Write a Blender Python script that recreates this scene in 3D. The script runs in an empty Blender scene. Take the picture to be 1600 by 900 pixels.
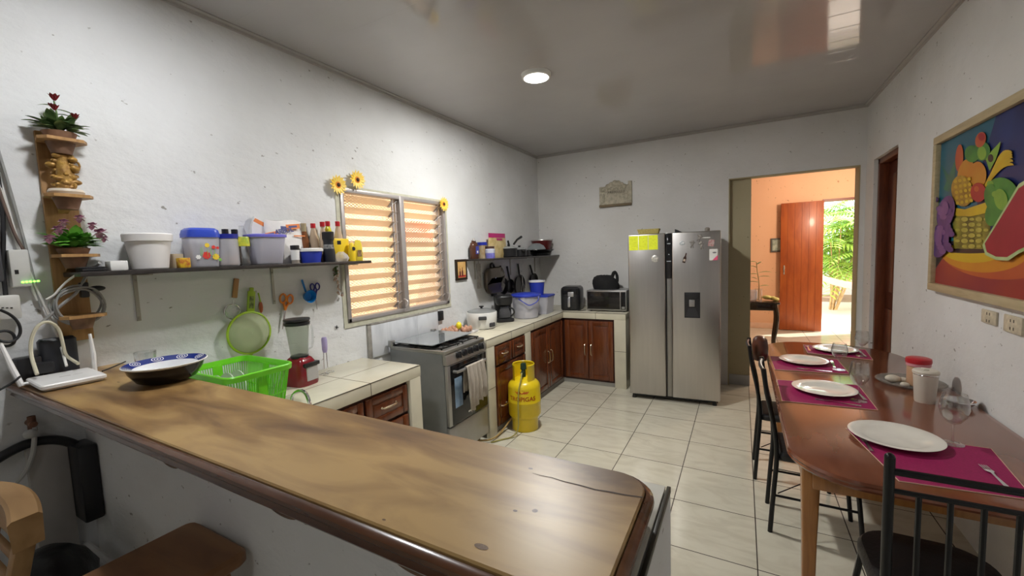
import bpy, bmesh, math, random
from mathutils import Vector, Matrix
random.seed(7)
PI = math.pi
D = bpy.data
C = bpy.context.scene.collection
sc = bpy.context.scene

# ------------------------------------------------------------------ camera
F_PX = 652.9
YAW, PIT, ROLL = -0.504217, 0.081264, 0.0373
CAM = Vector((0.0, 0.0, 1.62))
cy_, sy_ = math.cos(YAW), math.sin(YAW)
fwd = Vector((sy_*math.cos(PIT), cy_*math.cos(PIT), -math.sin(PIT)))
rgt0 = Vector((cy_, -sy_, 0.0))
dwn0 = fwd.cross(rgt0)
rgt = rgt0*math.cos(ROLL) + dwn0*math.sin(ROLL)
dwn = dwn0*math.cos(ROLL) - rgt0*math.sin(ROLL)
cam_d = D.cameras.new('camera')
cam_d.sensor_width = 36.0
cam_d.lens = F_PX/1600*36
cam_d.clip_start = 0.02
cam = D.objects.new('camera', cam_d); C.objects.link(cam)
cam.matrix_world = Matrix(((rgt.x, -dwn.x, -fwd.x, CAM.x), (rgt.y, -dwn.y, -fwd.y, CAM.y), (rgt.z, -dwn.z, -fwd.z, CAM.z), (0, 0, 0, 1)))
sc.camera = cam

# ------------------------------------------------------------------ light
sc.view_settings.view_transform = 'Standard'
sc.view_settings.look = 'None'
sc.view_settings.gamma = 1.0
sc.view_settings.use_curve_mapping = False
sc.view_settings.exposure = -0.08
world = D.worlds.new('sky'); sc.world = world; world.use_nodes = True
bg = world.node_tree.nodes['Background']
bg.inputs[0].default_value = (0.86, 0.93, 1.0, 1)
bg.inputs[1].default_value = 4.2

def light(name, kind, loc, energy, color, size=0.1, rot=(0, 0, 0), **kw):
    l = D.lights.new(name, kind); l.energy = energy; l.color = color
    if kind == 'AREA': l.shape = 'DISK'; l.size = size
    elif kind == 'POINT': l.shadow_soft_size = size
    elif kind == 'SUN': l.angle = size
    o = D.objects.new(name, l); o.location = loc; o.rotation_euler = rot; C.objects.link(o)
    for k, v in kw.items(): setattr(l, k, v)
    return o
LAMP1, LAMP2, LAMP_FILL = (-1.35, 2.94), (-1.6, 0.72), (-0.3, -1.6)
SUN_D = Vector((-0.50, -0.32, -0.80)).normalized()
o_sun = light('sunlight', 'SUN', (6, 16, 10), 9.0, (1.0, 0.93, 0.82), 0.01)
o_sun.rotation_euler = SUN_D.to_track_quat('-Z', 'Y').to_euler()
light('lamp_light_kitchen', 'AREA', (LAMP1[0], LAMP1[1], 2.912), 50, (1.0, 0.985, 0.94), 0.17)
light('lamp_light_bar', 'AREA', (LAMP2[0], LAMP2[1], 2.912), 19, (0.97, 0.985, 1.0), 0.17)
light('added_fill_rear', 'AREA', (LAMP_FILL[0], LAMP_FILL[1], 2.912), 6, (0.98, 0.985, 1.0), 0.17)  # added fill from an unseen lamp behind the camera, evens out the light
light('added_fill_living', 'POINT', (1.6, 7.6, 2.5), 120, (1.0, 0.80, 0.62), 0.12)  # added warm fill that brightens the living room, no fixture built

# ------------------------------------------------------------------ materials
MC = {}
def nn(t, kind, **kw):
    n = t.nodes.new(kind)
    for k, v in kw.items(): setattr(n, k, v)
    return n
def mat(name, col, rough=0.5, metal=0.0, spec=None, trans=0.0, ior=1.45, emit=None, es=0.0, alpha=1.0, coat=0.0,
        nscale=0, namt=0.0, bump=0.0, bscale=60, stretch=(1, 1, 1), col2=None, sub=0.0, detail=4):
    if name in MC: return MC[name]
    m = D.materials.new(name); m.use_nodes = True; t = m.node_tree
    p = t.nodes['Principled BSDF']
    c = (*col, 1)
    p.inputs['Base Color'].default_value = c
    p.inputs['Roughness'].default_value = rough
    p.inputs['Metallic'].default_value = metal
    p.inputs['IOR'].default_value = ior
    p.inputs['Transmission Weight'].default_value = trans
    p.inputs['Alpha'].default_value = alpha
    p.inputs['Coat Weight'].default_value = coat
    if spec is not None: p.inputs['Specular IOR Level'].default_value = spec
    if emit: p.inputs['Emission Color'].default_value = (*emit, 1); p.inputs['Emission Strength'].default_value = es
    if sub: p.inputs['Subsurface Weight'].default_value = sub; p.inputs['Subsurface Radius'].default_value = (0.02, 0.02, 0.02)
    tc = nn(t, 'ShaderNodeTexCoord'); mp = nn(t, 'ShaderNodeMapping'); mp.inputs['Scale'].default_value = stretch
    t.links.new(tc.outputs['Object'], mp.inputs[0])
    if not nscale: nscale = 12; namt = namt or 0.04
    nz = nn(t, 'ShaderNodeTexNoise'); nz.inputs['Scale'].default_value = nscale; nz.inputs['Detail'].default_value = detail
    t.links.new(mp.outputs[0], nz.inputs['Vector'])
    cr = nn(t, 'ShaderNodeValToRGB')
    a = col2 if col2 else tuple(x*(1-namt) for x in col)
    b = col if col2 else tuple(min(1, x*(1+namt)) for x in col)
    cr.color_ramp.elements[0].position = 0.32; cr.color_ramp.elements[1].position = 0.68
    cr.color_ramp.elements[0].color = (*a, 1); cr.color_ramp.elements[1].color = (*b, 1)
    t.links.new(nz.outputs[0], cr.inputs[0]); t.links.new(cr.outputs[0], p.inputs['Base Color'])
    if bump:
        n2 = nn(t, 'ShaderNodeTexNoise'); n2.inputs['Scale'].default_value = bscale; n2.inputs['Detail'].default_value = 5
        t.links.new(mp.outputs[0], n2.inputs['Vector'])
        bp = nn(t, 'ShaderNodeBump'); bp.inputs['Strength'].default_value = bump; bp.inputs['Distance'].default_value = 0.01
        t.links.new(n2.outputs[0], bp.inputs['Height']); t.links.new(bp.outputs[0], p.inputs['Normal'])
    MC[name] = m
    return m

def wood(name, dark, mid, lightc, axis=0, scale=6, rough=0.35, coat=0.0, stretch=9, contrast=(0.3, 0.5, 0.72), bump=0.05):
    if name in MC: return MC[name]
    m = D.materials.new(name); m.use_nodes = True; t = m.node_tree; p = t.nodes['Principled BSDF']
    p.inputs['Roughness'].default_value = rough; p.inputs['Coat Weight'].default_value = coat; p.inputs['Coat Roughness'].default_value = 0.12
    tc = nn(t, 'ShaderNodeTexCoord'); mp = nn(t, 'ShaderNodeMapping')
    s = [stretch]*3; s[axis] = 1.0
    mp.inputs['Scale'].default_value = s
    t.links.new(tc.outputs['Object'], mp.inputs[0])
    n1 = nn(t, 'ShaderNodeTexNoise'); n1.inputs['Scale'].default_value = scale; n1.inputs['Detail'].default_value = 6; n1.inputs['Distortion'].default_value = 0.6
    n2 = nn(t, 'ShaderNodeTexNoise'); n2.inputs['Scale'].default_value = scale*0.35; n2.inputs['Detail'].default_value = 2
    t.links.new(mp.outputs[0], n1.inputs['Vector']); t.links.new(tc.outputs['Object'], n2.inputs['Vector'])
    mx = nn(t, 'ShaderNodeMath', operation='MULTIPLY_ADD'); mx.inputs[1].default_value = 0.42
    t.links.new(n2.outputs[0], mx.inputs[0])
    m2 = nn(t, 'ShaderNodeMath', operation='MULTIPLY'); m2.inputs[1].default_value = 0.60
    t.links.new(n1.outputs[0], m2.inputs[0]); t.links.new(m2.outputs[0], mx.inputs[2])
    cr = nn(t, 'ShaderNodeValToRGB'); e = cr.color_ramp.elements
    e[0].position = contrast[0]; e[0].color = (*dark, 1); e[1].position = contrast[2]; e[1].color = (*lightc, 1)
    k = e.new(contrast[1]); k.color = (*mid, 1)
    t.links.new(mx.outputs[0], cr.inputs[0]); t.links.new(cr.outputs[0], p.inputs['Base Color'])
    bp = nn(t, 'ShaderNodeBump'); bp.inputs['Strength'].default_value = bump; bp.inputs['Distance'].default_value = 0.004
    t.links.new(n1.outputs[0], bp.inputs['Height']); t.links.new(bp.outputs[0], p.inputs['Normal'])
    MC[name] = m
    return m

def tiles(name, c1, c2, grout, size, origin, mortar=0.004, rough=0.15, axes=(0, 1), nscale=3.0):
    m = D.materials.new(name); m.use_nodes = True; t = m.node_tree; p = t.nodes['Principled BSDF']
    tc = nn(t, 'ShaderNodeTexCoord'); sp = nn(t, 'ShaderNodeSeparateXYZ'); t.links.new(tc.outputs['Object'], sp.inputs[0])
    facs = []; cells = []
    for i, ax in enumerate(axes):
        s = nn(t, 'ShaderNodeMath', operation='SUBTRACT'); s.inputs[1].default_value = origin[i]; t.links.new(sp.outputs[ax], s.inputs[0])
        d = nn(t, 'ShaderNodeMath', operation='DIVIDE'); d.inputs[1].default_value = size[i]; t.links.new(s.outputs[0], d.inputs[0])
        a = nn(t, 'ShaderNodeMath', operation='PINGPONG'); a.inputs[1].default_value = 0.5; t.links.new(d.outputs[0], a.inputs[0])
        g = nn(t, 'ShaderNodeMath', operation='GREATER_THAN'); g.inputs[1].default_value = mortar/size[i]; t.links.new(a.outputs[0], g.inputs[0])
        fl = nn(t, 'ShaderNodeMath', operation='FLOOR'); t.links.new(d.outputs[0], fl.inputs[0])
        facs.append(g); cells.append(fl)
    mul = nn(t, 'ShaderNodeMath', operation='MULTIPLY'); t.links.new(facs[0].outputs[0], mul.inputs[0]); t.links.new(facs[1].outputs[0], mul.inputs[1])
    cb = nn(t, 'ShaderNodeCombineXYZ'); t.links.new(cells[0].outputs[0], cb.inputs[0]); t.links.new(cells[1].outputs[0], cb.inputs[1])
    sc_ = nn(t, 'ShaderNodeVectorMath', operation='SCALE'); sc_.inputs['Scale'].default_value = 7.3; t.links.new(cb.outputs[0], sc_.inputs[0])
    ad = nn(t, 'ShaderNodeVectorMath', operation='ADD'); t.links.new(sc_.outputs[0], ad.inputs[0]); t.links.new(tc.outputs['Object'], ad.inputs[1])
    nz = nn(t, 'ShaderNodeTexNoise'); nz.inputs['Scale'].default_value = nscale; nz.inputs['Detail'].default_value = 7; nz.inputs['Distortion'].default_value = 1.6
    mp = nn(t, 'ShaderNodeMapping'); mp.inputs['Rotation'].default_value = (0.3, 0.2, 0.7); mp.inputs['Scale'].default_value = (1, 2.6, 1)
    t.links.new(ad.outputs[0], mp.inputs[0]); t.links.new(mp.outputs[0], nz.inputs['Vector'])
    cr = nn(t, 'ShaderNodeValToRGB'); e = cr.color_ramp.elements
    e[0].position = 0.33; e[0].color = (*c2, 1); e[1].position = 0.56; e[1].color = (*c1, 1)
    t.links.new(nz.outputs[0], cr.inputs[0])
    mix = nn(t, 'ShaderNodeMix', data_type='RGBA'); mix.inputs[6].default_value = (*grout, 1)
    t.links.new(mul.outputs[0], mix.inputs[0]); t.links.new(cr.outputs[0], mix.inputs[7]); t.links.new(mix.outputs[2], p.inputs['Base Color'])
    rr = nn(t, 'ShaderNodeMapRange'); rr.inputs[3].default_value = 0.8; rr.inputs[4].default_value = rough
    t.links.new(mul.outputs[0], rr.inputs[0]); t.links.new(rr.outputs[0], p.inputs['Roughness'])
    bp = nn(t, 'ShaderNodeBump'); bp.inputs['Strength'].default_value = 0.4; bp.inputs['Distance'].default_value = 0.003
    t.links.new(mul.outputs[0], bp.inputs['Height']); t.links.new(bp.outputs[0], p.inputs['Normal'])
    MC[name] = m
    return m

def plaster(name, base, dirt, bump=0.6, scale=7):
    m = D.materials.new(name); m.use_nodes = True; t = m.node_tree; p = t.nodes['Principled BSDF']
    p.inputs['Roughness'].default_value = 0.75; p.inputs['Specular IOR Level'].default_value = 0.25
    tc = nn(t, 'ShaderNodeTexCoord')
    n1 = nn(t, 'ShaderNodeTexNoise'); n1.inputs['Scale'].default_value = 1.6; n1.inputs['Detail'].default_value = 8
    t.links.new(tc.outputs['Object'], n1.inputs['Vector'])
    cr = nn(t, 'ShaderNodeValToRGB'); e = cr.color_ramp.elements
    e[0].position = 0.3; e[0].color = (*dirt, 1); e[1].position = 0.62; e[1].color = (*base, 1)
    t.links.new(n1.outputs[0], cr.inputs[0])
    # sparse chips and nicks
    mp = nn(t, 'ShaderNodeMapping'); mp.inputs['Scale'].default_value = (1, 0.75, 1.2); t.links.new(tc.outputs['Object'], mp.inputs[0])
    n3 = nn(t, 'ShaderNodeTexNoise'); n3.inputs['Scale'].default_value = 26; n3.inputs['Detail'].default_value = 3; t.links.new(mp.outputs[0], n3.inputs['Vector'])
    c3 = nn(t, 'ShaderNodeValToRGB'); e3 = c3.color_ramp.elements
    e3[0].position = 0.69; e3[0].color = (0, 0, 0, 1); e3[1].position = 0.74; e3[1].color = (1, 1, 1, 1)
    t.links.new(n3.outputs[0], c3.inputs[0])
    mix = nn(t, 'ShaderNodeMix', data_type='RGBA'); mix.inputs[7].default_value = (dirt[0]*0.45, dirt[1]*0.43, dirt[2]*0.4, 1)
    t.links.new(c3.outputs[0], mix.inputs[0]); t.links.new(cr.outputs[0], mix.inputs[6]); t.links.new(mix.outputs[2], p.inputs['Base Color'])
    n2 = nn(t, 'ShaderNodeTexNoise'); n2.inputs['Scale'].default_value = scale; n2.inputs['Detail'].default_value = 7; n2.inputs['Roughness'].default_value = 0.55
    t.links.new(mp.outputs[0], n2.inputs['Vector'])
    bp = nn(t, 'ShaderNodeBump'); bp.inputs['Strength'].default_value = bump; bp.inputs['Distance'].default_value = 0.02
    t.links.new(n2.outputs[0], bp.inputs['Height']); t.links.new(bp.outputs[0], p.inputs['Normal'])
    MC[name] = m
    return m

def glassmat(name, tint=(0.97, 0.98, 0.98), rough=0.02, fac=0.0):
    m = D.materials.new(name); m.use_nodes = True; t = m.node_tree
    for n in list(t.nodes):
        if n.type == 'BSDF_PRINCIPLED': t.nodes.remove(n)
    tr = nn(t, 'ShaderNodeBsdfTransparent'); tr.inputs[0].default_value = (*tint, 1)
    gl = nn(t, 'ShaderNodeBsdfAnisotropic'); gl.inputs['Roughness'].default_value = rough
    lw = nn(t, 'ShaderNodeLayerWeight'); fr = nn(t, 'ShaderNodeMath', operation='POWER'); fr.inputs[1].default_value = 2.2
    t.links.new(lw.outputs['Facing'], fr.inputs[0])
    ad = nn(t, 'ShaderNodeMath', operation='MULTIPLY_ADD', use_clamp=True); ad.inputs[1].default_value = 0.75; ad.inputs[2].default_value = 0.10+fac
    mx = nn(t, 'ShaderNodeMixShader')
    t.links.new(fr.outputs[0], ad.inputs[0]); t.links.new(ad.outputs[0], mx.inputs[0])
    t.links.new(tr.outputs[0], mx.inputs[1]); t.links.new(gl.outputs[0], mx.inputs[2]); t.links.new(mx.outputs[0], t.nodes['Material Output'].inputs[0])
    MC[name] = m
    return m
def clearmat(name, tint, rough=0.05, fac=0.25, dif=(0.8, 0.8, 0.85)):
    # thin clear plastic or glass: see-through with a soft body colour and a gloss on top
    m = D.materials.new(name); m.use_nodes = True; t = m.node_tree
    for n in list(t.nodes):
        if n.type == 'BSDF_PRINCIPLED': t.nodes.remove(n)
    out = t.nodes['Material Output']
    tr = nn(t, 'ShaderNodeBsdfTransparent'); tr.inputs[0].default_value = (*tint, 1)
    pr = nn(t, 'ShaderNodeBsdfPrincipled'); pr.inputs['Base Color'].default_value = (*dif, 1); pr.inputs['Roughness'].default_value = rough
    tb = nn(t, 'ShaderNodeBsdfTranslucent'); tb.inputs[0].default_value = (*dif, 1)
    body = nn(t, 'ShaderNodeMixShader'); body.inputs[0].default_value = 0.2
    t.links.new(pr.outputs[0], body.inputs[1]); t.links.new(tb.outputs[0], body.inputs[2])
    mx = nn(t, 'ShaderNodeMixShader')
    lw = nn(t, 'ShaderNodeLayerWeight'); fr = nn(t, 'ShaderNodeMath', operation='POWER'); fr.inputs[1].default_value = 4.0
    t.links.new(lw.outputs['Facing'], fr.inputs[0])
    ad = nn(t, 'ShaderNodeMath', operation='MULTIPLY_ADD', use_clamp=True); ad.inputs[1].default_value = 0.6; ad.inputs[2].default_value = fac
    t.links.new(fr.outputs[0], ad.inputs[0]); t.links.new(ad.outputs[0], mx.inputs[0])
    t.links.new(tr.outputs[0], mx.inputs[1]); t.links.new(body.outputs[0], mx.inputs[2]); t.links.new(mx.outputs[0], out.inputs[0])
    MC[name] = m
    return m

# ------------------------------------------------------------------ mesh builder
class B:
    def __init__(s): s.v = []; s.f = []; s.m = []
    def add(s, v, f, m=0, M=None):
        o = len(s.v)
        s.v += [tuple(M @ Vector(p)) for p in v] if M is not None else [tuple(p) for p in v]
        s.f += [tuple(i+o for i in q) for q in f]; s.m += [m]*len(f)
        return s
    def box(s, x0, x1, y0, y1, z0, z1, bev=0.0, m=0, M=None, seg=2):
        if x1 < x0: x0, x1 = x1, x0
        if y1 < y0: y0, y1 = y1, y0
        if z1 < z0: z0, z1 = z1, z0
        if bev <= 0:
            v = [(x0, y0, z0), (x1, y0, z0), (x1, y1, z0), (x0, y1, z0), (x0, y0, z1), (x1, y0, z1), (x1, y1, z1), (x0, y1, z1)]
            f = [(0, 3, 2, 1), (4, 5, 6, 7), (0, 1, 5, 4), (1, 2, 6, 5), (2, 3, 7, 6), (3, 0, 4, 7)]
            return s.add(v, f, m, M)
        b = bmesh.new(); bmesh.ops.create_cube(b, size=1)
        for q in b.verts: q.co = Vector(((x0+x1)/2+q.co.x*(x1-x0), (y0+y1)/2+q.co.y*(y1-y0), (z0+z1)/2+q.co.z*(z1-z0)))
        bev = min(bev, (x1-x0)*0.49, (y1-y0)*0.49, (z1-z0)*0.49)
        bmesh.ops.bevel(b, geom=list(b.edges), offset=bev, segments=seg, affect='EDGES', profile=0.5)
        b.verts.index_update()
        s.add([q.co.copy() for q in b.verts], [[q.index for q in f.verts] for f in b.faces], m, M); b.free()
        return s
    def loft(s, rings, m=0, cap0=True, cap1=True, M=None, closed=True):
        n = len(rings[0]); v = [p for r in rings for p in r]; f = []
        for k in range(len(rings)-1):
            for i in range(n if closed else n-1):
                j = (i+1) % n
                f.append((k*n+i, k*n+j, (k+1)*n+j, (k+1)*n+i))
        if cap0: f.append(tuple(reversed(range(n))))
        if cap1: f.append(tuple(range((len(rings)-1)*n, len(rings)*n)))
        return s.add(v, f, m, M)
    def lathe(s, prof, c=(0, 0, 0), n=24, m=0, M=None, sx=1.0, sy=1.0):
        # prof = (r, z) from bottom to top; r = 0 closes
        rings = []
        for r, z in prof:
            r = max(r, 1e-4)
            rings.append([(c[0]+sx*r*math.cos(2*PI*i/n), c[1]+sy*r*math.sin(2*PI*i/n), c[2]+z) for i in range(n)])
        return s.loft(rings, m, prof[0][0] <= 1e-4 or True, prof[-1][0] <= 1e-4 or True, M)
    def shell(s, prof, c=(0, 0, 0), n=24, m=0, M=None, sx=1.0, sy=1.0):
        # open surface of revolution without caps (profile goes out and back in for thickness)
        rings = [[(c[0]+sx*max(r, 1e-4)*math.cos(2*PI*i/n), c[1]+sy*max(r, 1e-4)*math.sin(2*PI*i/n), c[2]+z) for i in range(n)] for r, z in prof]
        return s.loft(rings, m, False, False, M)
    def cyl(s, p, q, r, r2=None, n=16, m=0):
        p, q = Vector(p), Vector(q); d = (q-p).normalized()
        a = d.orthogonal().normalized(); b = d.cross(a); r2 = r if r2 is None else r2
        ring = lambda o, R: [tuple(o+a*R*math.cos(2*PI*i/n)+b*R*math.sin(2*PI*i/n)) for i in range(n)]
        return s.loft([ring(p, r), ring(q, r2)], m)
    def tube(s, pts, r, n=8, m=0, closed=False, smooth=0):
        P = [Vector(p) for p in pts]
        for _ in range(smooth):
            Q = []
            L = len(P)
            rng = range(L) if closed else range(L-1)
            if not closed: Q.append(P[0])
            for i in rng:
                a, b = P[i], P[(i+1) % L]
                Q.append(a*0.75+b*0.25); Q.append(a*0.25+b*0.75)
            if not closed: Q.append(P[-1])
            P = Q
        L = len(P); rings = []; up = None
        for i in range(L):
            if closed: d = (P[(i+1) % L]-P[i-1])
            else: d = (P[min(i+1, L-1)]-P[max(i-1, 0)])
            if d.length < 1e-9: d = Vector((0, 0, 1))
            d.normalize()
            if up is None: up = d.orthogonal().normalized()
            up = (up-d*up.dot(d))
            if up.length < 1e-6: up = d.orthogonal()
            up.normalize(); w = d.cross(up)
            R = r[i*len(r)//L] if isinstance(r, (list, tuple)) else r
            rings.append([tuple(P[i]+up*R*math.cos(2*PI*k/n)+w*R*math.sin(2*PI*k/n)) for k in range(n)])
        if closed: rings.append(rings[0]); return s.loft(rings, m, False, False)
        return s.loft(rings, m)
    def prism(s, poly, lo, hi, axis='z', m=0, M=None):
        # poly in the two other axes: z->(x,y)  y->(x,z)  x->(y,z)
        def P(a, b, c):
            return (a, b, c) if axis == 'z' else ((a, c, b) if axis == 'y' else (c, a, b))
        return s.loft([[P(a, b, lo) for a, b in poly], [P(a, b, hi) for a, b in poly]], m, M=M)
    def ball(s, c, r, n=12, m=0, M=None, k=8):
        if not isinstance(r, (tuple, list)): r = (r, r, r)
        rings = []
        for j in range(k+1):
            t = -PI/2+PI*j/k
            rr = max(math.cos(t), 1e-3)
            rings.append([(c[0]+r[0]*rr*math.cos(2*PI*i/n), c[1]+r[1]*rr*math.sin(2*PI*i/n), c[2]+r[2]*math.sin(t)) for i in range(n)])
        return s.loft(rings, m, M=M)
    def quad(s, a, b, c, d, m=0): return s.add([a, b, c, d], [(0, 1, 2, 3)], m)
    def move(s, M): s.v = [tuple(M @ Vector(p)) for p in s.v]; return s

def rrect(x0, x1, y0, y1, r, n=5, z=None):
    # rounded rectangle, r = one radius or (x1y0, x1y1, x0y1, x0y0)
    R = r if isinstance(r, (tuple, list)) else (r,)*4
    out = []
    for (cx, cy, rr, a0) in ((x1, y0, R[0], -PI/2), (x1, y1, R[1], 0), (x0, y1, R[2], PI/2), (x0, y0, R[3], PI)):
        rr = max(rr, 1e-4); ox = cx-rr if cx == x1 else cx+rr; oy = cy-rr if cy == y1 else cy+rr
        for i in range(n+1):
            a = a0+PI/2*i/n
            out.append((ox+rr*math.cos(a), oy+rr*math.sin(a)) if z is None else (ox+rr*math.cos(a), oy+rr*math.sin(a), z))
    return out
def rbox(b, x0, x1, y0, y1, prof, r, m=0, n=5, cap0=True, cap1=True, M=None):
    # prof = list of (inset, z): rounded box with stepped or tapered sides
    R = r if isinstance(r, (tuple, list)) else (r,)*4
    rings = [rrect(x0+i, x1-i, y0+i, y1-i, tuple(max(q-i, 0.001) for q in R), n, z) for i, z in prof]
    return b.loft(rings, m, cap0, cap1, M)

def RZ(a): return Matrix.Rotation(a, 4, 'Z')
def RX(a): return Matrix.Rotation(a, 4, 'X')
def RY(a): return Matrix.Rotation(a, 4, 'Y')
def T(x, y, z): return Matrix.Translation((x, y, z))

def mk(b, name, mats, parent=None, loc=None, world=False, flat=False, ang=35):
    """link a builder as ONE mesh object; world=True: vertices are in world space"""
    if not isinstance(mats, (list, tuple)): mats = [mats]
    org = Vector((0, 0, 0))
    if world:
        p = parent
        while p is not None: org = org+Vector(p.location); p = p.parent
        if loc is not None and parent is None: org = Vector(loc)
    me = D.meshes.new(name)
    me.from_pydata([tuple(Vector(q)-org) for q in b.v] if world else b.v, [], b.f)
    for q in mats: me.materials.append(q)
    me.polygons.foreach_set('material_index', b.m)
    bm = bmesh.new(); bm.from_mesh(me); bmesh.ops.recalc_face_normals(bm, faces=bm.faces); bm.to_mesh(me); bm.free()
    if not flat:
        me.polygons.foreach_set('use_smooth', [True]*len(me.polygons))
        me.set_sharp_from_angle(angle=math.radians(ang))
    me.update()
    o = D.objects.new(name, me); C.objects.link(o); o.parent = parent
    if loc is not None and parent is None: o.location = loc
    return o
def tag(o, label, cat, group=None, kind=None):
    o['label'] = label; o['category'] = cat
    if group: o['group'] = group
    if kind: o['kind'] = kind
    return o
def thing(name, label, cat, loc=(0, 0, 0), rot=(0, 0, 0), group=None):
    o = D.objects.new(name, None); C.objects.link(o); o.empty_display_size = 0.05
    o.location = loc; o.rotation_euler = rot
    return tag(o, label, cat, group)
def struct(name, b, m, **kw):
    o = mk(b, name, m, **kw); o['kind'] = 'structure'; return o
def dup(root, loc, rot=None, label=None, group=None):
    def cp(o, par):
        c = o.copy(); C.objects.link(c); c.parent = par
        for ch in o.children: cp(ch, c)
        return c
    r = cp(root, None); r.location = loc
    if rot is not None: r.rotation_euler = rot
    if label: r['label'] = label
    if group: r['group'] = group
    return r
def textmesh(txt, size, thick=0.0005, bold=0.0):
    cu = D.curves.new('letters', 'FONT'); cu.body = txt; cu.size = size; cu.extrude = thick; cu.align_x = 'CENTER'; cu.align_y = 'CENTER'; cu.offset = bold
    o = D.objects.new('letters', cu); C.objects.link(o)
    bpy.context.view_layer.update()
    me = D.meshes.new_from_object(o)
    b = B(); b.add([tuple(v.co) for v in me.vertices], [tuple(p.vertices) for p in me.polygons])
    D.objects.remove(o); D.meshes.remove(me); D.curves.remove(cu)
    return b
def at(px, py, axis, val):
    """point of the photograph on a real plane of the room"""
    d = rgt*((px-800)/F_PX)+dwn*((py-450)/F_PX)+fwd
    i = 'xyz'.index(axis)
    return CAM+d*((val-CAM[i])/d[i])

# shared materials
M_white = plaster('wall_plaster_white', (0.755, 0.765, 0.775), (0.67, 0.675, 0.67), 0.9, 5)
M_white2 = plaster('wall_plaster_plain', (0.76, 0.755, 0.75), (0.68, 0.67, 0.655), 0.3, 12)
M_beige = plaster('wall_plaster_beige', (0.47, 0.42, 0.28), (0.43, 0.38, 0.25), 0.15, 12)
M_peach = plaster('wall_plaster_peach', (0.86, 0.50, 0.30), (0.84, 0.47, 0.28), 0.1, 12)
M_black = mat('black_plastic', (0.018, 0.018, 0.02), 0.35)
M_blackm = mat('black_metal', (0.012, 0.012, 0.013), 0.28, 0.3)
M_wp = mat('white_plastic', (0.82, 0.82, 0.80), 0.35)
M_chrome = mat('chrome', (0.75, 0.75, 0.76), 0.15, 1.0)
M_steel = mat('brushed_steel', (0.52, 0.50, 0.485), 0.30, 1.0, nscale=40, namt=0.03, stretch=(1, 1, 0.05))
M_cab = wood('cabinet_wood', (0.085, 0.020, 0.007), (0.135, 0.034, 0.010), (0.19, 0.052, 0.014), axis=2, scale=7, rough=0.25, coat=0.4, stretch=5)
M_dkcab = mat('cabinet_recess', (0.05, 0.014, 0.008), 0.5)
M_tilec = mat('counter_tile', (0.66, 0.62, 0.49), 0.2, nscale=5, namt=0.06)
M_grout = mat('tile_joint', (0.10, 0.085, 0.065), 0.8)
M_glass = glassmat('clear_glass')
M_clear = clearmat('clear_plastic', (0.97, 0.97, 0.985), 0.2, 0.33, (0.95, 0.95, 1.0))
M_blue = mat('blue_plastic', (0.03, 0.055, 0.45), 0.3)
M_red = mat('red_plastic', (0.50, 0.02, 0.03), 0.3)
M_yel = mat('yellow_label', (0.85, 0.60, 0.02), 0.4)
# ------------------------------------------------------------------ the room
XL, XR, YB, ZC, YF = -2.50, 1.07, 5.38, 2.945, -3.2
M_floor = tiles('floor_tiles', (0.66, 0.625, 0.51), (0.58, 0.54, 0.43), (0.04, 0.028, 0.02), (0.455, 0.455), (0.08, 3.655), 0.0028, 0.10)
struct('floor', B().box(-2.7, 5.0, YF-0.1, 9.45, -0.1, 0), M_floor)
# glossy plastic ceiling boards with thin joints
mc_ = mat('ceiling_boards', (0.45, 0.435, 0.43), 0.07, nscale=1.2, namt=0.05)
def ceil_joints(m):
    t = m.node_tree; p = t.nodes['Principled BSDF']
    tc = nn(t, 'ShaderNodeTexCoord'); sp = nn(t, 'ShaderNodeSeparateXYZ'); t.links.new(tc.outputs['Object'], sp.inputs[0])
    d = nn(t, 'ShaderNodeMath', operation='DIVIDE'); d.inputs[1].default_value = 0.2; t.links.new(sp.outputs[1], d.inputs[0])
    a = nn(t, 'ShaderNodeMath', operation='PINGPONG'); a.inputs[1].default_value = 0.5; t.links.new(d.outputs[0], a.inputs[0])
    g = nn(t, 'ShaderNodeMapRange'); g.inputs[1].default_value = 0.0; g.inputs[2].default_value = 0.02; t.links.new(a.outputs[0], g.inputs[0])
    w = nn(t, 'ShaderNodeTexNoise'); w.inputs['Scale'].default_value = 2.0
    mp = nn(t, 'ShaderNodeMapping'); mp.inputs['Scale'].default_value = (0.4, 8, 1); t.links.new(tc.outputs['Object'], mp.inputs[0]); t.links.new(mp.outputs[0], w.inputs['Vector'])
    ad = nn(t, 'ShaderNodeMath', operation='MULTIPLY_ADD'); ad.inputs[1].default_value = 0.25; t.links.new(w.outputs[0], ad.inputs[0]); t.links.new(g.outputs[0], ad.inputs[2])
    bp = nn(t, 'ShaderNodeBump'); bp.inputs['Strength'].default_value = 0.12; bp.inputs['Distance'].default_value = 0.003
    t.links.new(ad.outputs[0], bp.inputs['Height']); t.links.new(bp.outputs[0], p.inputs['Normal'])
ceil_joints(mc_)
struct('ceiling', B().box(-2.7, XR+0.15, YF-0.1, YB+0.2, ZC, ZC+0.1), mc_)
# left wall with the window hole
WY0, WY1, WZ0, WZ1 = 2.05, 3.245, 1.165, 2.135
b = B()
b.box(XL-0.15, XL, YF, WY0, 0, ZC).box(XL-0.15, XL, WY1, YB+0.15, 0, ZC)
b.box(XL-0.15, XL, WY0, WY1, 0, WZ0).box(XL-0.15, XL, WY0, WY1, WZ1, ZC)
struct('wall_left', b, M_white)
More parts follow.
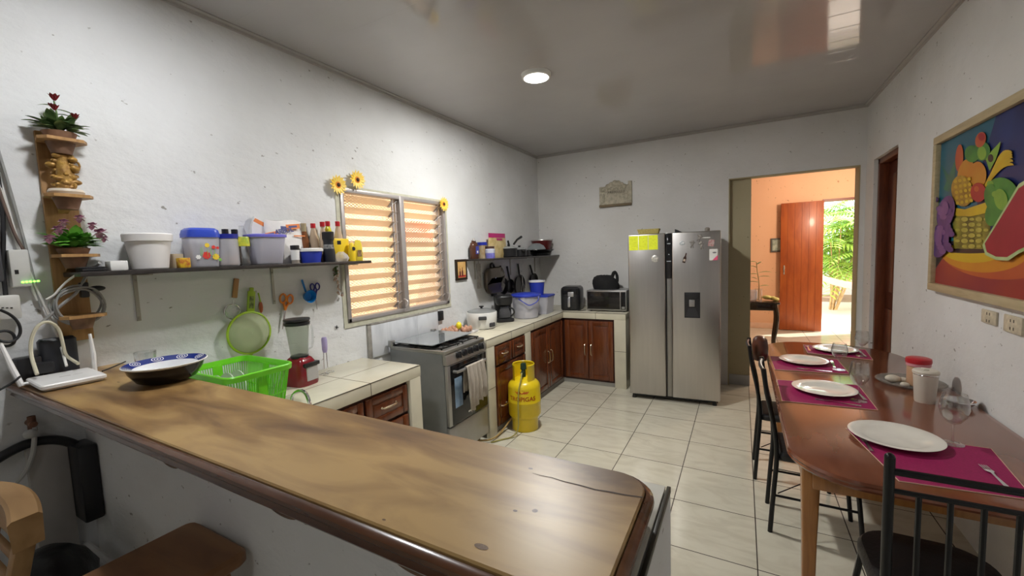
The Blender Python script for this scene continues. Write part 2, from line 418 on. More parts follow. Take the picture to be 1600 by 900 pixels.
# back wall with the wide opening to the living room
OX0, OX1, OZ = -0.128, 1.022, 2.37
b = B().box(XL, OX0, YB, YB+0.06, 0, ZC).box(OX1, XR+0.15, YB, YB+0.06, 0, ZC).box(OX0, OX1, YB, YB+0.06, OZ, ZC)
struct('wall_back', b, M_white2)
b = B().box(OX0-0.15, 0.088, YB+0.06, YB+0.2, 0, 3.2).box(OX1, XR+0.15, YB+0.06, YB+0.2, 0, 3.2).box(0.088, OX1, YB+0.06, YB+0.2, OZ, 3.2).box(-3.0, OX0-0.15, YB+0.06, YB+0.2, 0, 3.2).box(XR+.15, 5.0, YB+0.06, YB+0.2, 0, 3.2)
struct('wall_opening', b, M_beige)
struct('baseboard_opening', B().box(OX0, 0.088, YB+0.045, YB+0.06, 0, 0.12, 0.004), mat('baseboard_grey', (0.42, 0.43, 0.44), 0.4))
# thin bare edge running around the opening
b = B().box(OX0-0.006, OX0+0.004, YB-0.003, YB+0.06, 0, OZ).box(OX0-0.006, OX1, YB-0.003, YB+0.06, OZ-0.012, OZ).box(OX1-0.004, OX1+0.004, YB-0.003, YB+0.06, 0, OZ)
struct('trim_opening', b, mat('worn_yellow_edge', (0.42, 0.36, 0.22), 0.7))
# right wall with the recessed door
DY0, DY1, DZ = 4.41, 5.10, 2.365
b = B().box(XR, XR+0.15, YF, DY0, 0, ZC).box(XR, XR+0.15, DY1, YB+0.06, 0, ZC).box(XR, XR+0.15, DY0, DY1, DZ, ZC)
struct('wall_right', b, M_white2)
struct('wall_front', B().box(-2.65, 1.22, YF-0.15, YF, 0, ZC), M_white2)
M_dkdoor = wood('dark_door_wood', (0.035, 0.008, 0.005), (0.085, 0.02, 0.01), (0.13, 0.035, 0.016), axis=2, scale=6, rough=0.35, coat=0.2)
d1 = struct('door_1', B().box(XR+0.10, XR+0.14, DY0, DY1, 0, DZ, 0.004), M_dkdoor)
b = B()
for z0, z1 in ((0.15, 1.0), (1.15, 2.2)):
    for y0, y1 in ((DY0+0.12, DY0+0.33), (DY0+0.39, DY1-0.08)):
        b.box(XR+0.09, XR+0.105, y0, y1, z0, z1, 0.01)
mk(b, 'door_panel', M_dkdoor, d1)
b = B().box(XR+0.03, XR+0.11, DY0, DY0+0.05, 0, DZ, 0.004).box(XR+0.03, XR+0.11, DY1-0.05, DY1, 0, DZ, 0.004).box(XR+0.03, XR+0.11, DY0, DY1, DZ-0.05, DZ, 0.004)
mk(b, 'door_frame', wood('door_frame_wood', (0.06, 0.015, 0.008), (0.13, 0.035, 0.015), (0.2, 0.06, 0.025), axis=2), d1)
# thin ceiling mouldings
M_mould = mat('moulding_grey', (0.40, 0.385, 0.37), 0.4)
def mould(name, p, q, nrm):
    b = B(); p, q, nrm = Vector(p), Vector(q), Vector(nrm)
    prof = [(0.0, 0.0), (0.028, 0.0), (0.028, -0.006), (0.016, -0.012), (0.012, -0.024), (0.0, -0.026)]
    b.loft([[tuple(o+nrm*a+Vector((0, 0, c))) for a, c in prof] for o in (p, q)], 0)
    struct(name, b, M_mould)
mould('trim_1', (XL, YF, ZC), (XL, YB, ZC), (1, 0, 0))
mould('trim_2', (XL, YB, ZC), (XR, YB, ZC), (0, -1, 0))
mould('trim_3', (XR, YF, ZC), (XR, YB, ZC), (-1, 0, 0))

# ---- window: aluminium frame, two banks of louvres, security mesh outside
M_alu = mat('window_aluminium', (0.44, 0.41, 0.40), 0.45, 0.4)
win = struct('window_1', B().box(XL-0.07, XL+0.012, WY0, WY0+0.03, WZ0, WZ1, 0.003).box(XL-0.07, XL+0.012, WY1-0.03, WY1, WZ0, WZ1, 0.003)
             .box(XL-0.07, XL+0.012, WY0, WY1, WZ0, WZ0+0.03, 0.003).box(XL-0.07, XL+0.012, WY0, WY1, WZ1-0.03, WZ1, 0.003)
             .box(XL-0.07, XL+0.014, 2.635, 2.685, WZ0, WZ1, 0.003), M_alu)
m_lv = clearmat('frosted_louvre_glass', (0.98, 0.93, 0.86), 0.3, 0.42, (0.85, 0.74, 0.62))
m_t = m_lv.node_tree
for n in m_t.nodes:
    if n.type == 'BSDF_PRINCIPLED': pn = n
NL = 11
for (ya, yb) in ((WY0+0.035, 2.575), (2.69, 3.155)):
    b = B()
    for k in range(NL):
        zc = WZ0+0.075+k*(WZ1-WZ0-0.11)/(NL-0.6)
        M = T(XL-0.03, 0, zc) @ RY(math.radians(50))
        b.box(-0.002, 0.002, ya, yb, -0.033, 0.033, m=0, M=M)
    mk(b, 'louvre_glass', m_lv, win)
    b = B()
    for yv in (yb+0.012, yb+0.045):
        b.box(XL-0.035, XL-0.018, yv-0.006, yv+0.006, WZ0+0.03, WZ1-0.03, 0.002)
    for k in range(NL):
        zc = WZ0+0.075+k*(WZ1-WZ0-0.11)/(NL-0.6)
        M = T(XL-0.03, 0, zc) @ RY(math.radians(50))
        b.box(-0.006, 0.006, yb-0.012, yb+0.004, -0.036, 0.036, 0.002, M=M)
        b.cyl((XL-0.04, yb-0.01, zc-0.03), (XL-0.005, yb+0.045, zc+0.022), 0.005, n=6)
        b.box(-0.006, 0.006, ya-0.006, ya+0.006, -0.036, 0.036, 0.002, M=M)
    mk(b, 'louvre_holder', M_alu, win)
    b = B().tube([(XL+0.01, yb+0.05, WZ0+0.11), (XL+0.04, yb+0.055, WZ0+0.10), (XL+0.05, yb+0.05, WZ0+0.07), (XL+0.045, yb+0.03, WZ0+0.045)], 0.007, smooth=2)
    mk(b, 'crank_handle', M_alu, win)
b = B(); xs = XL-0.115
hh = WZ1-WZ0; step = 0.036; s_ = 0.62
k = WY0-hh/s_*1.0
while k < WY1+hh:
    for sg in (1, -1):
        # strand y = k + sg*(z-WZ0)*s clipped to the opening
        seg = []
        n = 40
        z0 = None
        y_at = lambda z: k+sg*(z-WZ0)*1.7
        za, zb = WZ0, WZ1
        if sg > 0: za = max(za, WZ0+(WY0-k)/1.7); zb = min(zb, WZ0+(WY1-k)/1.7)
        else: za = max(za, WZ0+(k-WY1)/1.7); zb = min(zb, WZ0+(k-WY0)/1.7)
        if zb-za > 0.005:
            b.tube([(xs, y_at(za), za), (xs, y_at(zb), zb)], 0.0036, n=4)
    k += step
mk(b, 'security_mesh', mat('mesh_painted_white', (0.90, 0.80, 0.68), 0.5), win)
# bare plaster rim round the window
b = B().box(XL, XL+0.004, WY0-0.035, WY0, WZ0-0.03, WZ1+0.02).box(XL, XL+0.004, WY1, WY1+0.03, WZ0-0.03, WZ1+0.02).box(XL, XL+0.006, WY0-0.035, WY1+0.03, WZ0-0.035, WZ0).box(XL, XL+0.004, WY0-0.035, WY1+0.03, WZ1, WZ1+0.018)
struct('trim_window', b, mat('window_rim_paint', (0.55, 0.54, 0.43), 0.6, nscale=20, namt=0.1))
# neighbour's wall seen through the louvres
b = B().box(-4.2, -4.05, -2, 8.5, 0, 3.4)
tag(mk(b, 'boundary_wall', mat('neighbour_wall_paint', (0.95, 0.67, 0.38), 0.8)), 'peach painted outdoor wall seen through the louvred window', 'wall')
v0, v1 = at(630, 344, 'x', -3.98), at(674, 379, 'x', -3.98)
b = B().box(-4.05, -3.98, v0.y, v1.y, (v0.z+v1.z)/2+0.02, v0.z, 0.01).box(-4.05, -3.97, v0.y-0.03, v1.y+0.03, v1.z, (v0.z+v1.z)/2, 0.01)
tag(mk(b, 'wall_vent', mat('orange_red_paint', (0.75, 0.16, 0.06), 0.6)), 'orange-red ledge on the outdoor wall, behind the right louvres', 'ledge')
struct('ground_side', B().box(-4.2, -2.7, -2, 9.5, -0.1, -0.02), mat('side_concrete', (0.6, 0.5, 0.4), 0.8))

# ---- living room beyond the opening
YL = 9.36
LX0, LX1, LZ = 1.285, 2.20, 2.355
b = B().box(-3.0, LX0, YL, YL+0.15, 0, 3.2).box(LX1, 5.0, YL, YL+0.15, 0, 3.2).box(LX0, LX1, YL, YL+0.15, LZ, 3.2)
struct('wall_living_far', b, M_peach)
struct('wall_living_right', B().box(4.9, 5.0, YB+0.2, YL, 0, 0.9).box(4.9, 5.0, YB+0.2, YL, 2.3, 3.2).box(4.9, 5.0, YB+0.2, 6.3, 0.9, 2.3).box(4.9, 5.0, 8.5, YL, 0.9, 2.3), M_peach)  # unseen side wall; its window opening is added to let sky light in
struct('wall_living_left', B().box(-3.0, -2.9, YB+0.2, YL, 0, 3.2), M_peach)
struct('ceiling_living', B().box(-3.0, 5.0, YB+0.06, YL+0.15, 3.2, 3.3), mc_)
struct('baseboard_living', B().box(-2.9, LX0, YL-0.012, YL, 0, 0.11, 0.003), mat('baseboard_pink', (0.80, 0.50, 0.34), 0.4))
struct('trim_front_door', B().box(LX0-0.02, LX1+0.02, YL-0.02, YL+0.15, LZ-0.01, LZ+0.03).box(LX1-0.01, LX1+0.03, YL-0.02, YL+0.15, 0, LZ), mat('front_door_frame', (0.20, 0.05, 0.02), 0.4))
# front door leaf folded back against the wall
M_leaf = wood('front_door_wood', (0.26, 0.05, 0.010), (0.40, 0.085, 0.015), (0.50, 0.125, 0.022), axis=2, scale=2.2, rough=0.4, coat=0.1, stretch=5, contrast=(0.3, 0.5, 0.7))
d2 = struct('door_2', B().box(0.63, 1.275, YL-0.11, YL-0.068, 0.01, 2.36, 0.004), M_leaf)
b = B()
for i in range(1, 6): b.box(0.63+i*0.1075-0.0015, 0.63+i*0.1075+0.0015, YL-0.1115, YL-0.11, 0.03, 2.34)
mk(b, 'plank_joint', mat('door_joint', (0.12, 0.03, 0.01), 0.6), d2)
b = B().lathe([(0, 0), (0.014, 0.004), (0.014, 0.03), (0, 0.034)], n=16, M=T(0.69, YL-0.11, 1.17) @ RX(PI/2)).box(0.68, 0.70, YL-0.114, YL-0.11, 1.05, 1.22, 0.001)
mk(b, 'door_handle', M_chrome, d2)

# ---- outside the front door
M_terr = mat('terrace_tile', (0.75, 0.66, 0.58), 0.6)
struct('ground_terrace', B().box(-1.5, 6, 9.45, 14.2, -0.1, -0.02), M_terr)
struct('ground_garden', B().box(-3, 8, 14.2, 22, -0.12, -0.04), mat('garden_soil', (0.42, 0.26, 0.17), 0.9))
b = B().box(-1, 8, 16.4, 16.6, -0.05, 1.05)
for i in range(10): b.box(-1+i*1.0-0.05, -1+i*1.0+0.05, 16.38, 16.62, 1.05, 2.0)
for k in range(5): b.box(-1, 8, 16.48, 16.52, 1.15+k*0.18, 1.2+k*0.18)
tag(mk(b, 'garden_wall', mat('garden_wall_white', (0.85, 0.84, 0.82), 0.8)), 'white garden wall with rails beyond the palms outside the front door', 'wall')
M_leafg = mat('palm_green', (0.50, 0.68, 0.14), 0.5, nscale=3, col2=(0.24, 0.48, 0.06))
M_stem = mat('palm_stem', (0.55, 0.40, 0.20), 0.7, nscale=8, namt=0.3)
def leafblade(b, p, d, L, w, droop=0.4, m=0, up=Vector((0, 0, 1))):
    p = Vector(p); d = Vector(d).normalized(); side = d.cross(up)
    if side.length < 1e-3: side = Vector((1, 0, 0))
    side.normalize(); n = 5; row = []
    for i in range(n+1):
        t = i/n; c = p+d*L*t+up*(-droop*L*t*t); ww = w*math.sin(PI*min(0.98, 0.12+t*0.86))
        row.append((c-side*ww, c+up*ww*0.25, c+side*ww))
    v = [tuple(q) for r in row for q in r]; f = []
    for i in range(n):
        for k in (0, 1): a = i*3+k; f.append((a, a+1, a+4, a+3))
    b.add(v, f, m)
def palm(x, y, h, lean, label):
    t = thing('areca_palm', label, 'palm', (x, y, -0.04), group=None)
    b = B(); lf = B()
    for k in range(8):
        a = k*0.8+x; tip = Vector((math.cos(a)*0.30+lean*h*0.35, math.sin(a)*0.25, h*(0.35+0.13*(k % 4))))
        b.tube([(math.cos(a)*0.06, math.sin(a)*0.06, 0), tuple(tip*0.5+Vector((0.03, 0, 0))), tuple(tip)], [0.022, 0.018, 0.012], n=7, smooth=1)
        for q in range(6):
            aa = a+q*1.05; dr = Vector((math.cos(aa)*0.8, math.sin(aa)*0.8, 0.75-0.35*(q % 3))).normalized(); L = 0.95
            pts = [tip+dr*L*s-Vector((0, 0, 0.55*L*s*s)) for s in (0, 0.2, 0.4, 0.6, 0.8, 1.0)]
            lf.tube([tuple(p) for p in pts], 0.008, n=4)
            for s in range(1, 12):
                tt = s/11; c = tip+dr*L*tt-Vector((0, 0, 0.55*L*tt*tt)); sd = dr.cross(Vector((0, 0, 1))).normalized()
                for g in (1, -1): leafblade(lf, c, sd*g+dr*0.6, 0.34*(1.1-0.5*tt), 0.03, 0.5)
    mk(b, 'stem', M_stem, t); mk(lf, 'fronds', M_leafg, t)
palm(1.95, 12.6, 2.7, 0.2, 'bright green palm just outside the front door, nearest the door leaf')
palm(2.75, 13.2, 3.0, -0.1, 'tall leaning green palm outside, at the right of the doorway')
palm(2.35, 15.0, 3.4, 0.0, 'pale far palm standing near the white garden wall')
palm(3.5, 15.3, 3.6, 0.0, 'far palm outside, mostly hidden by the right of the doorway')
b = B(); N = 14; rings = []
for i in range(N+1):
    t = i/N; x = 1.0+2.6*t; z = 1.16-0.55*math.sin(PI*t)**1+0.0; w = 0.02+0.22*math.sin(PI*t)
    rings.append([(x, 11.6-w, z+w*0.5), (x, 11.6-w*0.5, z-0.03), (x, 11.6, z-0.05), (x, 11.6+w*0.5, z-0.03), (x, 11.6+w, z+w*0.5), (x, 11.6+w*0.5, z-0.01), (x, 11.6, z-0.03), (x, 11.6-w*0.5, z-0.01)])
b.loft(rings)
h = thing('hammock', 'pale pink hammock slung outside the open front door', 'hammock', (2.3, 11.6, 0.6))
o = mk(b, 'cloth', mat('hammock_cloth', (0.85, 0.60, 0.52), 0.8), h, world=True)
for xx, x2 in ((1.0, 0.35), (3.6, 4.3)): mk(B().tube([(xx, 11.6, 1.16), (x2, 11.6, 1.75)], 0.012), 'rope', mat('rope', (0.8, 0.72, 0.6), 0.8), h, world=True)
for x2 in (0.33, 4.32):
    tag(mk(B().cyl((0, 0, 0), (0, 0, 2.4), 0.06), 'hammock_post', mat('post_paint', (0.8, 0.75, 0.68), 0.6), loc=(x2, 11.6, -0.02)), 'pale round post holding the %s end of the hammock outside' % ('near-door' if x2 < 1 else 'garden'), 'post')

# ---- things in the living room
M_ebony = mat('dark_lacquered_wood', (0.018, 0.010, 0.008), 0.2, coat=0.4)
t = thing('side_table', 'small dark side table with curved legs in the peach room', 'side table', (0.25, 7.2, 0))
mk(B().box(-0.24, 0.235, -0.17, 0.17, 0.755, 0.785, 0.008), 'tabletop', M_ebony, t)
mk(B().box(-0.21, 0.205, -0.14, 0.14, 0.66, 0.755, 0.004), 'apron', M_ebony, t)
for sx in (-0.19, 0.185):
    for sy in (-0.12, 0.12):
        g = 1 if sx > 0 else -1
        mk(B().tube([(sx, sy, 0.70), (sx+g*0.02, sy, 0.60), (sx+g*0.012, sy, 0.42), (sx-g*0.022, sy, 0.2), (sx-g*0.01, sy, 0.05), (sx+g*0.01, sy, 0.0)], [0.03, 0.03, 0.027, 0.022, 0.02, 0.022, 0.022], smooth=1), 'leg', M_ebony, t)
t = thing('potted_plant', 'sparse green cutting in a clear glass vase on the dark side table', 'plant', (0.22, 7.15, 0.785))
mk(B().shell([(0.035, 0), (0.045, 0.002), (0.048, 0.19), (0.044, 0.19), (0.042, 0.008), (0, 0.008)]), 'vase', M_glass, t)
b = B().tube([(0, 0, 0.02), (0.01, 0, 0.25), (-0.02, 0.0, 0.45), (-0.03, 0, 0.58)], 0.006, smooth=1)
mk(b, 'stem', M_stem, t)
lf = B()
for (x, z, dx, L) in ((-0.02, 0.50, -0.6, 0.12), (-0.03, 0.58, -0.9, 0.10), (-0.02, 0.55, 0.3, 0.09), (-0.01, 0.40, -1, 0.12), (0, 0.36, 1, 0.16), (0.0, 0.42, 0.9, 0.18), (0.0, 0.28, -1.0, 0.16), (0.01, 0.22, 0.8, 0.14), (-0.02, 0.33, -0.5, 0.1)):
    leafblade(lf, (x, 0, z), (dx, -0.2, 0.35), L, 0.028, 0.3)
mk(lf, 'leaves', mat('leaf_green', (0.07, 0.20, 0.03), 0.45), t)
t = tag(mk(B().shell([(0.06, 0), (0.085, 0.02), (0.09, 0.16), (0.084, 0.16), (0.08, 0.022), (0, 0.01)]), 'glass_jar', M_clear, loc=(0.12, 7.20, 0.785)), 'wide clear glass jar beside the vase on the dark side table', 'jar')
b = B()
for i in range(4): b.ball((0.07*math.cos(i*0.5), 0.09*math.sin(i*0.8), 0.03+0.008*i), (0.045, 0.06, 0.03), M=RZ(i*0.3))
tag(mk(b, 'cloth_bundle', mat('yellow_cloth', (0.70, 0.60, 0.20), 0.8), loc=(0.37, 7.17, 0.785)), 'crumpled yellow cloth at the right end of the dark side table', 'cloth')
t = thing('framed_picture', 'small grey-framed picture on the peach wall, partly behind the door leaf', 'picture', (0.56, YL-0.02, 1.60))
mk(B().box(-0.08, 0.10, -0.006, 0.012, -0.13, 0.13, 0.004), 'frame', mat('grey_frame', (0.13, 0.13, 0.12), 0.4), t)
mk(B().box(-0.055, 0.075, -0.009, -0.005, -0.10, 0.10), 'picture', mat('muted_print', (0.55, 0.58, 0.48), 0.5, nscale=14, col2=(0.20, 0.25, 0.2)), t)
b = B().box(0, 0.02, -0.3, 0.3, 0, 1.1, 0.005)
t = tag(mk(b, 'wall_mirror', M_dkdoor, loc=(0.103, 8.0, 1.0)), 'narrow dark wooden frame edge just past the beige wall', 'frame')

# ---- ceiling lamps
M_emit = mat('lamp_diffuser', (1, 1, 1), 0.5, emit=(1.0, 0.96, 0.88), es=14)
def lamp(x, y, label):
    t = thing('ceiling_lamp', label, 'lamp', (x, y, ZC-0.03))
    mk(B().shell([(0.092, 0.0), (0.105, 0.004), (0.112, 0.03), (0.09, 0.03)], n=36), 'rim', M_wp, t)
    mk(B().lathe([(0, -0.002), (0.07, -0.002), (0.092, 0.003), (0.09, 0.012), (0, 0.013)], n=36), 'diffuser', M_emit, t)
    return t
lamp(LAMP1[0], LAMP1[1], 'round flush white ceiling lamp, lit, over the kitchen floor')
lamp(LAMP2[0], LAMP2[1], 'round flush ceiling lamp near the left wall, above the bar and its stools')
lamp(LAMP_FILL[0], LAMP_FILL[1], 'added round flush ceiling lamp, unseen, farthest behind the camera')  # fixture made up for the added rear fill
# ------------------------------------------------------------------ kitchen counters
CZ = 0.885; CF = -1.93
def handle_bar(b, p, q, out, r=0.006, h=0.024):
    p, q, out = Vector(p), Vector(q), Vector(out)
    b.tube([p, p+out*h*0.9+(q-p)*0.05, p+out*h+(q-p)*0.25, p+out*h*1.1+(q-p)*0.5, p+out*h+(q-p)*0.75, q+out*h*0.9-(q-p)*0.05, q], r, smooth=1)
    b.ball(p+out*0.003, 0.008, n=8, k=6); b.ball(q+out*0.003, 0.008, n=8, k=6)
M_brass = mat('pale_brass', (0.80, 0.66, 0.46), 0.22, 1.0)
def front_panel(b, a0, a1, z0, z1, face, axis, sgn, arch=True):
    """raised-panel door or drawer front; face = plane coordinate, sgn = outward sign"""
    th = 0.02
    def bx(u0, u1, w0, w1, d0, d1, bev):
        if axis == 'x': b.box(face+sgn*d0, face+sgn*d1, u0, u1, w0, w1, bev)
        else: b.box(u0, u1, face+sgn*d0, face+sgn*d1, w0, w1, bev)
    bx(a0, a1, z0, z1, 0, 0.013, 0.004)
    s = min(0.055, (a1-a0)*0.2, (z1-z0)*0.25)
    bx(a0, a0+s, z0, z1, 0.004, th, 0.005); bx(a1-s, a1, z0, z1, 0.004, th, 0.005)
    bx(a0+s, a1-s, z0+0.0005, z0+s, 0.004, th-0.0004, 0.004); bx(a0+s, a1-s, z1-s, z1-0.0005, 0.004, th-0.0004, 0.004)
    if (a1-a0) > 3*s and (z1-z0) > 3*s: bx(a0+s*1.25, a1-s*1.25, z0+s*1.25, z1-s*1.25, 0.006, 0.018, 0.007)
def seam(b, axis, c, lo, hi, z0, z1, face, sgn):
    if axis == 'y': b.box(face, face+sgn*0.0012, c-0.0025, c+0.0025, z0, z1)
# --- right-hand L: along the left wall from the stove to the corner, then along the back wall
base = struct('counter_base', B().box(XL+0.004, CF-0.06, 3.14, YB-0.004, 0, CZ-0.078).box(CF-0.06, -1.31, 4.825, YB-0.004, 0.0, CZ-0.078), M_dkcab)
base['kind'] = ''; del base['kind']; base.name = 'cabinet_carcass'
tag(base, 'dark carcass behind the doors of the L-shaped tiled kitchen counter', 'cabinet')
t = thing('tiled_counter', 'L-shaped cream tiled counter running from the stove into the corner to the fridge', 'counter', (-2.2, 4.0, CZ))
b = B()
b.box(XL+0.003, CF, 3.005, YB-0.003, CZ-0.075, CZ, 0.003).box(CF, -1.165, 4.78, YB-0.003, CZ-0.075, CZ, 0.003)
mk(b, 'worktop', M_tilec, t, world=True)
b = B()
for y in (3.45, 3.95, 4.42, 4.86): b.box(XL, CF+0.0008, y-0.002, y+0.002, CZ-0.073, CZ+0.0006)
for x in (-1.52,): b.box(x-0.002, x+0.002, 4.779, YB, CZ-0.073, CZ+0.0006)
b.box(CF-0.005, CF+0.001, 3.005, 4.78, CZ-0.004, CZ+0.0006).box(CF, -1.165, 4.779, 4.784, CZ-0.004, CZ+0.0006)
b.box(-2.2, -2.197, 3.005, YB, CZ, CZ+0.0006)
mk(b, 'tile_joint', M_grout, t, world=True)
for (y0, y1) in ((3.005, 3.13), (3.735, 3.865)):
    b = B().box(CF-0.04, CF, y0, y1, 0, CZ-0.075, 0.003); mk(b, 'pillar', M_tilec, t, world=True)
b = B().box(-1.30, -1.165, 4.78, 4.82, 0, CZ-0.075, 0.003).box(-1.18, -1.165, 4.82, YB, 0, CZ-0.075, 0.002)
mk(b, 'pillar', M_tilec, t, world=True)
b = B()
for z in (0.44,): b.box(CF-0.001, CF+0.001, 3.005, 3.13, z-0.002, z+0.002).box(-1.30, -1.164, 4.779, 4.781, z-0.002, z+0.002)
mk(b, 'pillar_joint', M_grout, t, world=True)
t = thing('base_cabinet', 'short cabinet with two small drawers over one door, behind the yellow gas cylinder', 'cabinet', (CF, 3.43, 0.06))
mk(B().box(CF-0.03, CF-0.012, 3.13, 3.735, 0.05, CZ-0.075), 'face_frame', M_dkcab, t, world=True)
for (y0, y1) in ((3.145, 3.44), (3.455, 3.72)):
    b = B(); front_panel(b, y0, y1, 0.625, 0.795, CF-0.012, 'x', 1); dr = mk(b, 'drawer', M_cab, t, world=True)
    b = B(); ym = (y0+y1)/2; handle_bar(b, (CF+0.008, ym-0.045, 0.715), (CF+0.008, ym+0.045, 0.715), (1, 0, 0)); mk(b, 'handle', M_brass, dr, world=True)
b = B(); front_panel(b, 3.145, 3.72, 0.065, 0.605, CF-0.012, 'x', 1); dr = mk(b, 'cabinet_door', M_cab, t, world=True)
b = B(); handle_bar(b, (CF+0.008, 3.2, 0.24), (CF+0.008, 3.29, 0.24), (1, 0, 0)); mk(b, 'handle', M_brass, dr, world=True)
def pair(label, axis, a0, am, a1, face, sgn, base_):
    t = thing('base_cabinet', label, 'cabinet', base_)
    b = B()
    if axis == 'x': b.box(face-0.02, face-0.002, a0-0.01, a1+0.01, 0.05, CZ-0.075)
    else: b.box(a0-0.01, a1+0.01, face+0.002, face+0.02, 0.05, CZ-0.075)
    mk(b, 'face_frame', M_dkcab, t, world=True)
    for i, (u, v) in enumerate(((a0, am-0.004), (am+0.004, a1))):
        b = B(); front_panel(b, u, v, 0.075, 0.785, face, axis, sgn); dr = mk(b, 'cabinet_door', M_cab, t, world=True)
        c = v-0.035 if i == 0 else u+0.035
        b = B(); f2 = face+sgn*0.02
        p, q = ((f2, c, 0.37), (f2, c, 0.50)) if axis == 'x' else ((c, f2, 0.37), (c, f2, 0.50))
        handle_bar(b, p, q, (sgn, 0, 0) if axis == 'x' else (0, sgn, 0)); mk(b, 'handle', M_brass, dr, world=True)
pair('tall two-door wooden cabinet on the left wall, next to the corner', 'x', 3.89, 4.325, 4.76, CF-0.02, 1, (CF, 4.32, 0.06))
pair('two-door wooden cabinet on the back wall beside the fridge', 'y', -1.915, -1.618, -1.315, 4.80, -1, (-1.6, 4.8, 0.06))
struct('baseboard_cabinets', B().box(CF-0.03, CF-0.022, 3.13, 4.8, 0, 0.05).box(CF-0.03, -1.3, 4.803, 4.81, 0, 0.05), mat('plinth_grey', (0.30, 0.29, 0.26), 0.7))

# --- left counter near the bar
t = thing('tiled_counter', 'cream tiled counter under the left shelf, ending beside the stove', 'counter', (-2.2, 1.5, CZ))
b = B().box(XL+0.003, CF, 0.90, 2.155, CZ-0.077, CZ, 0.003); mk(b, 'worktop', M_tilec, t, world=True)
b = B()
for y in (1.28, 1.715): b.box(XL, CF+0.0008, y-0.002, y+0.002, CZ-0.075, CZ+0.0006)
b.box(-2.2, -2.197, 0.9, 2.155, CZ, CZ+0.0006).box(CF-0.005, CF+0.001, 0.9, 2.155, CZ-0.003, CZ+0.0006)
mk(b, 'tile_joint', M_grout, t, world=True)
mk(B().box(XL+0.003, CF, 2.045, 2.15, 0, CZ-0.077, 0.003), 'pillar', M_tilec, t, world=True)
t = thing('base_cabinet', 'wooden drawer cabinet under the left counter, before the stove', 'cabinet', (CF, 1.6, 0.06))
mk(B().box(XL+0.05, CF-0.035, 1.0, 2.045, 0.0, CZ-0.077), 'carcass', M_dkcab, t, world=True)
for (y0, y1) in ((1.33, 1.665), (1.685, 2.035)):
    b = B(); front_panel(b, y0, y1, 0.605, 0.785, CF-0.035, 'x', 1); dr = mk(b, 'drawer', M_cab, t, world=True)
    b = B(); ym = (y0+y1)/2; handle_bar(b, (CF-0.015, ym-0.06, 0.70), (CF-0.015, ym+0.06, 0.70), (1, 0, 0)); mk(b, 'handle', M_brass, dr, world=True)
    b = B(); front_panel(b, y0, y1, 0.08, 0.585, CF-0.035, 'x', 1); dr = mk(b, 'cabinet_door', M_cab, t, world=True)
# backsplash tiles on the wall behind the stove
b = B().box(XL, XL+0.012, 2.25, 3.055, 0.86, 1.113, 0.002)
struct('wall_tiles', b, tiles('splash_tiles', (0.72, 0.74, 0.78), (0.58, 0.60, 0.64), (0.45, 0.46, 0.48), (0.52, 0.5), (2.25, 0.7), 0.002, 0.15, (1, 2), 2.0))
struct('trim_tiles', B().box(XL, XL+0.014, 2.215, 2.25, 0.86, 1.125, 0.003).box(XL, XL+0.014, 2.215, 3.06, 1.113, 1.127, 0.003), mat('cement', (0.33, 0.31, 0.28), 0.9, nscale=20, namt=0.2))

# ------------------------------------------------------------------ stove
SY0, SY1, SXF, SXB, SZ = 2.40, 2.935, -1.905, -2.46, 0.925
M_stv = mat('stove_silver_grey', (0.235, 0.245, 0.25), 0.35, 0.35)
M_stv2 = mat('stove_steel', (0.38, 0.375, 0.36), 0.32, 0.7)
M_ovg = mat('oven_dark_glass', (0.012, 0.012, 0.013), 0.08)
t = thing('gas_stove', 'grey free-standing gas stove with a dark oven door and raised glass lid', 'stove', (-2.18, 2.667, 0))
b = B().box(SXB, SXF-0.02, SY0, SY1, 0.09, SZ-0.025, 0.006)
mk(b, 'body', M_stv, t, world=True)
for x in (SXB+0.05, SXF-0.08):
    for y in (SY0+0.04, SY1-0.04): mk(B().cyl((x, y, 0), (x, y, 0.095), 0.018, 0.014), 'foot', M_black, t, world=True)
b = B(); rbox(b, SXB, SXF, SY0-0.004, SY1+0.004, [(0.004, SZ-0.028), (0, SZ-0.022), (0, SZ-0.004), (0.006, SZ), (0.02, SZ), (0.03, SZ-0.012)], 0.012)
cook = mk(b, 'cooktop', M_stv2, t, world=True)
for (x, y, r) in ((-2.32, 2.53, 0.045), (-2.32, 2.80, 0.036), (-2.06, 2.53, 0.036), (-2.06, 2.80, 0.05)):
    q = B().lathe([(0, 0), (r, 0), (r, 0.008), (r*0.8, 0.012), (r*0.8, 0.018), (0, 0.02)], (x, y, SZ-0.012))
    mk(q, 'burner', mat('burner_cap', (0.05, 0.05, 0.05), 0.5), cook, world=True)
g = B()
for yc in (2.53, 2.80):
    g.box(SXB+0.05, SXF-0.045, yc-0.115, yc-0.108, SZ+0.005, SZ+0.014).box(SXB+0.05, SXF-0.045, yc+0.108, yc+0.115, SZ+0.005, SZ+0.014)
    for x in (SXB+0.05, -2.19, SXF-0.05): g.box(x-0.004, x+0.004, yc-0.115, yc+0.115, SZ+0.005, SZ+0.014)
    for x in (-2.32, -2.06):
        g.box(x-0.11, x+0.11, yc-0.004, yc+0.004, SZ+0.009, SZ+0.016)
        for sx in (-1, 1):
            for sy in (-1, 1): g.cyl((x+sx*0.1, yc+sy*0.1, SZ-0.01), (x+sx*0.1, yc+sy*0.1, SZ+0.008), 0.004, n=6)
mk(g, 'grate', M_blackm, cook, world=True)
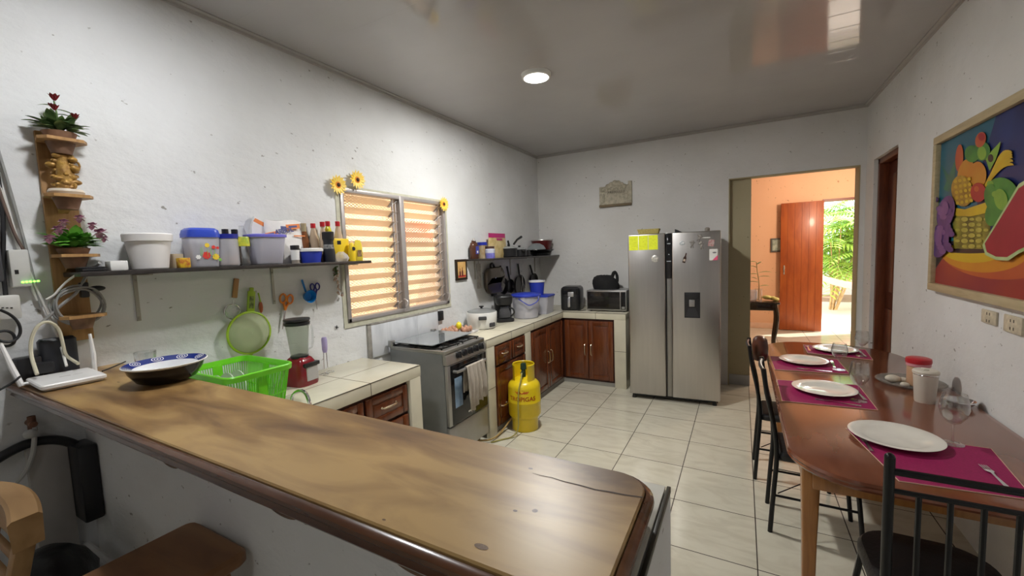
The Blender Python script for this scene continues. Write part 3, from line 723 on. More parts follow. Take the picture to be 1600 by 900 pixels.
# control fascia slanting outwards, five knobs
b = B(); fz0, fz1 = 0.815, SZ-0.02
b.prism([(SXF-0.03, fz0), (SXF+0.012, fz0), (SXF+0.005, fz0+0.06), (SXF-0.012, fz1), (SXF-0.03, fz1)], SY0, SY1, 'y')
fas = mk(b, 'control_panel', M_stv2, t, world=True)
for i in range(5):
    y = SY0+0.145+i*0.078
    M = T(SXF+0.004, y, 0.866) @ RY(PI/2-0.18)
    q = B().lathe([(0, 0), (0.027, 0), (0.027, 0.006), (0.022, 0.010), (0.019, 0.028), (0, 0.030)], M=M); q.box(-0.024, 0.024, -0.005, 0.005, 0.010, 0.036, 0.003, M=M)
    mk(q, 'knob', M_black, fas, world=True)
q = B().cyl((SXF+0.0, SY1-0.05, 0.867), (SXF+0.008, SY1-0.05, 0.866), 0.008); mk(q, 'button', M_black, fas, world=True)
dr = mk(B().box(SXF-0.02, SXF+0.012, SY0+0.003, SY1-0.003, 0.345, 0.81, 0.006), 'oven_door', M_stv2, t, world=True)
mk(B().box(SXF+0.010, SXF+0.015, SY0+0.035, SY1-0.01, 0.35, 0.805, 0.003), 'oven_window', M_ovg, dr, world=True)
q = B().tube([(SXF+0.012, SY0+0.07, 0.755), (SXF+0.05, SY0+0.07, 0.757), (SXF+0.056, SY0+0.09, 0.758), (SXF+0.056, SY1-0.09, 0.758), (SXF+0.05, SY1-0.07, 0.757), (SXF+0.012, SY1-0.07, 0.755)], 0.011, n=10)
mk(q, 'door_handle', M_stv2, dr, world=True)
mk(B().box(SXF+0.0148, SXF+0.0158, SY0+0.075, SY0+0.17, 0.47, 0.70), 'energy_sticker', mat('sticker_pale_blue', (0.30, 0.42, 0.55), 0.4, nscale=30, col2=(0.18, 0.28, 0.42)), dr, world=True)
q = B().box(SXF+0.0148, SXF+0.0165, (SY0+SY1)/2-0.03, (SY0+SY1)/2+0.03, 0.384, 0.398, 0.002)
mk(q, 'badge', M_chrome, dr, world=True)
mk(B().box(SXF-0.02, SXF+0.008, SY0+0.003, SY1-0.003, 0.10, 0.335, 0.005), 'lower_drawer', M_stv2, t, world=True)
# glass lid lying over the grates
q = B(); M = T(0, 0, 0)
rbox(q, SXB+0.03, SXF-0.13, SY0+0.01, SY1+0.01, [(0.002, SZ+0.026), (0, SZ+0.028), (0, SZ+0.031), (0.002, SZ+0.033)], 0.012)
lid = mk(q, 'glass_lid', mat('lid_dark_glass', (0.20, 0.22, 0.23), 0.04, coat=0.6), t, world=True)
for y in (SY0-0.01, SY1-0.028): mk(B().box(SXB-0.005, SXB+0.035, y, y+0.04, SZ-0.01, SZ+0.045, 0.005), 'hinge', M_stv2, lid, world=True)
# towel over the oven handle
q = B(); X0 = SXF+0.056
prof = [(-0.020, -0.17), (-0.019, -0.10), (-0.016, -0.02), (-0.010, 0.012), (0.0, 0.018), (0.013, 0.012), (0.018, -0.02), (0.021, -0.10), (0.024, -0.20), (0.026, -0.30)]
ny = 26; rows = []
for j in range(ny+1):
    u = j/ny; y = 2.565+u*0.245; row = []
    for i, (dx, dz) in enumerate(prof):
        ff = 0.004+0.010*min(1, abs(dz)/0.15) if dx > 0 else 0.003
        wv = ff*math.sin(u*31+0.4)+0.4*ff*math.sin(u*57+dz*14)
        ln = 1.0+0.10*math.sin(u*4.2+1)+0.03*math.sin(u*40)
        row.append((X0+dx+(wv if dx > 0 else -abs(wv)*0.6)+(0.008 if dx > 0 and i > 6 else 0), y+0.012*math.sin(dz*9+u*3), 0.758+dz*(ln if dz < -0.1 else 1)))
    rows.append(row)
n = len(prof); th = 0.004
v = [p for r in rows for p in r]; f = [(j*n+i, j*n+i+1, (j+1)*n+i+1, (j+1)*n+i) for j in range(ny) for i in range(n-1)]
q.add(v, f)
mt = mat('towel_cloth', (0.52, 0.47, 0.40), 0.9, nscale=22, col2=(0.42, 0.36, 0.30), stretch=(1, 3.5, 0.6), bump=0.3, bscale=200)
o = tag(mk(q, 'dish_towel', mt, loc=(X0, 2.69, 0.46), world=True), 'crumpled beige striped dish towel hanging on the oven handle', 'towel')
sm = o.modifiers.new('thick', 'SOLIDIFY'); sm.thickness = 0.003
# eggs on a tray behind the stove, with a lemon
et = tag(mk((lambda q: rbox(q, -0.135, 0.135, -0.155, 0.155, [(0.01, 0), (0, 0.018), (0.004, 0.018), (0.014, 0.004)], 0.02))(B()), 'egg_tray', M_clear, loc=(-2.355, 3.19, CZ)), 'clear plastic egg tray on the counter behind the stove', 'tray')
M_egg = mat('brown_egg', (0.56, 0.30, 0.20), 0.45, nscale=15, namt=0.12)
egg0 = tag(mk(B().lathe([(0, -0.001)]+[(0.0215*math.sin(PI*k/12)*(1-0.10*math.cos(PI*k/12)*-1*0.9), 0.028-0.028*math.cos(PI*k/12)) for k in range(1, 12)]+[(0, 0.057)], n=14), 'egg', M_egg, loc=(0, 0, 0)), 'x', 'egg', 'brown eggs on the tray behind the stove')
egl = 'one of the brown eggs in the clear tray behind the stove'
ne = 0
for i in range(4):
    for j in range(5):
        if (i, j) in ((3, 0), (3, 1), (2, 2)): continue
        e = egg0 if ne == 0 else egg0.copy()
        if ne: C.objects.link(e)
        e.location = (-2.355-0.10+i*0.055, 3.19-0.12+j*0.055, CZ+0.010); e.rotation_euler = (0.15*math.sin(i*3+j), 0.15*math.cos(j*2), i+j); e['label'] = 'brown egg in tray, %s row from wall, %s from stove' % (('first', 'second', 'third', 'fourth')[i], ('nearest', 'second', 'third', 'fourth', 'farthest')[j]); ne += 1
tag(mk(B().lathe([(0, 0)]+[(0.027*math.sin(PI*k/10)**0.8, 0.033-0.033*math.cos(PI*k/10)) for k in range(1, 10)]+[(0.004, 0.07), (0, 0.072)], n=16), 'lemon', mat('lemon_yellow', (0.92, 0.78, 0.03), 0.4, bump=0.2, bscale=120), loc=(-2.355+0.01, 3.19-0.01, CZ+0.045), ), 'bright yellow lemon among the brown eggs behind the stove', 'lemon')
tag(mk(B().box(-0.02, 0.006, -0.035, 0.035, -0.045, 0.045, 0.004).box(0.004, 0.012, -0.02, 0.02, -0.028, 0.028, 0.003), 'wall_socket', M_black, loc=(XL+0.02, 3.09, 1.065)), 'black socket box on the wall at the end of the marble tiles', 'socket')

# ------------------------------------------------------------------ fridge
FA = math.radians(4.2)
FW, FH, FD = 0.885, 1.775, 0.70
t = thing('refrigerator', 'tall stainless steel two-door refrigerator with black water dispenser', 'refrigerator', (-1.062, 4.51, 0), (0, 0, FA))
M_fr_side = mat('fridge_grey_side', (0.20, 0.20, 0.20), 0.5)
mk(B().box(0.005, FW-0.005, 0.075, FD, 0.045, FH-0.015, 0.006), 'body', M_fr_side, t)
def fdoor(x0, x1, hole=None):
    b = B(); z0, z1 = 0.055, FH
    if hole is None:
        rings = [[(x0+0.004, y, z) if 0 else p for p in ()] for _ in ()]
        b.box(x0, x1, 0, 0.07, z0, z1, 0.012, seg=3)
    else:
        hx0, hx1, hz0, hz1 = hole
        b.box(x0, hx0, 0, 0.07, z0, z1, 0.006).box(hx1, x1, 0, 0.07, z0, z1, 0.006)
        b.box(hx0-0.003, hx1+0.003, 0.0005, 0.07, z0, hz0, 0.002).box(hx0-0.003, hx1+0.003, 0.0005, 0.07, hz1, z1, 0.002)
    return b
mk(fdoor(0.0, 0.372), 'left_door', M_steel, t)
DX0, DX1, DZ0, DZ1 = 0.553, 0.70, 0.905, 1.165
rd = mk(B().box(0.435, FW, 0, 0.07, 0.055, FH, 0.012, seg=3), 'right_door', M_steel, t)
mk(B().box(0.385, 0.434, 0.022, 0.07, 0.055, FH-0.02, 0.004), 'handle_channel', mat('channel_steel', (0.33, 0.32, 0.31), 0.35, 1.0), t)
mk(B().box(0.372, 0.385, 0.03, 0.07, 0.055, FH-0.01), 'door_gap', M_black, t)
cp = mk(B().box(0.382, 0.434, -0.002, 0.03, FH-0.465, FH-0.003, 0.006), 'control_strip', mat('strip_black_glass', (0.012, 0.012, 0.014), 0.08), t)
b = B()
for z, w in ((FH-0.11, 0.016), (FH-0.22, 0.006), (FH-0.29, 0.022)): b.box(0.408-w, 0.408+w, -0.0035, -0.0015, z-0.003, z+0.003)
mk(b, 'indicator', mat('indicator_grey', (0.5, 0.55, 0.6), 0.4), cp)
# dispenser: frame, dark sloping recess, lever
b = B(); b.box(DX0, DX1, -0.004, 0.002, DZ1-0.07, DZ1, 0.002).box(DX0, DX0+0.012, -0.004, 0.002, DZ0, DZ1).box(DX1-0.012, DX1, -0.004, 0.002, DZ0, DZ1).box(DX0, DX1, -0.004, 0.002, DZ0, DZ0+0.012)
b.box(DX0+0.01, DX1-0.01, -0.0015, 0.0015, DZ0+0.01, DZ1-0.06)
ds = mk(b, 'water_dispenser', M_black, t)
mk(B().box(DX0+0.045, DX1-0.05, -0.010, -0.001, DZ1-0.145, DZ1-0.075, 0.004), 'lever', mat('lever_grey', (0.35, 0.34, 0.34), 0.3, 0.6), ds)
mk(B().prism([(DX0+0.012, DZ0+0.012), (DX1-0.012, DZ0+0.012), (DX1-0.045, DZ0+0.10), (DX0+0.035, DZ0+0.10)], -0.0035, -0.0015, 'y'), 'drip_ledge', mat('ledge_dark', (0.035, 0.035, 0.04), 0.3), ds)
for x in (0.04, FW-0.05): mk(B().cyl((x, 0.05, 0), (x, 0.05, 0.05), 0.022, 0.018), 'foot', M_black, t)
mk(B().box(0.02, FW-0.02, 0.06, 0.09, 0.02, 0.06), 'kick_plate', M_black, t)
RF = Matrix.Translation((-1.062, 4.51, 0)) @ RZ(FA)
def onf(name, b, mats, x, z, label, cat='magnet', group=None, tilt=0):
    o = mk(b, name, mats); o.matrix_world = RF @ T(x, -0.0015, z) @ RY(tilt)
    return tag(o, label, cat, group)
def flat(poly, th=0.003): return B().prism(poly, -th, 0, 'y')
M_yst = mat('fluorescent_yellow_paper', (0.80, 0.88, 0.03), 0.5, nscale=60, namt=0.08)
for i in range(3):
    x0 = 0.012+i*0.098
    b = B().box(x0, x0+0.093, -0.0012, 0, FH-0.165, FH-0.015)
    b2 = B()
    for k in range(7): b2.box(x0+0.010, x0+0.080-0.02*((k*7+i) % 3), -0.0016, -0.001, FH-0.045-k*0.014, FH-0.0425-k*0.014)
    o = mk(b, 'paper_note', M_yst); o.matrix_world = RF
    c = mk(b2, 'written_line', mat('note_line', (0.62, 0.68, 0.04), 0.6), o)
    tag(o, ('left', 'middle', 'right')[i]+' one of three bright yellow papers taped on the left fridge door', 'note', 'yellow papers on the fridge')
M_mag = mat('magnet_grey', (0.28, 0.26, 0.24), 0.5, nscale=90, namt=0.3)
b = B().lathe([(0, 0), (0.036, 0), (0.036, 0.004), (0.028, 0.007), (0, 0.007)], M=RX(PI/2)); 
onf('round_magnet', b, mat('silver_disc', (0.66, 0.64, 0.60), 0.3, 0.5, nscale=70, namt=0.4), 0.272, 1.515, 'round silvery magnet on the left fridge door under the yellow papers')
b = B().lathe([(0, 0), (0.026, 0), (0.024, 0.004), (0, 0.005)], M=RX(PI/2), sy=0.8)
onf('oval_magnet', b, mat('white_print', (0.85, 0.86, 0.88), 0.4, nscale=90, col2=(0.25, 0.3, 0.35)), 0.533, 1.665, 'small white oval magnet, leftmost at the top of the right fridge door')
def figure():
    b = B().ball((0, -0.004, 0.025), (0.016, 0.005, 0.015)).ball((0, -0.004, -0.002), (0.013, 0.005, 0.018))
    for s in (-1, 1):
        b.tube([(s*0.008, -0.004, 0.008), (s*0.026, -0.004, 0.022)], 0.005, n=6); b.tube([(s*0.006, -0.004, -0.015), (s*0.012, -0.004, -0.036)], 0.006, n=6)
    return b
for (x, z, a, w) in ((0.627, 1.650, 0.1, 'lower left'), (0.692, 1.708, 0.4, 'uppermost'), (0.711, 1.632, -0.1, 'lower right')):
    onf('figure_magnet', figure(), M_mag, x, z, w+' of three small grey figure magnets on the right fridge door', group='figure magnets on the fridge', tilt=a)
onf('photo_magnet', B().box(-0.026, 0.026, -0.003, 0, -0.032, 0.032), mat('photo_print', (0.60, 0.56, 0.52), 0.4, nscale=60, col2=(0.42, 0.10, 0.12)), 0.80, 1.655, 'square reddish photo magnet near the right edge of the fridge', tilt=0.15)
onf('strip_magnet', B().box(-0.04, 0.035, -0.002, 0, -0.004, 0.004), M_wp, 0.755, 1.71, 'thin white strip magnet at the top right of the fridge')
b = B().box(-0.037, 0.037, -0.003, 0, -0.055, 0.055)
o = onf('card_magnet', b, M_wp, 0.82, 1.54, 'white card magnet with a pink corner, right edge of the fridge')
mk(B().prism([(0.037, -0.055), (0.037, -0.005), (-0.01, -0.055)], -0.0036, -0.003, 'y'), 'pink_corner', mat('pink_print', (0.85, 0.12, 0.25), 0.4), o)
mk(B().lathe([(0, 0), (0.018, 0), (0, 0.0008)], c=(0, 0, 0), M=T(0.008, -0.003, 0.02) @ RX(PI/2), sy=0.4), 'emblem', mat('emblem_dark', (0.2, 0.2, 0.22), 0.4), o)
b = B().prism([(-0.014, -0.05), (0.014, -0.05), (0.015, 0.0), (0.006, 0.02), (0.005, 0.05), (-0.005, 0.05), (-0.006, 0.02), (-0.015, 0.0)], -0.004, 0, 'y')
o = onf('bottle_magnet', b, mat('bottle_print', (0.045, 0.02, 0.015), 0.3), 0.56, 1.515, 'dark brown bottle-shaped magnet on the right fridge door', tilt=0.25)
mk(B().box(-0.010, 0.010, -0.0045, -0.004, -0.035, -0.012), 'bottle_label', mat('bottle_label', (0.6, 0.5, 0.4), 0.4), o)
# things on top of the fridge
b = B(); rbox(b, -0.115, 0.115, -0.07, 0.07, [(0.02, 0), (0, 0.055), (0.006, 0.055), (0.022, 0.006)], 0.02)
o = mk(b, 'straw_basket', mat('straw', (0.55, 0.47, 0.16), 0.8, nscale=70, col2=(0.35, 0.28, 0.08), stretch=(1, 1, 3))); o.matrix_world = RF @ T(0.20, 0.12, FH-0.002)
tag(o, 'flat yellow straw basket lying on top of the fridge', 'basket')
b = B().prism([(-0.03, 0), (0.05, 0), (-0.005, 0.03), (-0.03, 0.04)], -0.02, 0.02, 'y'); o = mk(b, 'clip', M_black); o.matrix_world = RF @ T(0.49, 0.12, FH-0.001)
tag(o, 'small black wedge-shaped clip on top of the fridge, in the middle', 'clip')
b = B().lathe([(0, 0), (0.022, 0), (0.024, 0.03), (0.014, 0.04), (0, 0.042)]); o = mk(b, 'jar_cap', mat('cap_brown_grey', (0.25, 0.22, 0.19), 0.5)); o.matrix_world = RF @ T(0.765, 0.12, FH-0.001)
tag(o, 'small round grey-brown cap on top of the fridge at the right', 'cap')

# ------------------------------------------------------------------ gas cylinder
GX, GY, GR = -1.765, 3.36, 0.150
M_gas = mat('gas_yellow', (0.76, 0.56, 0.012), 0.28, coat=0.3, nscale=4, namt=0.08)
t = thing('gas_cylinder', 'yellow gas cylinder standing on the floor in front of the cabinets', 'gas cylinder', (GX, GY, 0))
b = B().lathe([(0, 0.09)]+[(GR*math.sin(a), 0.155-0.075*math.cos(a)) for a in (0.4, 0.8, 1.1, 1.35, PI/2)]+[(GR, 0.26), (GR+0.0025, 0.265), (GR+0.0025, 0.275), (GR, 0.28), (GR, 0.40)]+[(GR*math.sin(a), 0.40+0.085*math.cos(a)) for a in (1.35, 1.1, 0.85, 0.6, 0.4, 0.2)]+[(0, 0.486)], n=40)
mk(b, 'tank', M_gas, t)
mk(B().shell([(0.118, 0.0), (0.122, 0.0), (0.122, 0.10), (0.135, 0.13), (0.118, 0.12), (0.116, 0.0)], n=36), 'foot_ring', M_gas, t)
b = B(); n = 34; rings = []
for i in range(n+1):
    a = math.radians(-52)+math.radians(284)*i/n+0.2; r = 0.098
    rings.append([((r+dr)*math.cos(a), (r+dr)*math.sin(a), z) for dr, z in ((0, 0.46), (0.004, 0.46), (0.004, 0.60), (0.007, 0.605), (0.002, 0.612), (-0.004, 0.605), (0, 0.60))])
b.loft(rings); mk(b, 'collar', M_gas, t)
b = B().cyl((0, 0, 0.47), (0, 0, 0.56), 0.02).cyl((0, 0, 0.555), (0, 0, 0.60), 0.03, 0.026).cyl((0, 0, 0.54), (0.02, -0.075, 0.54), 0.012).box(-0.02, 0.02, -0.02, 0.02, 0.56, 0.612, 0.006)
vl = mk(b, 'valve', mat('regulator_dark_green', (0.02, 0.05, 0.035), 0.4), t)
ang0 = math.atan2(0-GY, 0-GX)
M_redp = mat('stencil_red', (0.60, 0.06, 0.02), 0.5)
def wrap(b, zc, a0, rad=GR+0.0008):
    b.v = [(rad*math.cos(a0+x/rad), rad*math.sin(a0+x/rad), zc+y) for x, y, z in b.v]; return b
q = wrap(textmesh('TROPIGAS', 0.056, 0.0004, 0.0008), 0.315, ang0-0.15)
mk(q, 'lettering', M_redp, t)
q = B()
for i in range(3):
    for s in (-1, 1): q.prism([(s*(0.006+i*0.018), -0.012), (s*(0.030+i*0.018), 0.010), (s*(0.024+i*0.018), 0.014), (s*(0.0+i*0.018), -0.004)], 0, 0.0005)
q.prism([(-0.03, 0.015), (0.03, 0.015), (0.0, 0.024)], 0, 0.0005)
mk(wrap(q, 0.375, ang0-0.15), 'emblem', M_redp, t)
b = B().tube([(GX+0.02, GY-0.075, 0.54), (GX+0.035, GY-0.115, 0.50), (GX+0.03, GY-0.175, 0.40), (GX+0.03, GY-0.19, 0.2), (GX+0.03, GY-0.19, 0.05), (GX+0.0, GY-0.26, 0.008), (GX-0.06, GY-0.33, 0.008), (GX-0.12, GY-0.42, 0.008)], 0.006, smooth=2)
tag(mk(b, 'gas_hose', mat('olive_hose', (0.34, 0.30, 0.08), 0.5), loc=(GX, GY-0.2, 0), world=True), 'thin olive hose dropping from the yellow cylinder valve to the floor', 'hose')
b = B().tube([(GX-0.10, GY-0.03, 0.11), (GX-0.13, GY-0.10, 0.055), (GX-0.13, GY-0.22, 0.02), (GX-0.12, GY-0.36, 0.02), (GX-0.15, GY-0.45, 0.03), (GX-0.24, GY-0.5, 0.04)], 0.008, smooth=2)
tag(mk(b, 'gas_hose', mat('tan_hose', (0.42, 0.28, 0.10), 0.5), loc=(GX, GY-0.3, 0), world=True), 'thicker tan hose running along the floor from behind the cylinder to the stove', 'hose')

# ------------------------------------------------------------------ appliances on the right counter
t = thing('rice_cooker', 'white rice cooker with glass lid on the counter behind the stove', 'rice cooker', (-2.31, 3.53, CZ), (0, 0, 0.3))
mk(B().lathe([(0, 0.006), (0.135, 0.006), (0.145, 0.02), (0.152, 0.10), (0.155, 0.155), (0.15, 0.165), (0, 0.166)], n=36), 'body', M_wp, t)
mk(B().lathe([(0, 0), (0.13, 0), (0.135, 0.012), (0, 0.012)], n=30), 'base', M_black, t)
ld = mk(B().lathe([(0, 0.163), (0.14, 0.163), (0.146, 0.168), (0.138, 0.178), (0.07, 0.195), (0, 0.198)], n=36), 'glass_lid', mat('lid_smoke', (0.25, 0.26, 0.26), 0.08), t)
mk(B().lathe([(0, 0.196), (0.012, 0.198), (0.010, 0.208), (0.026, 0.214), (0.024, 0.222), (0, 0.224)], n=18), 'lid_knob', M_black, ld)
for a in (-1.25, 1.7): mk(B().box(0.140, 0.172, -0.04, 0.04, 0.10, 0.135, 0.008, M=RZ(a)), 'side_handle', mat('handle_dark_grey', (0.05, 0.05, 0.055), 0.4), t)
mk(B().box(0.135, 0.155, -0.035, 0.04, 0.02, 0.065, 0.01, M=RZ(-0.55)), 'control_panel', mat('handle_dark_grey', (0.05, 0.05, 0.055), 0.4), t)

t = thing('coffee_maker', 'black drip coffee maker with glass carafe, right of the rice cooker', 'coffee maker', (-2.29, 3.95, CZ), (0, 0, 0.75))
b = B(); rbox(b, -0.10, 0.10, -0.095, 0.115, [(0.008, 0), (0, 0.008), (0, 0.03), (0.008, 0.036)], 0.05); mk(b, 'base', M_black, t)
b = B(); rbox(b, -0.095, 0.095, 0.025, 0.11, [(0, 0.03), (0, 0.285)], 0.03); mk(b, 'water_tank', M_black, t)
b = B(); rbox(b, -0.095, 0.095, -0.085, 0.11, [(0.018, 0.185), (0.006, 0.21), (0, 0.27), (0.01, 0.284)], 0.06); mk(b, 'filter_housing', M_black, t)
mk(B().shell([(0.05, 0.037), (0.062, 0.05), (0.066, 0.09), (0.05, 0.14), (0.042, 0.155), (0.040, 0.155), (0.048, 0.138), (0.064, 0.09), (0.06, 0.052), (0, 0.04)], (0, -0.025, 0), n=24), 'carafe', clearmat('carafe_glass', (0.6, 0.6, 0.6), 0.04, 0.2, (0.4, 0.4, 0.42)), t)
mk(B().tube([(0.045, -0.05, 0.15), (0.085, -0.085, 0.145), (0.095, -0.095, 0.09), (0.06, -0.06, 0.06)], 0.009, smooth=2), 'carafe_handle', M_black, t)
mk(B().lathe([(0, 0.155), (0.046, 0.155), (0.044, 0.168), (0, 0.172)], (0, -0.025, 0)), 'carafe_lid', M_black, t)

t = thing('storage_bin', 'round clear tub with blue lid and handle on the counter by the coffee maker', 'container', (-2.17, 4.25, CZ))
mk(B().shell([(0.0, 0.002), (0.125, 0.002), (0.135, 0.01), (0.160, 0.245), (0.168, 0.25), (0.157, 0.25), (0.131, 0.012), (0, 0.006)], n=36), 'tub', M_clear, t)
mk(B().lathe([(0, 0.25), (0.172, 0.248), (0.176, 0.262), (0.165, 0.275), (0.14, 0.272), (0.12, 0.285), (0, 0.288)], n=36), 'lid', M_blue, t)
mk(B().tube([(0.17, -0.02, 0.25), (0.185, -0.05, 0.20), (0.12, -0.15, 0.155), (0.08, -0.16, 0.18), (-0.02, -0.175, 0.25)][:4]+[(0.0, -0.18, 0.235)], 0.005, smooth=2), 'handle', M_blue, t)
tag(mk(B().box(-0.09, -0.01, -0.05, 0.03, 0.008, 0.09, 0.02).box(0.0, 0.07, -0.06, 0.04, 0.008, 0.06, 0.015), 'food_packets', mat('packet_paper', (0.62, 0.55, 0.48), 0.6, nscale=20, namt=0.3), loc=(-2.17, 4.25, CZ)), 'pale packets inside the round clear tub with blue lid', 'packets')
t = thing('storage_box', 'square clear plastic box with a thin blue lid near the counter corner', 'container', (-2.17, 4.62, CZ), (0, 0, 0.06))
b = B(); rbox(b, -0.15, 0.15, -0.13, 0.14, [(0.02, 0.002), (0.0, 0.21), (0.004, 0.21), (0.024, 0.006)], 0.03); mk(b, 'tub', M_clear, t)
b = B(); rbox(b, -0.158, 0.158, -0.138, 0.148, [(0, 0.208), (0, 0.222), (0.01, 0.228)], 0.03); mk(b, 'lid', M_blue, t)
t = thing('plastic_bucket', 'small blue bucket with white rim stacked behind the blue lid', 'bucket', (-2.19, 4.60, CZ+0.228))
mk(B().lathe([(0, 0), (0.078, 0.0), (0.095, 0.165), (0.088, 0.165), (0, 0.16)], n=30), 'tub', M_blue, t)
mk(B().shell([(0.095, 0.155), (0.102, 0.157), (0.102, 0.175), (0.088, 0.175), (0.088, 0.158)], n=30), 'rim', M_wp, t)

t = thing('air_fryer', 'black air fryer with silver panel on the corner counter', 'air fryer', (-1.90, 5.03, CZ), (0, 0, 0.12))
b = B(); rbox(b, -0.125, 0.125, -0.14, 0.15, [(0.012, 0), (0.0, 0.02), (0.0, 0.25), (0.008, 0.28), (0.03, 0.298), (0.07, 0.30)], 0.06); mk(b, 'body', M_black, t)
b = B(); rbox(b, -0.10, 0.10, -0.15, -0.05, [(0.004, 0.02), (0, 0.03), (0, 0.165), (0.004, 0.17)], 0.05); dw = mk(b, 'basket_drawer', mat('fryer_satin_black', (0.03, 0.03, 0.032), 0.3), t)
mk(B().box(-0.018, 0.018, -0.185, -0.145, 0.045, 0.175, 0.010), 'handle', mat('fryer_silver', (0.6, 0.6, 0.62), 0.3, 0.8), dw)
mk(B().box(-0.02, 0.055, -0.152, -0.13, 0.175, 0.235, 0.006), 'display', mat('fryer_silver', (0.6, 0.6, 0.62), 0.3, 0.8), t)
mk(B().box(-0.09, 0.09, -0.145, -0.13, 0.205, 0.28, 0.008), 'touch_panel', mat('strip_black_glass', (0.012, 0.012, 0.014), 0.08), t)

t = thing('microwave_oven', 'silver microwave with mirrored door on the counter left of the fridge', 'microwave', (-1.425, 5.08, CZ))
mk(B().box(-0.245, 0.245, -0.16, 0.17, 0.012, 0.258, 0.006), 'body', mat('microwave_grey', (0.30, 0.30, 0.30), 0.35, 0.5), t)
dw = mk(B().box(-0.243, 0.243, -0.172, -0.158, 0.014, 0.256, 0.004), 'door', mat('microwave_front', (0.36, 0.35, 0.34), 0.3, 0.8), t)
mk(B().box(-0.232, 0.165, -0.1745, -0.170, 0.032, 0.240, 0.002), 'door_glass', mat('mirror_glass', (0.02, 0.018, 0.017), 0.05, 0.1), dw)
mk(B().box(0.175, 0.232, -0.1745, -0.170, 0.032, 0.240, 0.002), 'control_panel', mat('strip_black_glass', (0.012, 0.012, 0.014), 0.08), t)
mk(B().box(0.186, 0.222, -0.177, -0.174, 0.04, 0.065, 0.002), 'button', M_stv2, t)
for sx in (-0.2, 0.2):
    for sy in (-0.12, 0.13): mk(B().cyl((sx, sy, 0), (sx, sy, 0.014), 0.014), 'foot', M_black, t)
b = B()
pts = [(0.155, 0.0), (0.165, 0.05), (0.15, 0.10), (0.11, 0.14), (0.07, 0.175), (0.02, 0.185)]
rings = []
for k, (s, z) in enumerate(((1.0, 0.0), (1.06, 0.03), (1.05, 0.07), (0.98, 0.11), (0.80, 0.145), (0.55, 0.165), (0.2, 0.172))):
    rings.append([((0.155*s*(1+0.07*math.sin(3*a+k)+0.04*math.sin(7*a+2*k)))*math.cos(a)-0.01*k*0.4, (0.10*s*(1+0.06*math.sin(4*a+k)))*math.sin(a), z+0.006*math.sin(5*a+k)) for a in [2*PI*i/28 for i in range(28)]])
b.loft(rings); b.tube([(0.08, 0, 0.14), (0.095, 0, 0.19), (0.11, 0.0, 0.215), (0.13, 0, 0.20), (0.145, 0.0, 0.15), (0.14, 0, 0.09)], [0.02, 0.022, 0.018, 0.016, 0.018, 0.02], n=8, smooth=1)
tag(mk(b, 'cloth_bag', mat('black_cloth', (0.012, 0.012, 0.013), 0.9, bump=0.4, bscale=30), loc=(-1.48, 5.10, CZ+0.257)), 'slumped black cloth bag lying on top of the microwave', 'bag')
t = tag(mk(B().tube([(-0.08, -0.05, 0.004), (-0.03, -0.07, 0.004), (0.0, -0.05, 0.004), (0.03, 0.0, 0.004)], 0.004, smooth=1), 'cable', M_black, loc=(-1.73, 4.97, CZ)), 'short black cord on the counter between air fryer and microwave', 'cord')

# relief plaque on the back wall
p0 = at(936, 283, 'y', YB); p1 = at(988, 322, 'y', YB)
t = thing('wall_plaque', 'small cream relief plaque hanging on the back wall above the microwave', 'plaque', ((p0.x+p1.x)/2, YB, (p0.z+p1.z)/2))
W, H = 0.205, 0.125; M_plq = mat('plaque_plaster', (0.50, 0.46, 0.36), 0.8, nscale=30, namt=0.2, bump=0.3, bscale=80)
mk(B().box(-W, W, -0.022, 0, -H-0.02, H-0.03, 0.008).box(W-0.04, W+0.005, -0.028, 0, -H-0.02, H+0.01, 0.008), 'board', M_plq, t)
mk(B().box(-W+0.0, W, -0.04, 0, -H-0.04, -H-0.01, 0.006), 'ledge', mat('plaque_ledge', (0.20, 0.15, 0.09), 0.7), t)
b = B()
for i, (x, z, r) in enumerate(((-0.12, 0.06, 0.035), (-0.09, 0.09, 0.035), (-0.045, 0.105, 0.04), (0.0, 0.125, 0.038), (0.04, 0.115, 0.04), (0.08, 0.095, 0.035), (0.12, 0.075, 0.03), (0.0, 0.085, 0.03), (-0.04, 0.065, 0.03), (0.05, 0.07, 0.03), (-0.165, 0.055, 0.03))):
    b.ball((x, -0.022, z), (r, 0.018, r), n=10, k=6)
b.ball((-0.15, -0.024, -0.05), (0.02, 0.014, 0.06), n=10); b.ball((0.14, -0.024, -0.045), (0.03, 0.014, 0.035), n=10)
mk(b, 'carved_fruit', M_plq, t)
b = B()
for i in range(8):
    x = -0.095+i*0.028
    b.tube([(x, -0.024, -0.005), (x+0.008, -0.027, 0.03), (x+0.016, -0.027, 0.0), (x+0.02, -0.024, 0.028)], 0.0045, n=6)
mk(b, 'raised_script', mat('plaque_script', (0.34, 0.31, 0.26), 0.7), t)
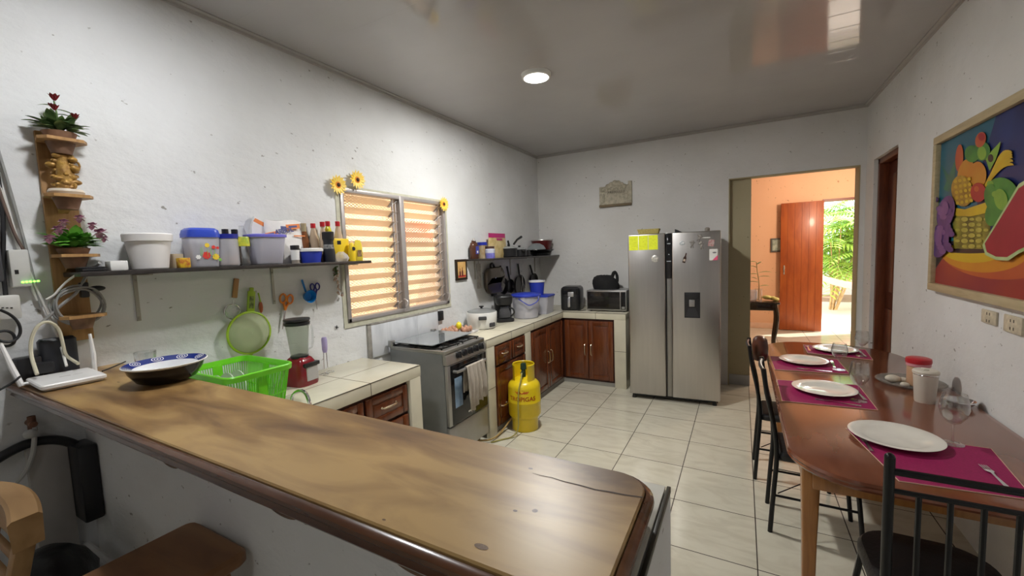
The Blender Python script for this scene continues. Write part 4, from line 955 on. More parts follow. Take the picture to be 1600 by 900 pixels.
# ------------------------------------------------------------------ bar and half wall
BZ = 1.19
struct('wall_half', B().box(XL, -0.30, 0.64, 0.84, 0, BZ-0.06).box(-0.30, -0.128, 0.58, 0.885, 0, 1.105), M_white2)
struct('trim_half_wall', B().box(-0.30, -0.138, 0.575, 0.889, 1.105, 1.12, 0.002), mat('white_ledge_tile', (0.74, 0.73, 0.66), 0.2))
struct('trim_half_wall_edge', B().box(-0.135, -0.1275, 0.575, 0.889, 1.108, 1.1208, 0.001), mat('dark_edge_strip', (0.035, 0.03, 0.02), 0.4))
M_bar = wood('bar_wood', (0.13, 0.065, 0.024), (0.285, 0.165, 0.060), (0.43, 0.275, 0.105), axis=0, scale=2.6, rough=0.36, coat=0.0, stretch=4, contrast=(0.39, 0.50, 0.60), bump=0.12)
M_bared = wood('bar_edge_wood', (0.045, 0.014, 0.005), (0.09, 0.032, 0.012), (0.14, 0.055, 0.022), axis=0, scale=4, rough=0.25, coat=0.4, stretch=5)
t = thing('bar_counter', 'long varnished wooden bar top on the half wall, in the foreground', 'bar top', (-1.3, 0.62, BZ-0.05))
BX0, BX1, BY0, BY1 = XL+0.001, -0.132, 0.437, 0.797
R4 = (0.06, 0.075, 0.002, 0.002)
b = B(); rings = []
def bring(i, z): return rrect(BX0, BX1-i, BY0+i, BY1-i, tuple(max(q-i, 0.001) for q in R4), 8, z)
b.loft([bring(0.016, BZ-0.012), bring(0.016, BZ-0.003), bring(0.019, BZ)])
top = mk(b, 'top_board', M_bar, t, world=True)
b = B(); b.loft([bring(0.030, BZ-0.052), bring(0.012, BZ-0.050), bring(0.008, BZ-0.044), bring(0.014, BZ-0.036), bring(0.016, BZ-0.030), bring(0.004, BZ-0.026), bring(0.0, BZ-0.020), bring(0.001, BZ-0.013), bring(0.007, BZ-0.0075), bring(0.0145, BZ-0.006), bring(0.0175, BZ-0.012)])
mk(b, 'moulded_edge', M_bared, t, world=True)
for px, py in ((262, 722), (436, 800), (142, 668), (640, 893)):
    q = at(px, py, 'z', BZ-0.055); n = 14
    x = max(q.x, XL+0.06)
    b = B().prism([(x+0.055*math.cos(PI+PI*k/n), BZ-0.051+0.020*math.sin(PI+PI*k/n)) for k in range(n+1)], BY0+0.026, 0.639, 'y')
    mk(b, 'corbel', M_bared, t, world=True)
# crack with dark filler and knots
M_crk = mat('crack_dark', (0.045, 0.02, 0.010), 0.6)
def onbar(px, py): return at(px, py, 'z', BZ+0.0004)
pts = [onbar(x, y) for x, y in ((832, 739), (845, 743), (862, 746), (880, 752), (905, 758), (930, 765), (950, 768), (975, 773), (1005, 777))]
wd = [0.001, 0.0014, 0.002, 0.0026, 0.0034, 0.004, 0.0048, 0.0045, 0.004]
b = B(); v = []
for p, w in zip(pts, wd): v += [(p.x, p.y-w*0.5, BZ+0.0004), (p.x, p.y+w*0.5, BZ+0.0004)]
b.add(v, [(2*i, 2*i+2, 2*i+3, 2*i+1) for i in range(len(pts)-1)])
mk(b, 'crack', M_crk, top, world=True)
for (px, py, rx, ry) in ((752, 854, 0.012, 0.0055), (829, 732, 0.005, 0.003), (836, 798, 0.005, 0.005), (805, 798, 0.004, 0.003), (600, 812, 0.004, 0.002), (185, 597, 0.01, 0.003)):
    c = onbar(px, py); b = B().add([(c.x+rx*math.cos(2*PI*i/18), c.y+ry*math.sin(2*PI*i/18), BZ+0.0004) for i in range(18)], [tuple(range(18))])
    mk(b, 'knot', mat('knot_brown', (0.13, 0.07, 0.035), 0.4, nscale=200, namt=0.3), top, world=True)

# bowl, tumbler, router on the bar
bc = at(251, 599, 'z', BZ); bc = Vector((bc.x-0.02, bc.y+0.03, BZ))
t = thing('serving_bowl', 'wide bowl with white inside, navy patterned rim and dark outside on the bar', 'bowl', (bc.x, bc.y, BZ))
RB = 0.128
mk(B().shell([(0.0, 0.001), (0.065, 0.001), (0.09, 0.012), (0.112, 0.045), (0.118, 0.066), (0.112, 0.066)], n=44), 'outside', mat('bowl_dark', (0.012, 0.010, 0.010), 0.2), t)
mk(B().shell([(0.116, 0.064), (RB, 0.070), (RB+0.001, 0.073), (RB-0.002, 0.0745)], n=44), 'lip', M_wp, t)
mk(B().shell([(RB-0.002, 0.0745), (0.098, 0.060)], n=44), 'rim', mat('navy_glaze', (0.015, 0.03, 0.19), 0.15), t)
mk(B().shell([(0.098, 0.060), (0.090, 0.040), (0.065, 0.012), (0, 0.008)], n=44), 'inside', mat('bowl_white', (0.85, 0.86, 0.88), 0.12), t)
for k in range(9):
    a = 2*PI*k/9+0.2; b = B()
    for r0, r1 in ((0.0125, 0.0145), (0.0065, 0.0085), (0.0, 0.0025)):
        M = RZ(a) @ T(0.1125, 0, 0.0685) @ RY(-0.45)
        n = 18
        v = [(r*math.cos(2*PI*i/n), r*1.35*math.sin(2*PI*i/n), 0) for r in (r0, r1) for i in range(n)]
        b.add(v, [(i, (i+1) % n, n+(i+1) % n, n+i) for i in range(n)], 0, M)
    mk(b, 'painted_circle', mat('bowl_white', (0.85, 0.86, 0.88), 0.12), t)
gp = at(214, 588, 'z', BZ)
tag(mk(B().shell([(0, 0.001), (0.028, 0.001), (0.031, 0.008), (0.037, 0.085), (0.035, 0.085), (0.029, 0.012), (0, 0.010)], n=28), 'tumbler', M_glass, loc=(-2.16, 0.755, BZ)), 'clear glass tumbler on the bar behind the patterned bowl', 'glass')

rc = at(97, 592, 'z', BZ+0.02)
t = thing('wifi_router', 'flat white router with two antennas on the wall end of the bar', 'router', (-2.275, 0.55, BZ), (0, 0, math.radians(-3)))
b = B(); rbox(b, -0.115, 0.115, -0.088, 0.088, [(0.012, 0.002), (0.0, 0.012), (0.0, 0.022), (0.004, 0.026)], 0.012); mk(b, 'case', mat('router_white', (0.80, 0.79, 0.78), 0.3), t)
b = B().box(-0.01, 0.002, -0.018, 0.012, 0.026, 0.0264).box(-0.004, 0.0, 0.018, 0.045, 0.026, 0.0264); mk(b, 'mark', mat('router_mark', (0.5, 0.48, 0.46), 0.4), t)
mk(B().cyl((-0.06, -0.08, 0.014), (-0.06, -0.105, 0.016), 0.006).tube([(-0.06, -0.105, 0.008), (-0.085, -0.12, 0.08), (-0.115, -0.135, 0.17)], [0.009, 0.009, 0.006]), 'antenna', mat('router_white', (0.80, 0.79, 0.78), 0.3), t)
mk(B().cyl((-0.09, 0.08, 0.014), (-0.09, 0.10, 0.016), 0.006).tube([(-0.09, 0.100, 0.008), (-0.092, 0.102, 0.08), (-0.10, 0.100, 0.165)], [0.008, 0.008, 0.005]), 'antenna', mat('router_white', (0.80, 0.79, 0.78), 0.3), t)

# black box and power gear at the wall end
tl_, br_ = at(60, 532, 'x', -2.44), at(127, 578, 'x', -2.44)
b = B(); rbox(b, -2.485, -2.44, tl_.y, br_.y, [(0.006, BZ), (0, BZ+0.008), (0, tl_.z-0.01), (0.008, tl_.z)], 0.014)
tag(mk(b, 'battery_backup', mat('satin_black', (0.02, 0.022, 0.028), 0.45), loc=(-2.46, (tl_.y+br_.y)/2, BZ), world=True), 'upright black box behind the white router at the wall end of the bar', 'power box')
def wallbox(name, x0, y0, x1, y1, depth, m, label, cat, X=XL):
    p, q = at(x0, y0, 'x', X+depth), at(x1, y1, 'x', X+depth)
    t = thing(name, label, cat, (X, (p.y+q.y)/2, q.z))
    bb = B().box(X+0.001, X+depth, p.y, q.y, q.z, p.z, 0.006)
    mk(bb, 'case', m, t, world=True)
    return t, p, q
M_offw = mat('device_white', (0.66, 0.66, 0.63), 0.4)
t, p, q = wallbox('fibre_modem', 12, 390, 52, 447, 0.045, M_offw, 'white wall box with a row of green lights at the far left', 'modem')
M_led = mat('green_led', (0.1, 0.9, 0.1), 0.4, emit=(0.25, 1.0, 0.08), es=4)
for i in range(5):
    s = at(36+i*6, 441-i*0.5, 'x', XL+0.047); mk(B().ball((XL+0.046, s.y, s.z), (0.003, 0.0045, 0.004), n=8, k=6), 'indicator_light', M_led, t, world=True)
mk(B().box(XL+0.044, XL+0.047, p.y+0.01, p.y+0.02, q.z+0.05, q.z+0.066), 'port', M_black, t, world=True)
t, p, q = wallbox('switch_box', -22, 464, 36, 497, 0.07, M_offw, 'white cable junction box below the modem at the left edge', 'junction box')
b = B()
for i in range(3): s = at(4+i*7, 481, 'x', XL+0.07); b.box(XL+0.069, XL+0.0715, s.y-0.003, s.y+0.003, s.z-0.002, s.z+0.002)
mk(b, 'port', M_black, t, world=True)
def cable(name, pts, X, r, m, label, grp=None, smooth=2, base=None):
    P = []
    for q in pts:
        xx = q[2] if len(q) > 2 else X
        P.append(at(q[0], q[1], 'x', xx))
    b = B().tube([tuple(p) for p in P], r, n=7, smooth=smooth)
    lo = min(P, key=lambda p: p.z)
    return tag(mk(b, name, m, loc=tuple(lo), world=True), label, 'cable', grp)
M_cgr = mat('cable_grey', (0.30, 0.30, 0.29), 0.5); M_ccr = mat('cable_cream', (0.62, 0.58, 0.44), 0.5); M_cbl = mat('cable_black', (0.02, 0.02, 0.022), 0.5); M_cwh = mat('cable_white', (0.68, 0.67, 0.64), 0.5); M_cbw = mat('cable_brown', (0.16, 0.11, 0.09), 0.5)
cable('cable', [(-12, 205), (8, 270), (28, 340), (44, 400), (56, 450), (64, 480)], -2.485, 0.005, M_cgr, 'grey cable falling along the left edge of the wall, rightmost of the bundle')
cable('cable', [(-16, 230), (4, 300), (18, 360), (34, 400), (52, 455), (58, 470)], -2.488, 0.006, M_cwh, 'white cable in the bundle running down to the modem')
cable('cable', [(-20, 200), (0, 290), (6, 350), (4, 420), (10, 470)], -2.485, 0.007, M_cbl, 'black cable hanging at the far left edge of the wall')
cable('cable', [(-20, 240), (10, 320), (28, 380), (48, 430), (70, 480), (92, 530), (104, 572, -2.36)], -2.482, 0.0045, M_cwh, 'long white cable passing the black box down to the router')
cable('cable', [(-14, 260), (10, 330), (24, 370), (40, 395), (46, 440)], -2.478, 0.005, M_cbw, 'brown cable in the bundle beside the modem')
cable('cable', [(58, 585, -2.33), (48, 555), (48, 530), (58, 508), (76, 501), (92, 512), (98, 535), (102, 555), (112, 562), (122, 568, -2.34)], -2.40, 0.006, M_ccr, 'thick cream cable arching up from the back of the white router')
cable('cable', [(0, 484), (18, 492), (30, 505), (33, 520), (25, 532), (10, 535), (-6, 530)], -2.41, 0.005, M_cbl, 'black cable looping under the junction box at the left edge')
cable('cable', [(-10, 520), (10, 516), (22, 522), (24, 535), (12, 542), (-8, 538)], -2.42, 0.005, M_cbl, 'second black loop of cable below the junction box')
cable('cable', [(64, 505), (80, 492), (94, 478), (110, 466), (120, 458), (130, 440), (140, 422), (156, 411, -2.36)], -2.43, 0.006, M_cgr, 'grey cable rising from the coil to the end of the long shelf')
cable('cable', [(-2, 610, -2.42), (20, 598, -2.30), (32, 588, -2.31)], -2.4, 0.004, M_cbl, 'thin black lead running off the bar beside the left antenna')
cable('cable', [(160, 580, -2.30), (180, 572, -2.38), (196, 565, -2.45)], -2.4, 0.003, M_cbl, 'thin black lead on the bar between router and bowl')
pc = at(124, 478, 'x', -2.43); b = B()
for k in range(5):
    r = 0.072+0.004*(k % 3); pts = []
    for i in range(26):
        a = 2*PI*i/26; pts.append((pc.x+0.006*(k-2)+0.004*math.sin(3*a+k), pc.y+(r+0.003*math.sin(a*2+k))*math.cos(a)+0.004*math.sin(k*2), pc.z+(r+0.003*math.cos(a*3+k))*math.sin(a)+0.004*math.cos(k*3)))
    b.tube(pts, 0.0042, n=6, closed=True)
tag(mk(b, 'coiled_cable', M_cgr, loc=(pc.x, pc.y, pc.z-0.08), world=True), 'grey cable wound in a round coil hanging over the plant stand', 'cable')
b = B()
p = at(28, 535, 'x', -2.46)
b.box(-2.485, -2.42, p.y-0.02, p.y+0.05, BZ+0.01, BZ+0.10, 0.01).box(-2.44, -2.39, p.y+0.02, p.y+0.075, BZ+0.03, BZ+0.075, 0.008)
tag(mk(b, 'power_strip', M_black, loc=(-2.45, p.y, BZ+0.01), world=True), 'cluster of black power adapters beside the left antenna', 'power adapter')
p = at(0, 360, 'x', -2.47); q = at(10, 440, 'x', -2.47)
tag(mk(B().box(-2.495, -2.45, q.y-0.12, q.y-0.005, q.z, p.z, 0.01), 'meter_box', mat('dark_grey_box', (0.07, 0.07, 0.08), 0.5), loc=(-2.47, q.y-0.06, q.z), world=True), 'dark grey box cut off by the left edge, beside the modem', 'meter box')
# black things on the shelf end and grey clips under it
cable('cable', [(118, 430, -2.36), (104, 440), (92, 452), (84, 462), (72, 468)], -2.42, 0.004, M_cwh, 'white cable looped in front of the wooden plant stand')
tag(mk(B().box(-0.015, 0.015, -0.014, 0.014, -0.035, 0.03, 0.006).tube([(0, 0, 0.03), (0, 0.02, 0.07)], 0.003).ball((0.0, 0.04, 0.0), (0.015, 0.03, 0.012)), 'plug_adapter', M_black, loc=tuple(at(131, 452, 'x', -2.44))), 'black plug dangling under the left end of the long shelf', 'plug')

# wooden plant stand on the wall
M_ps = wood('pine_orange', (0.24, 0.12, 0.04), (0.40, 0.22, 0.08), (0.52, 0.32, 0.13), axis=2, scale=5, rough=0.5)
M_pot = mat('pot_brown', (0.20, 0.11, 0.065), 0.7, nscale=20, namt=0.3)
t = thing('plant_shelf', 'narrow upright wooden wall rack with four little plant shelves', 'plant rack', (XL, 0.65, 1.32))
b = B().box(XL+0.001, XL+0.018, 0.597, 0.70, 1.32, 2.185, 0.003)
mk(b, 'back_board', M_ps, t, world=True)
SHZ = []
for px, py in ((126, 223), (132, 307), (140, 397), (143, 490)):
    z = at(px, py, 'x', XL+0.08).z; SHZ.append(z)
    d = 0.135; pl = [(XL+0.018, 0.595), (XL+0.018, 0.705), (XL+0.10, 0.725), (XL+d, 0.705), (XL+d, 0.60), (XL+0.10, 0.58)]
    b = B().prism(pl, z-0.012, z, 'z'); mk(b, 'shelf_board', M_ps, t, world=True)
    b = B().prism([(XL+0.018, z-0.012), (XL+0.10, z-0.012), (XL+0.09, z-0.03), (XL+0.05, z-0.055), (XL+0.018, z-0.07)], 0.635, 0.665, 'y'); mk(b, 'bracket', M_ps, t, world=True)
    b = B().lathe([(0, z-0.058), (0.030, z-0.058), (0.044, z-0.012), (0, z-0.012)], (XL+0.075, 0.652, 0), n=20); mk(b, 'pot_ring', M_pot, t, world=True)
def pot(x, y, z, h=0.028): return B().lathe([(0, 0), (0.042, 0), (0.052, h), (0.046, h), (0.04, h-0.006), (0, h-0.006)], n=22)
# top: red-flowered artificial plant
def leafy(lf, n, r, zz, L, w, seed):  # loose clump of leaf blades
    rd = random.Random(seed)
    for i in range(n):
        a = rd.uniform(0, 2*PI); e = rd.uniform(0.15, 1.35); q = rd.uniform(0, r)
        leafblade(lf, (q*math.cos(a), q*math.sin(a), zz+rd.uniform(0, 0.03)), (math.cos(a)*math.cos(e), math.sin(a)*math.cos(e), math.sin(e)), L*rd.uniform(0.7, 1.1), w*rd.uniform(0.7, 1.2), 0.25)
M_lg1 = mat('leaf_dark', (0.22, 0.32, 0.12), 0.5, nscale=30, col2=(0.04, 0.09, 0.03)); M_lg2 = mat('leaf_bright', (0.16, 0.44, 0.05), 0.45, nscale=25, col2=(0.05, 0.2, 0.02))
px_, py_ = XL+0.075, 0.652
t = thing('artificial_plant', 'small plant with dark red blooms in a pot on the topmost little shelf', 'plant', (px_, py_, SHZ[0]))
mk(pot(0, 0, 0), 'pot', M_pot, t)
lf = B(); leafy(lf, 60, 0.035, 0.03, 0.072, 0.015, 3)
lf.tube([(0, 0, 0.02), (0.0, 0.0, 0.10), (0.005, -0.005, 0.15)], 0.003, n=5); leafblade(lf, (0, 0, 0.13), (0.2, -1, 0.2), 0.06, 0.009); leafblade(lf, (0, 0, 0.12), (0.2, 1, 0.1), 0.06, 0.009); leafblade(lf, (0, 0, 0.10), (0.5, 1, 0.3), 0.05, 0.009)
mk(lf, 'leaves', M_lg1, t)
fl = B()
for (x, y, z, r) in ((0.01, -0.005, 0.155, 0.022), (0.055, -0.02, 0.105, 0.019), (0.06, 0.035, 0.085, 0.018), (0.02, -0.02, 0.125, 0.012)):
    for k in range(7):
        a = k*2*PI/7; leafblade(fl, (x, y, z-0.005), (math.cos(a)*0.5, math.sin(a)*0.5, 0.9), r*1.7, r*0.4, 0.2)
mk(fl, 'bloom', mat('dark_red_petal', (0.22, 0.015, 0.02), 0.5), t)
# second: golden figurine
t = thing('figurine', 'small golden clustered figurine on the second little shelf from the top', 'figurine', (px_, py_, SHZ[1]))
mk(B().lathe([(0, 0), (0.05, 0), (0.055, 0.012), (0.05, 0.022), (0, 0.024)], n=24), 'base', mat('plaster_base', (0.6, 0.52, 0.42), 0.5), t)
b = B(); rd = random.Random(5)
for i in range(46):
    zz = 0.026+0.135*rd.random(); ww = 0.036-0.012*abs(zz-0.09)/0.07; r = rd.uniform(0.007, 0.016)
    b.ball((rd.uniform(-0.02, 0.022), rd.uniform(-ww, ww), zz), (r, r*rd.uniform(0.8, 1.4), r*rd.uniform(0.6, 1.1)), n=9, k=6)
b.tube([(0.01, 0.03, 0.10), (0.02, 0.045, 0.115), (0.015, 0.04, 0.14), (0.01, 0.025, 0.13)], 0.004, smooth=1)
b.lathe([(0, 0.02), (0.03, 0.02), (0.02, 0.15), (0, 0.155)], n=12)
mk(b, 'body', mat('gold_ochre', (0.46, 0.27, 0.06), 0.4, 0.3, nscale=45, col2=(0.22, 0.11, 0.03), bump=0.5, bscale=60), t)
# third: green plant with pink flowers
t = thing('artificial_plant', 'bushy bright green plant with pink flowers on the third little shelf', 'plant', (px_, py_, SHZ[2]))
mk(pot(0, 0, 0, 0.024), 'pot', M_pot, t)
lf = B(); leafy(lf, 130, 0.045, 0.028, 0.078, 0.017, 9); mk(lf, 'leaves', M_lg2, t)
fl = B()
for (x, y, z, r) in ((0.06, -0.08, 0.065, 0.024), (0.06, -0.05, 0.10, 0.028), (0.04, -0.03, 0.13, 0.022), (0.03, 0.02, 0.15, 0.022), (0.07, 0.065, 0.09, 0.030), (0.05, 0.05, 0.12, 0.022), (0.06, 0.08, 0.065, 0.018)):
    for k in range(8):
        a = k*2*PI/8; leafblade(fl, (x, y, z), (0.4+math.cos(a)*0.6, math.sin(a), math.cos(a)*0.7), r, r*0.42, 0.1)
    fl.ball((x+0.004, y, z), r*0.3, n=6, k=4)
mk(fl, 'blooms', mat('pink_petal', (0.50, 0.17, 0.34), 0.5, nscale=80, col2=(0.75, 0.5, 0.6)), t)

# ------------------------------------------------------------------ long shelf
SX, SHT = -2.295, 1.612
t = thing('wall_shelf', 'long dark shelf across the left wall, ending in front of the window', 'shelf', (-2.4, 1.37, SHT-0.02))
mk(B().box(XL, SX, 0.628, 2.12, SHT-0.019, SHT, 0.003), 'shelf_board', mat('dark_marbled_board', (0.035, 0.03, 0.028), 0.35, nscale=30, namt=0.3), t, world=True)
for y in (0.865, 1.52, 2.02):
    b = B().box(XL+0.001, XL+0.006, y-0.008, y+0.008, 1.37, SHT-0.02, 0.001).box(XL, SX-0.03, y-0.008, y+0.008, SHT-0.026, SHT-0.02, 0.001).ball((XL+0.006, y, 1.385), 0.006, n=8).ball((XL+0.006, y, 1.56), 0.006, n=8)
    mk(b, 'shelf_bracket', mat('bracket_grey', (0.40, 0.38, 0.33), 0.5), t, world=True)
def onshelf(name, b, mats, y, label, cat, x=-2.40, group=None, rot=0):
    o = mk(b, name, mats, loc=(x, y, SHT)); o.rotation_euler = (0, 0, rot); return tag(o, label, cat, group)
def sth(name, y, label, cat, x=-2.40, rot=0, group=None): return thing(name, label, cat, (x, y, SHT), (0, 0, rot), group)
b = B().box(-0.03, 0.05, -0.04, 0.04, 0.0, 0.012, 0.003).box(-0.02, 0.045, -0.045, 0.035, 0.012, 0.02, 0.003)
b.v = [(x, y, z) for x, y, z in b.v]
onshelf('phone_chargers', b, M_black, 0.69, 'stack of flat black gadgets at the left end of the long shelf', 'gadget')
b = B().box(-0.028, 0.03, -0.03, 0.03, 0.0, 0.042, 0.004); onshelf('white_box', b, M_wp, 0.768, 'small plain white box between the black gadgets and the white foam tub', 'box', x=-2.38)
b = B().shell([(0.0, 0.001), (0.062, 0.0), (0.066, 0.004), (0.082, 0.125), (0.090, 0.128), (0.092, 0.158), (0.088, 0.163), (0.084, 0.158), (0.078, 0.12), (0.06, 0.012), (0, 0.01)], n=40)
onshelf('foam_tub', b, mat('styrofoam', (0.80, 0.78, 0.77), 0.6), 0.895, 'large white foam tub on the left part of the long shelf', 'tub')
b = B().box(-0.02, 0.02, -0.022, 0.022, 0, 0.048, 0.002); o = onshelf('yellow_packet', b, mat('packet_yellow', (0.75, 0.55, 0.03), 0.4, nscale=50, col2=(0.45, 0.08, 0.03)), 1.013, 'small yellow and red box right of the white foam tub', 'box', x=-2.37)
b = B().box(-0.02, 0.0, -0.045, 0.045, 0, 0.07, 0.002); onshelf('card_box', b, mat('beige_card', (0.62, 0.50, 0.33), 0.7), 1.005, 'beige card box standing behind the small yellow box', 'box', x=-2.45)
# floral canister
t = sth('food_canister', 1.11, 'translucent canister with printed flowers and a domed blue lid', 'canister')
b = B(); rbox(b, -0.06, 0.06, -0.070, 0.070, [(0.012, 0.0), (0.010, 0.004), (0.0, 0.155), (0.002, 0.155), (0.013, 0.006)], 0.035); mk(b, 'tub', M_clear, t)
b = B(); rbox(b, -0.065, 0.065, -0.075, 0.075, [(0.0, 0.148), (0.0, 0.165), (0.006, 0.185), (0.02, 0.195), (0.04, 0.195)], 0.04); mk(b, 'lid', mat('lid_royal_blue', (0.035, 0.075, 0.50), 0.25), t)
M_fr = mat('print_red', (0.72, 0.05, 0.04), 0.5); M_fy = mat('print_yellow', (0.85, 0.62, 0.05), 0.5); M_fg = mat('print_green', (0.25, 0.55, 0.1), 0.5); M_fw = M_wp
def blossom(b, x, y, z, r, n=9, m=0, th=0.0006):
    pts = []
    for i in range(n*2*2):
        a = PI*2*i/(n*4); rr = r*(0.72+0.28*abs(math.cos(a*n/2))); pts.append((y+rr*math.cos(a), z+rr*math.sin(a)))
    b.prism(pts, x, x+th, 'x', m)
b = B(); X0 = 0.0545
blossom(b, X0, -0.005, 0.058, 0.020, 9, 0); blossom(b, X0+0.001, 0.036, 0.050, 0.017, 9, 1); blossom(b, X0+0.004, 0.028, 0.098, 0.010, 5, 0); blossom(b, X0+0.004, 0.046, 0.095, 0.008, 5, 0); blossom(b, X0+0.003, 0.0, 0.108, 0.012, 8, 1)
for y, z in ((-0.03, 0.085), (-0.022, 0.09), (0.0, 0.08), (0.015, 0.085), (0.03, 0.08)): b.box(X0+0.002, X0+0.0026, y-0.001, y+0.001, z-0.03, z+0.01, m=2)
blossom(b, X0, -0.042, 0.05, 0.012, 6, 3); blossom(b, X0, 0.055, 0.035, 0.008, 6, 2)
mk(b, 'flower_print', [M_fr, M_fy, M_fg, M_fw], t)
# two dark-capped bottles behind
for y, w in ((at(351, 355, 'x', -2.465).y, 'left'), (at(362, 353, 'x', -2.465).y+0.012, 'right')):
    t = sth('sauce_bottle', y, w+' one of two black-capped bottles behind the blue-lidded jar', 'bottle', x=-2.465)
    mk(B().lathe([(0, 0), (0.022, 0), (0.024, 0.01), (0.024, 0.11), (0.012, 0.15), (0.012, 0.17), (0, 0.17)], n=18), 'bottle', clearmat('brown_glass', (0.35, 0.2, 0.1), 0.05, 0.3, (0.12, 0.06, 0.03)), t)
    mk(B().lathe([(0, 0.165), (0.014, 0.165), (0.016, 0.17), (0.016, 0.20), (0, 0.202)], n=16), 'cap', M_black, t)
t = sth('storage_jar', 1.232, 'clear jar with brown contents and flat dark blue lid on the long shelf', 'jar', x=-2.40)
mk(B().shell([(0, 0.001), (0.048, 0.001), (0.052, 0.01), (0.052, 0.14), (0.044, 0.15), (0.046, 0.14), (0.048, 0.01), (0, 0.005)], n=28), 'jar', M_clear, t)
mk(B().lathe([(0, 0.006), (0.046, 0.006), (0.047, 0.055), (0, 0.052)], n=24), 'contents', mat('brown_powder', (0.36, 0.24, 0.15), 0.8), t)
mk(B().lathe([(0, 0.145), (0.053, 0.145), (0.054, 0.168), (0, 0.170)], n=28), 'lid', mat('lid_dark_blue', (0.02, 0.03, 0.30), 0.3), t)
t = sth('water_bottle', 1.305, 'clear ribbed bottle with yellow and green label between jar and tub', 'bottle', x=-2.385)
mk(B().shell([(0, 0.001), (0.030, 0.001), (0.033, 0.01), (0.031, 0.03), (0.033, 0.045), (0.031, 0.06), (0.033, 0.075), (0.031, 0.09), (0.033, 0.12), (0.028, 0.155), (0.013, 0.20), (0.012, 0.215), (0.010, 0.215), (0, 0.21)], n=24), 'bottle', M_glass, t)
mk(B().shell([(0.0335, 0.105), (0.0338, 0.145), (0.030, 0.155)], n=24), 'bottle_label', mat('label_yellow_green', (0.80, 0.68, 0.05), 0.4, nscale=25, col2=(0.15, 0.35, 0.05)), t)
t = sth('storage_tub', 1.44, 'milky tub holding white flour, with a thin violet-blue lid', 'tub', x=-2.40)
b = B(); rbox(b, -0.065, 0.065, -0.098, 0.098, [(0.028, 0.001), (0.024, 0.006), (0.0, 0.158), (0.003, 0.158), (0.027, 0.008)], 0.04); mk(b, 'tub', clearmat('milky_plastic', (0.93, 0.93, 0.97), 0.3, 0.5, (0.84, 0.84, 0.93)), t)
b = B(); rbox(b, -0.065, 0.065, -0.098, 0.098, [(0.030, 0.008), (0.022, 0.042)], 0.04); mk(b, 'flour', mat('flour', (0.85, 0.80, 0.68), 0.9), t)
b = B(); rbox(b, -0.070, 0.070, -0.104, 0.104, [(0, 0.155), (0, 0.168), (0.008, 0.172)], 0.042); mk(b, 'lid', mat('lid_violet_blue', (0.16, 0.15, 0.60), 0.3), t)
# propped flour bag with lettering
t = thing('flour_bag', 'white paper bag with orange panels, slumped behind the violet-lidded tub', 'bag', (-2.45, 1.60, SHT), (0, math.radians(-4), 0))
b = B(); rings = []
for z, w, d in ((0, 0.10, 0.02), (0.05, 0.115, 0.028), (0.14, 0.12, 0.026), (0.21, 0.122, 0.014), (0.265, 0.12, 0.003)):
    rings.append([(d*math.cos(a), w*math.sin(a)*(1+0.03*math.sin(z*40)), z+0.006*math.sin(a*3)) for a in [2*PI*i/24 for i in range(24)]])
b.loft(rings); mk(b, 'bag', mat('bag_paper', (0.74, 0.72, 0.70), 0.5, bump=0.3, bscale=25), t)
M_or = mat('print_orange', (0.80, 0.25, 0.07), 0.5); M_nv = mat('print_navy', (0.08, 0.09, 0.25), 0.5)
b = B(); b.box(0.026, 0.028, 0.02, 0.11, 0.205, 0.235, M=T(0, 0, 0) @ RX(math.radians(6)), m=0); b.box(0.026, 0.028, -0.10, -0.02, 0.185, 0.205, M=RX(math.radians(12)), m=0).box(0.028, 0.030, 0.04, 0.115, 0.165, 0.172, m=0).box(0.029, 0.0305, -0.04, -0.005, 0.205, 0.225, m=1)
b.box(0.0285, 0.029, 0.035, 0.09, 0.214, 0.226, M=RX(math.radians(6)), m=1); b.box(0.0285, 0.029, -0.085, -0.045, 0.192, 0.200, M=RX(math.radians(12)), m=1)
mk(b, 'printed_panel', [M_or, M_nv], t)
q = textmesh('ARBOL', 0.038, 0.0006, 0.001); q.move(T(0.0295, -0.02, 0.196) @ Matrix(((0, 0, 1, 0), (1, 0, 0, 0), (0, 1, 0, 0), (0, 0, 0, 1))) @ RZ(math.radians(10)))
mk(q, 'lettering', M_nv, t)
t = thing('flour_bag', 'peaked bag with an orange corner panel, leaning behind the other bag', 'bag', (-2.478, 1.50, SHT), (0, math.radians(-1), 0))
b = B().prism([(-0.10, 0), (0.10, 0), (0.08, 0.20), (-0.03, 0.262), (-0.07, 0.28), (-0.09, 0.22)], -0.008, 0.010, 'x'); mk(b, 'bag', mat('bag_paper', (0.74, 0.72, 0.70), 0.5), t)
mk(B().prism([(-0.066, 0.270), (-0.078, 0.252), (-0.012, 0.218), (0.0, 0.238)], 0.010, 0.011, 'x'), 'printed_panel', M_or, t)
t = sth('spice_jar', 1.596, 'small jar with black lid and white label on the long shelf', 'jar', x=-2.37)
mk(B().lathe([(0, 0), (0.023, 0), (0.024, 0.08), (0, 0.082)], n=20), 'jar', mat('jar_dark', (0.30, 0.26, 0.22), 0.4), t)
mk(B().shell([(0.0246, 0.02), (0.0248, 0.078), (0.024, 0.079)], n=20), 'label', M_wp, t)
mk(B().lathe([(0, 0.082), (0.025, 0.082), (0.025, 0.108), (0, 0.110)], n=20), 'lid', M_black, t)
t = sth('margarine_tub', 1.70, 'deep blue tub with white lid on the long shelf', 'tub', x=-2.37)
mk(B().lathe([(0, 0), (0.054, 0), (0.068, 0.072), (0, 0.072)], n=32), 'tub', M_blue, t)
mk(B().lathe([(0, 0.070), (0.073, 0.070), (0.074, 0.084), (0.066, 0.090), (0, 0.088)], n=32), 'lid', M_wp, t)
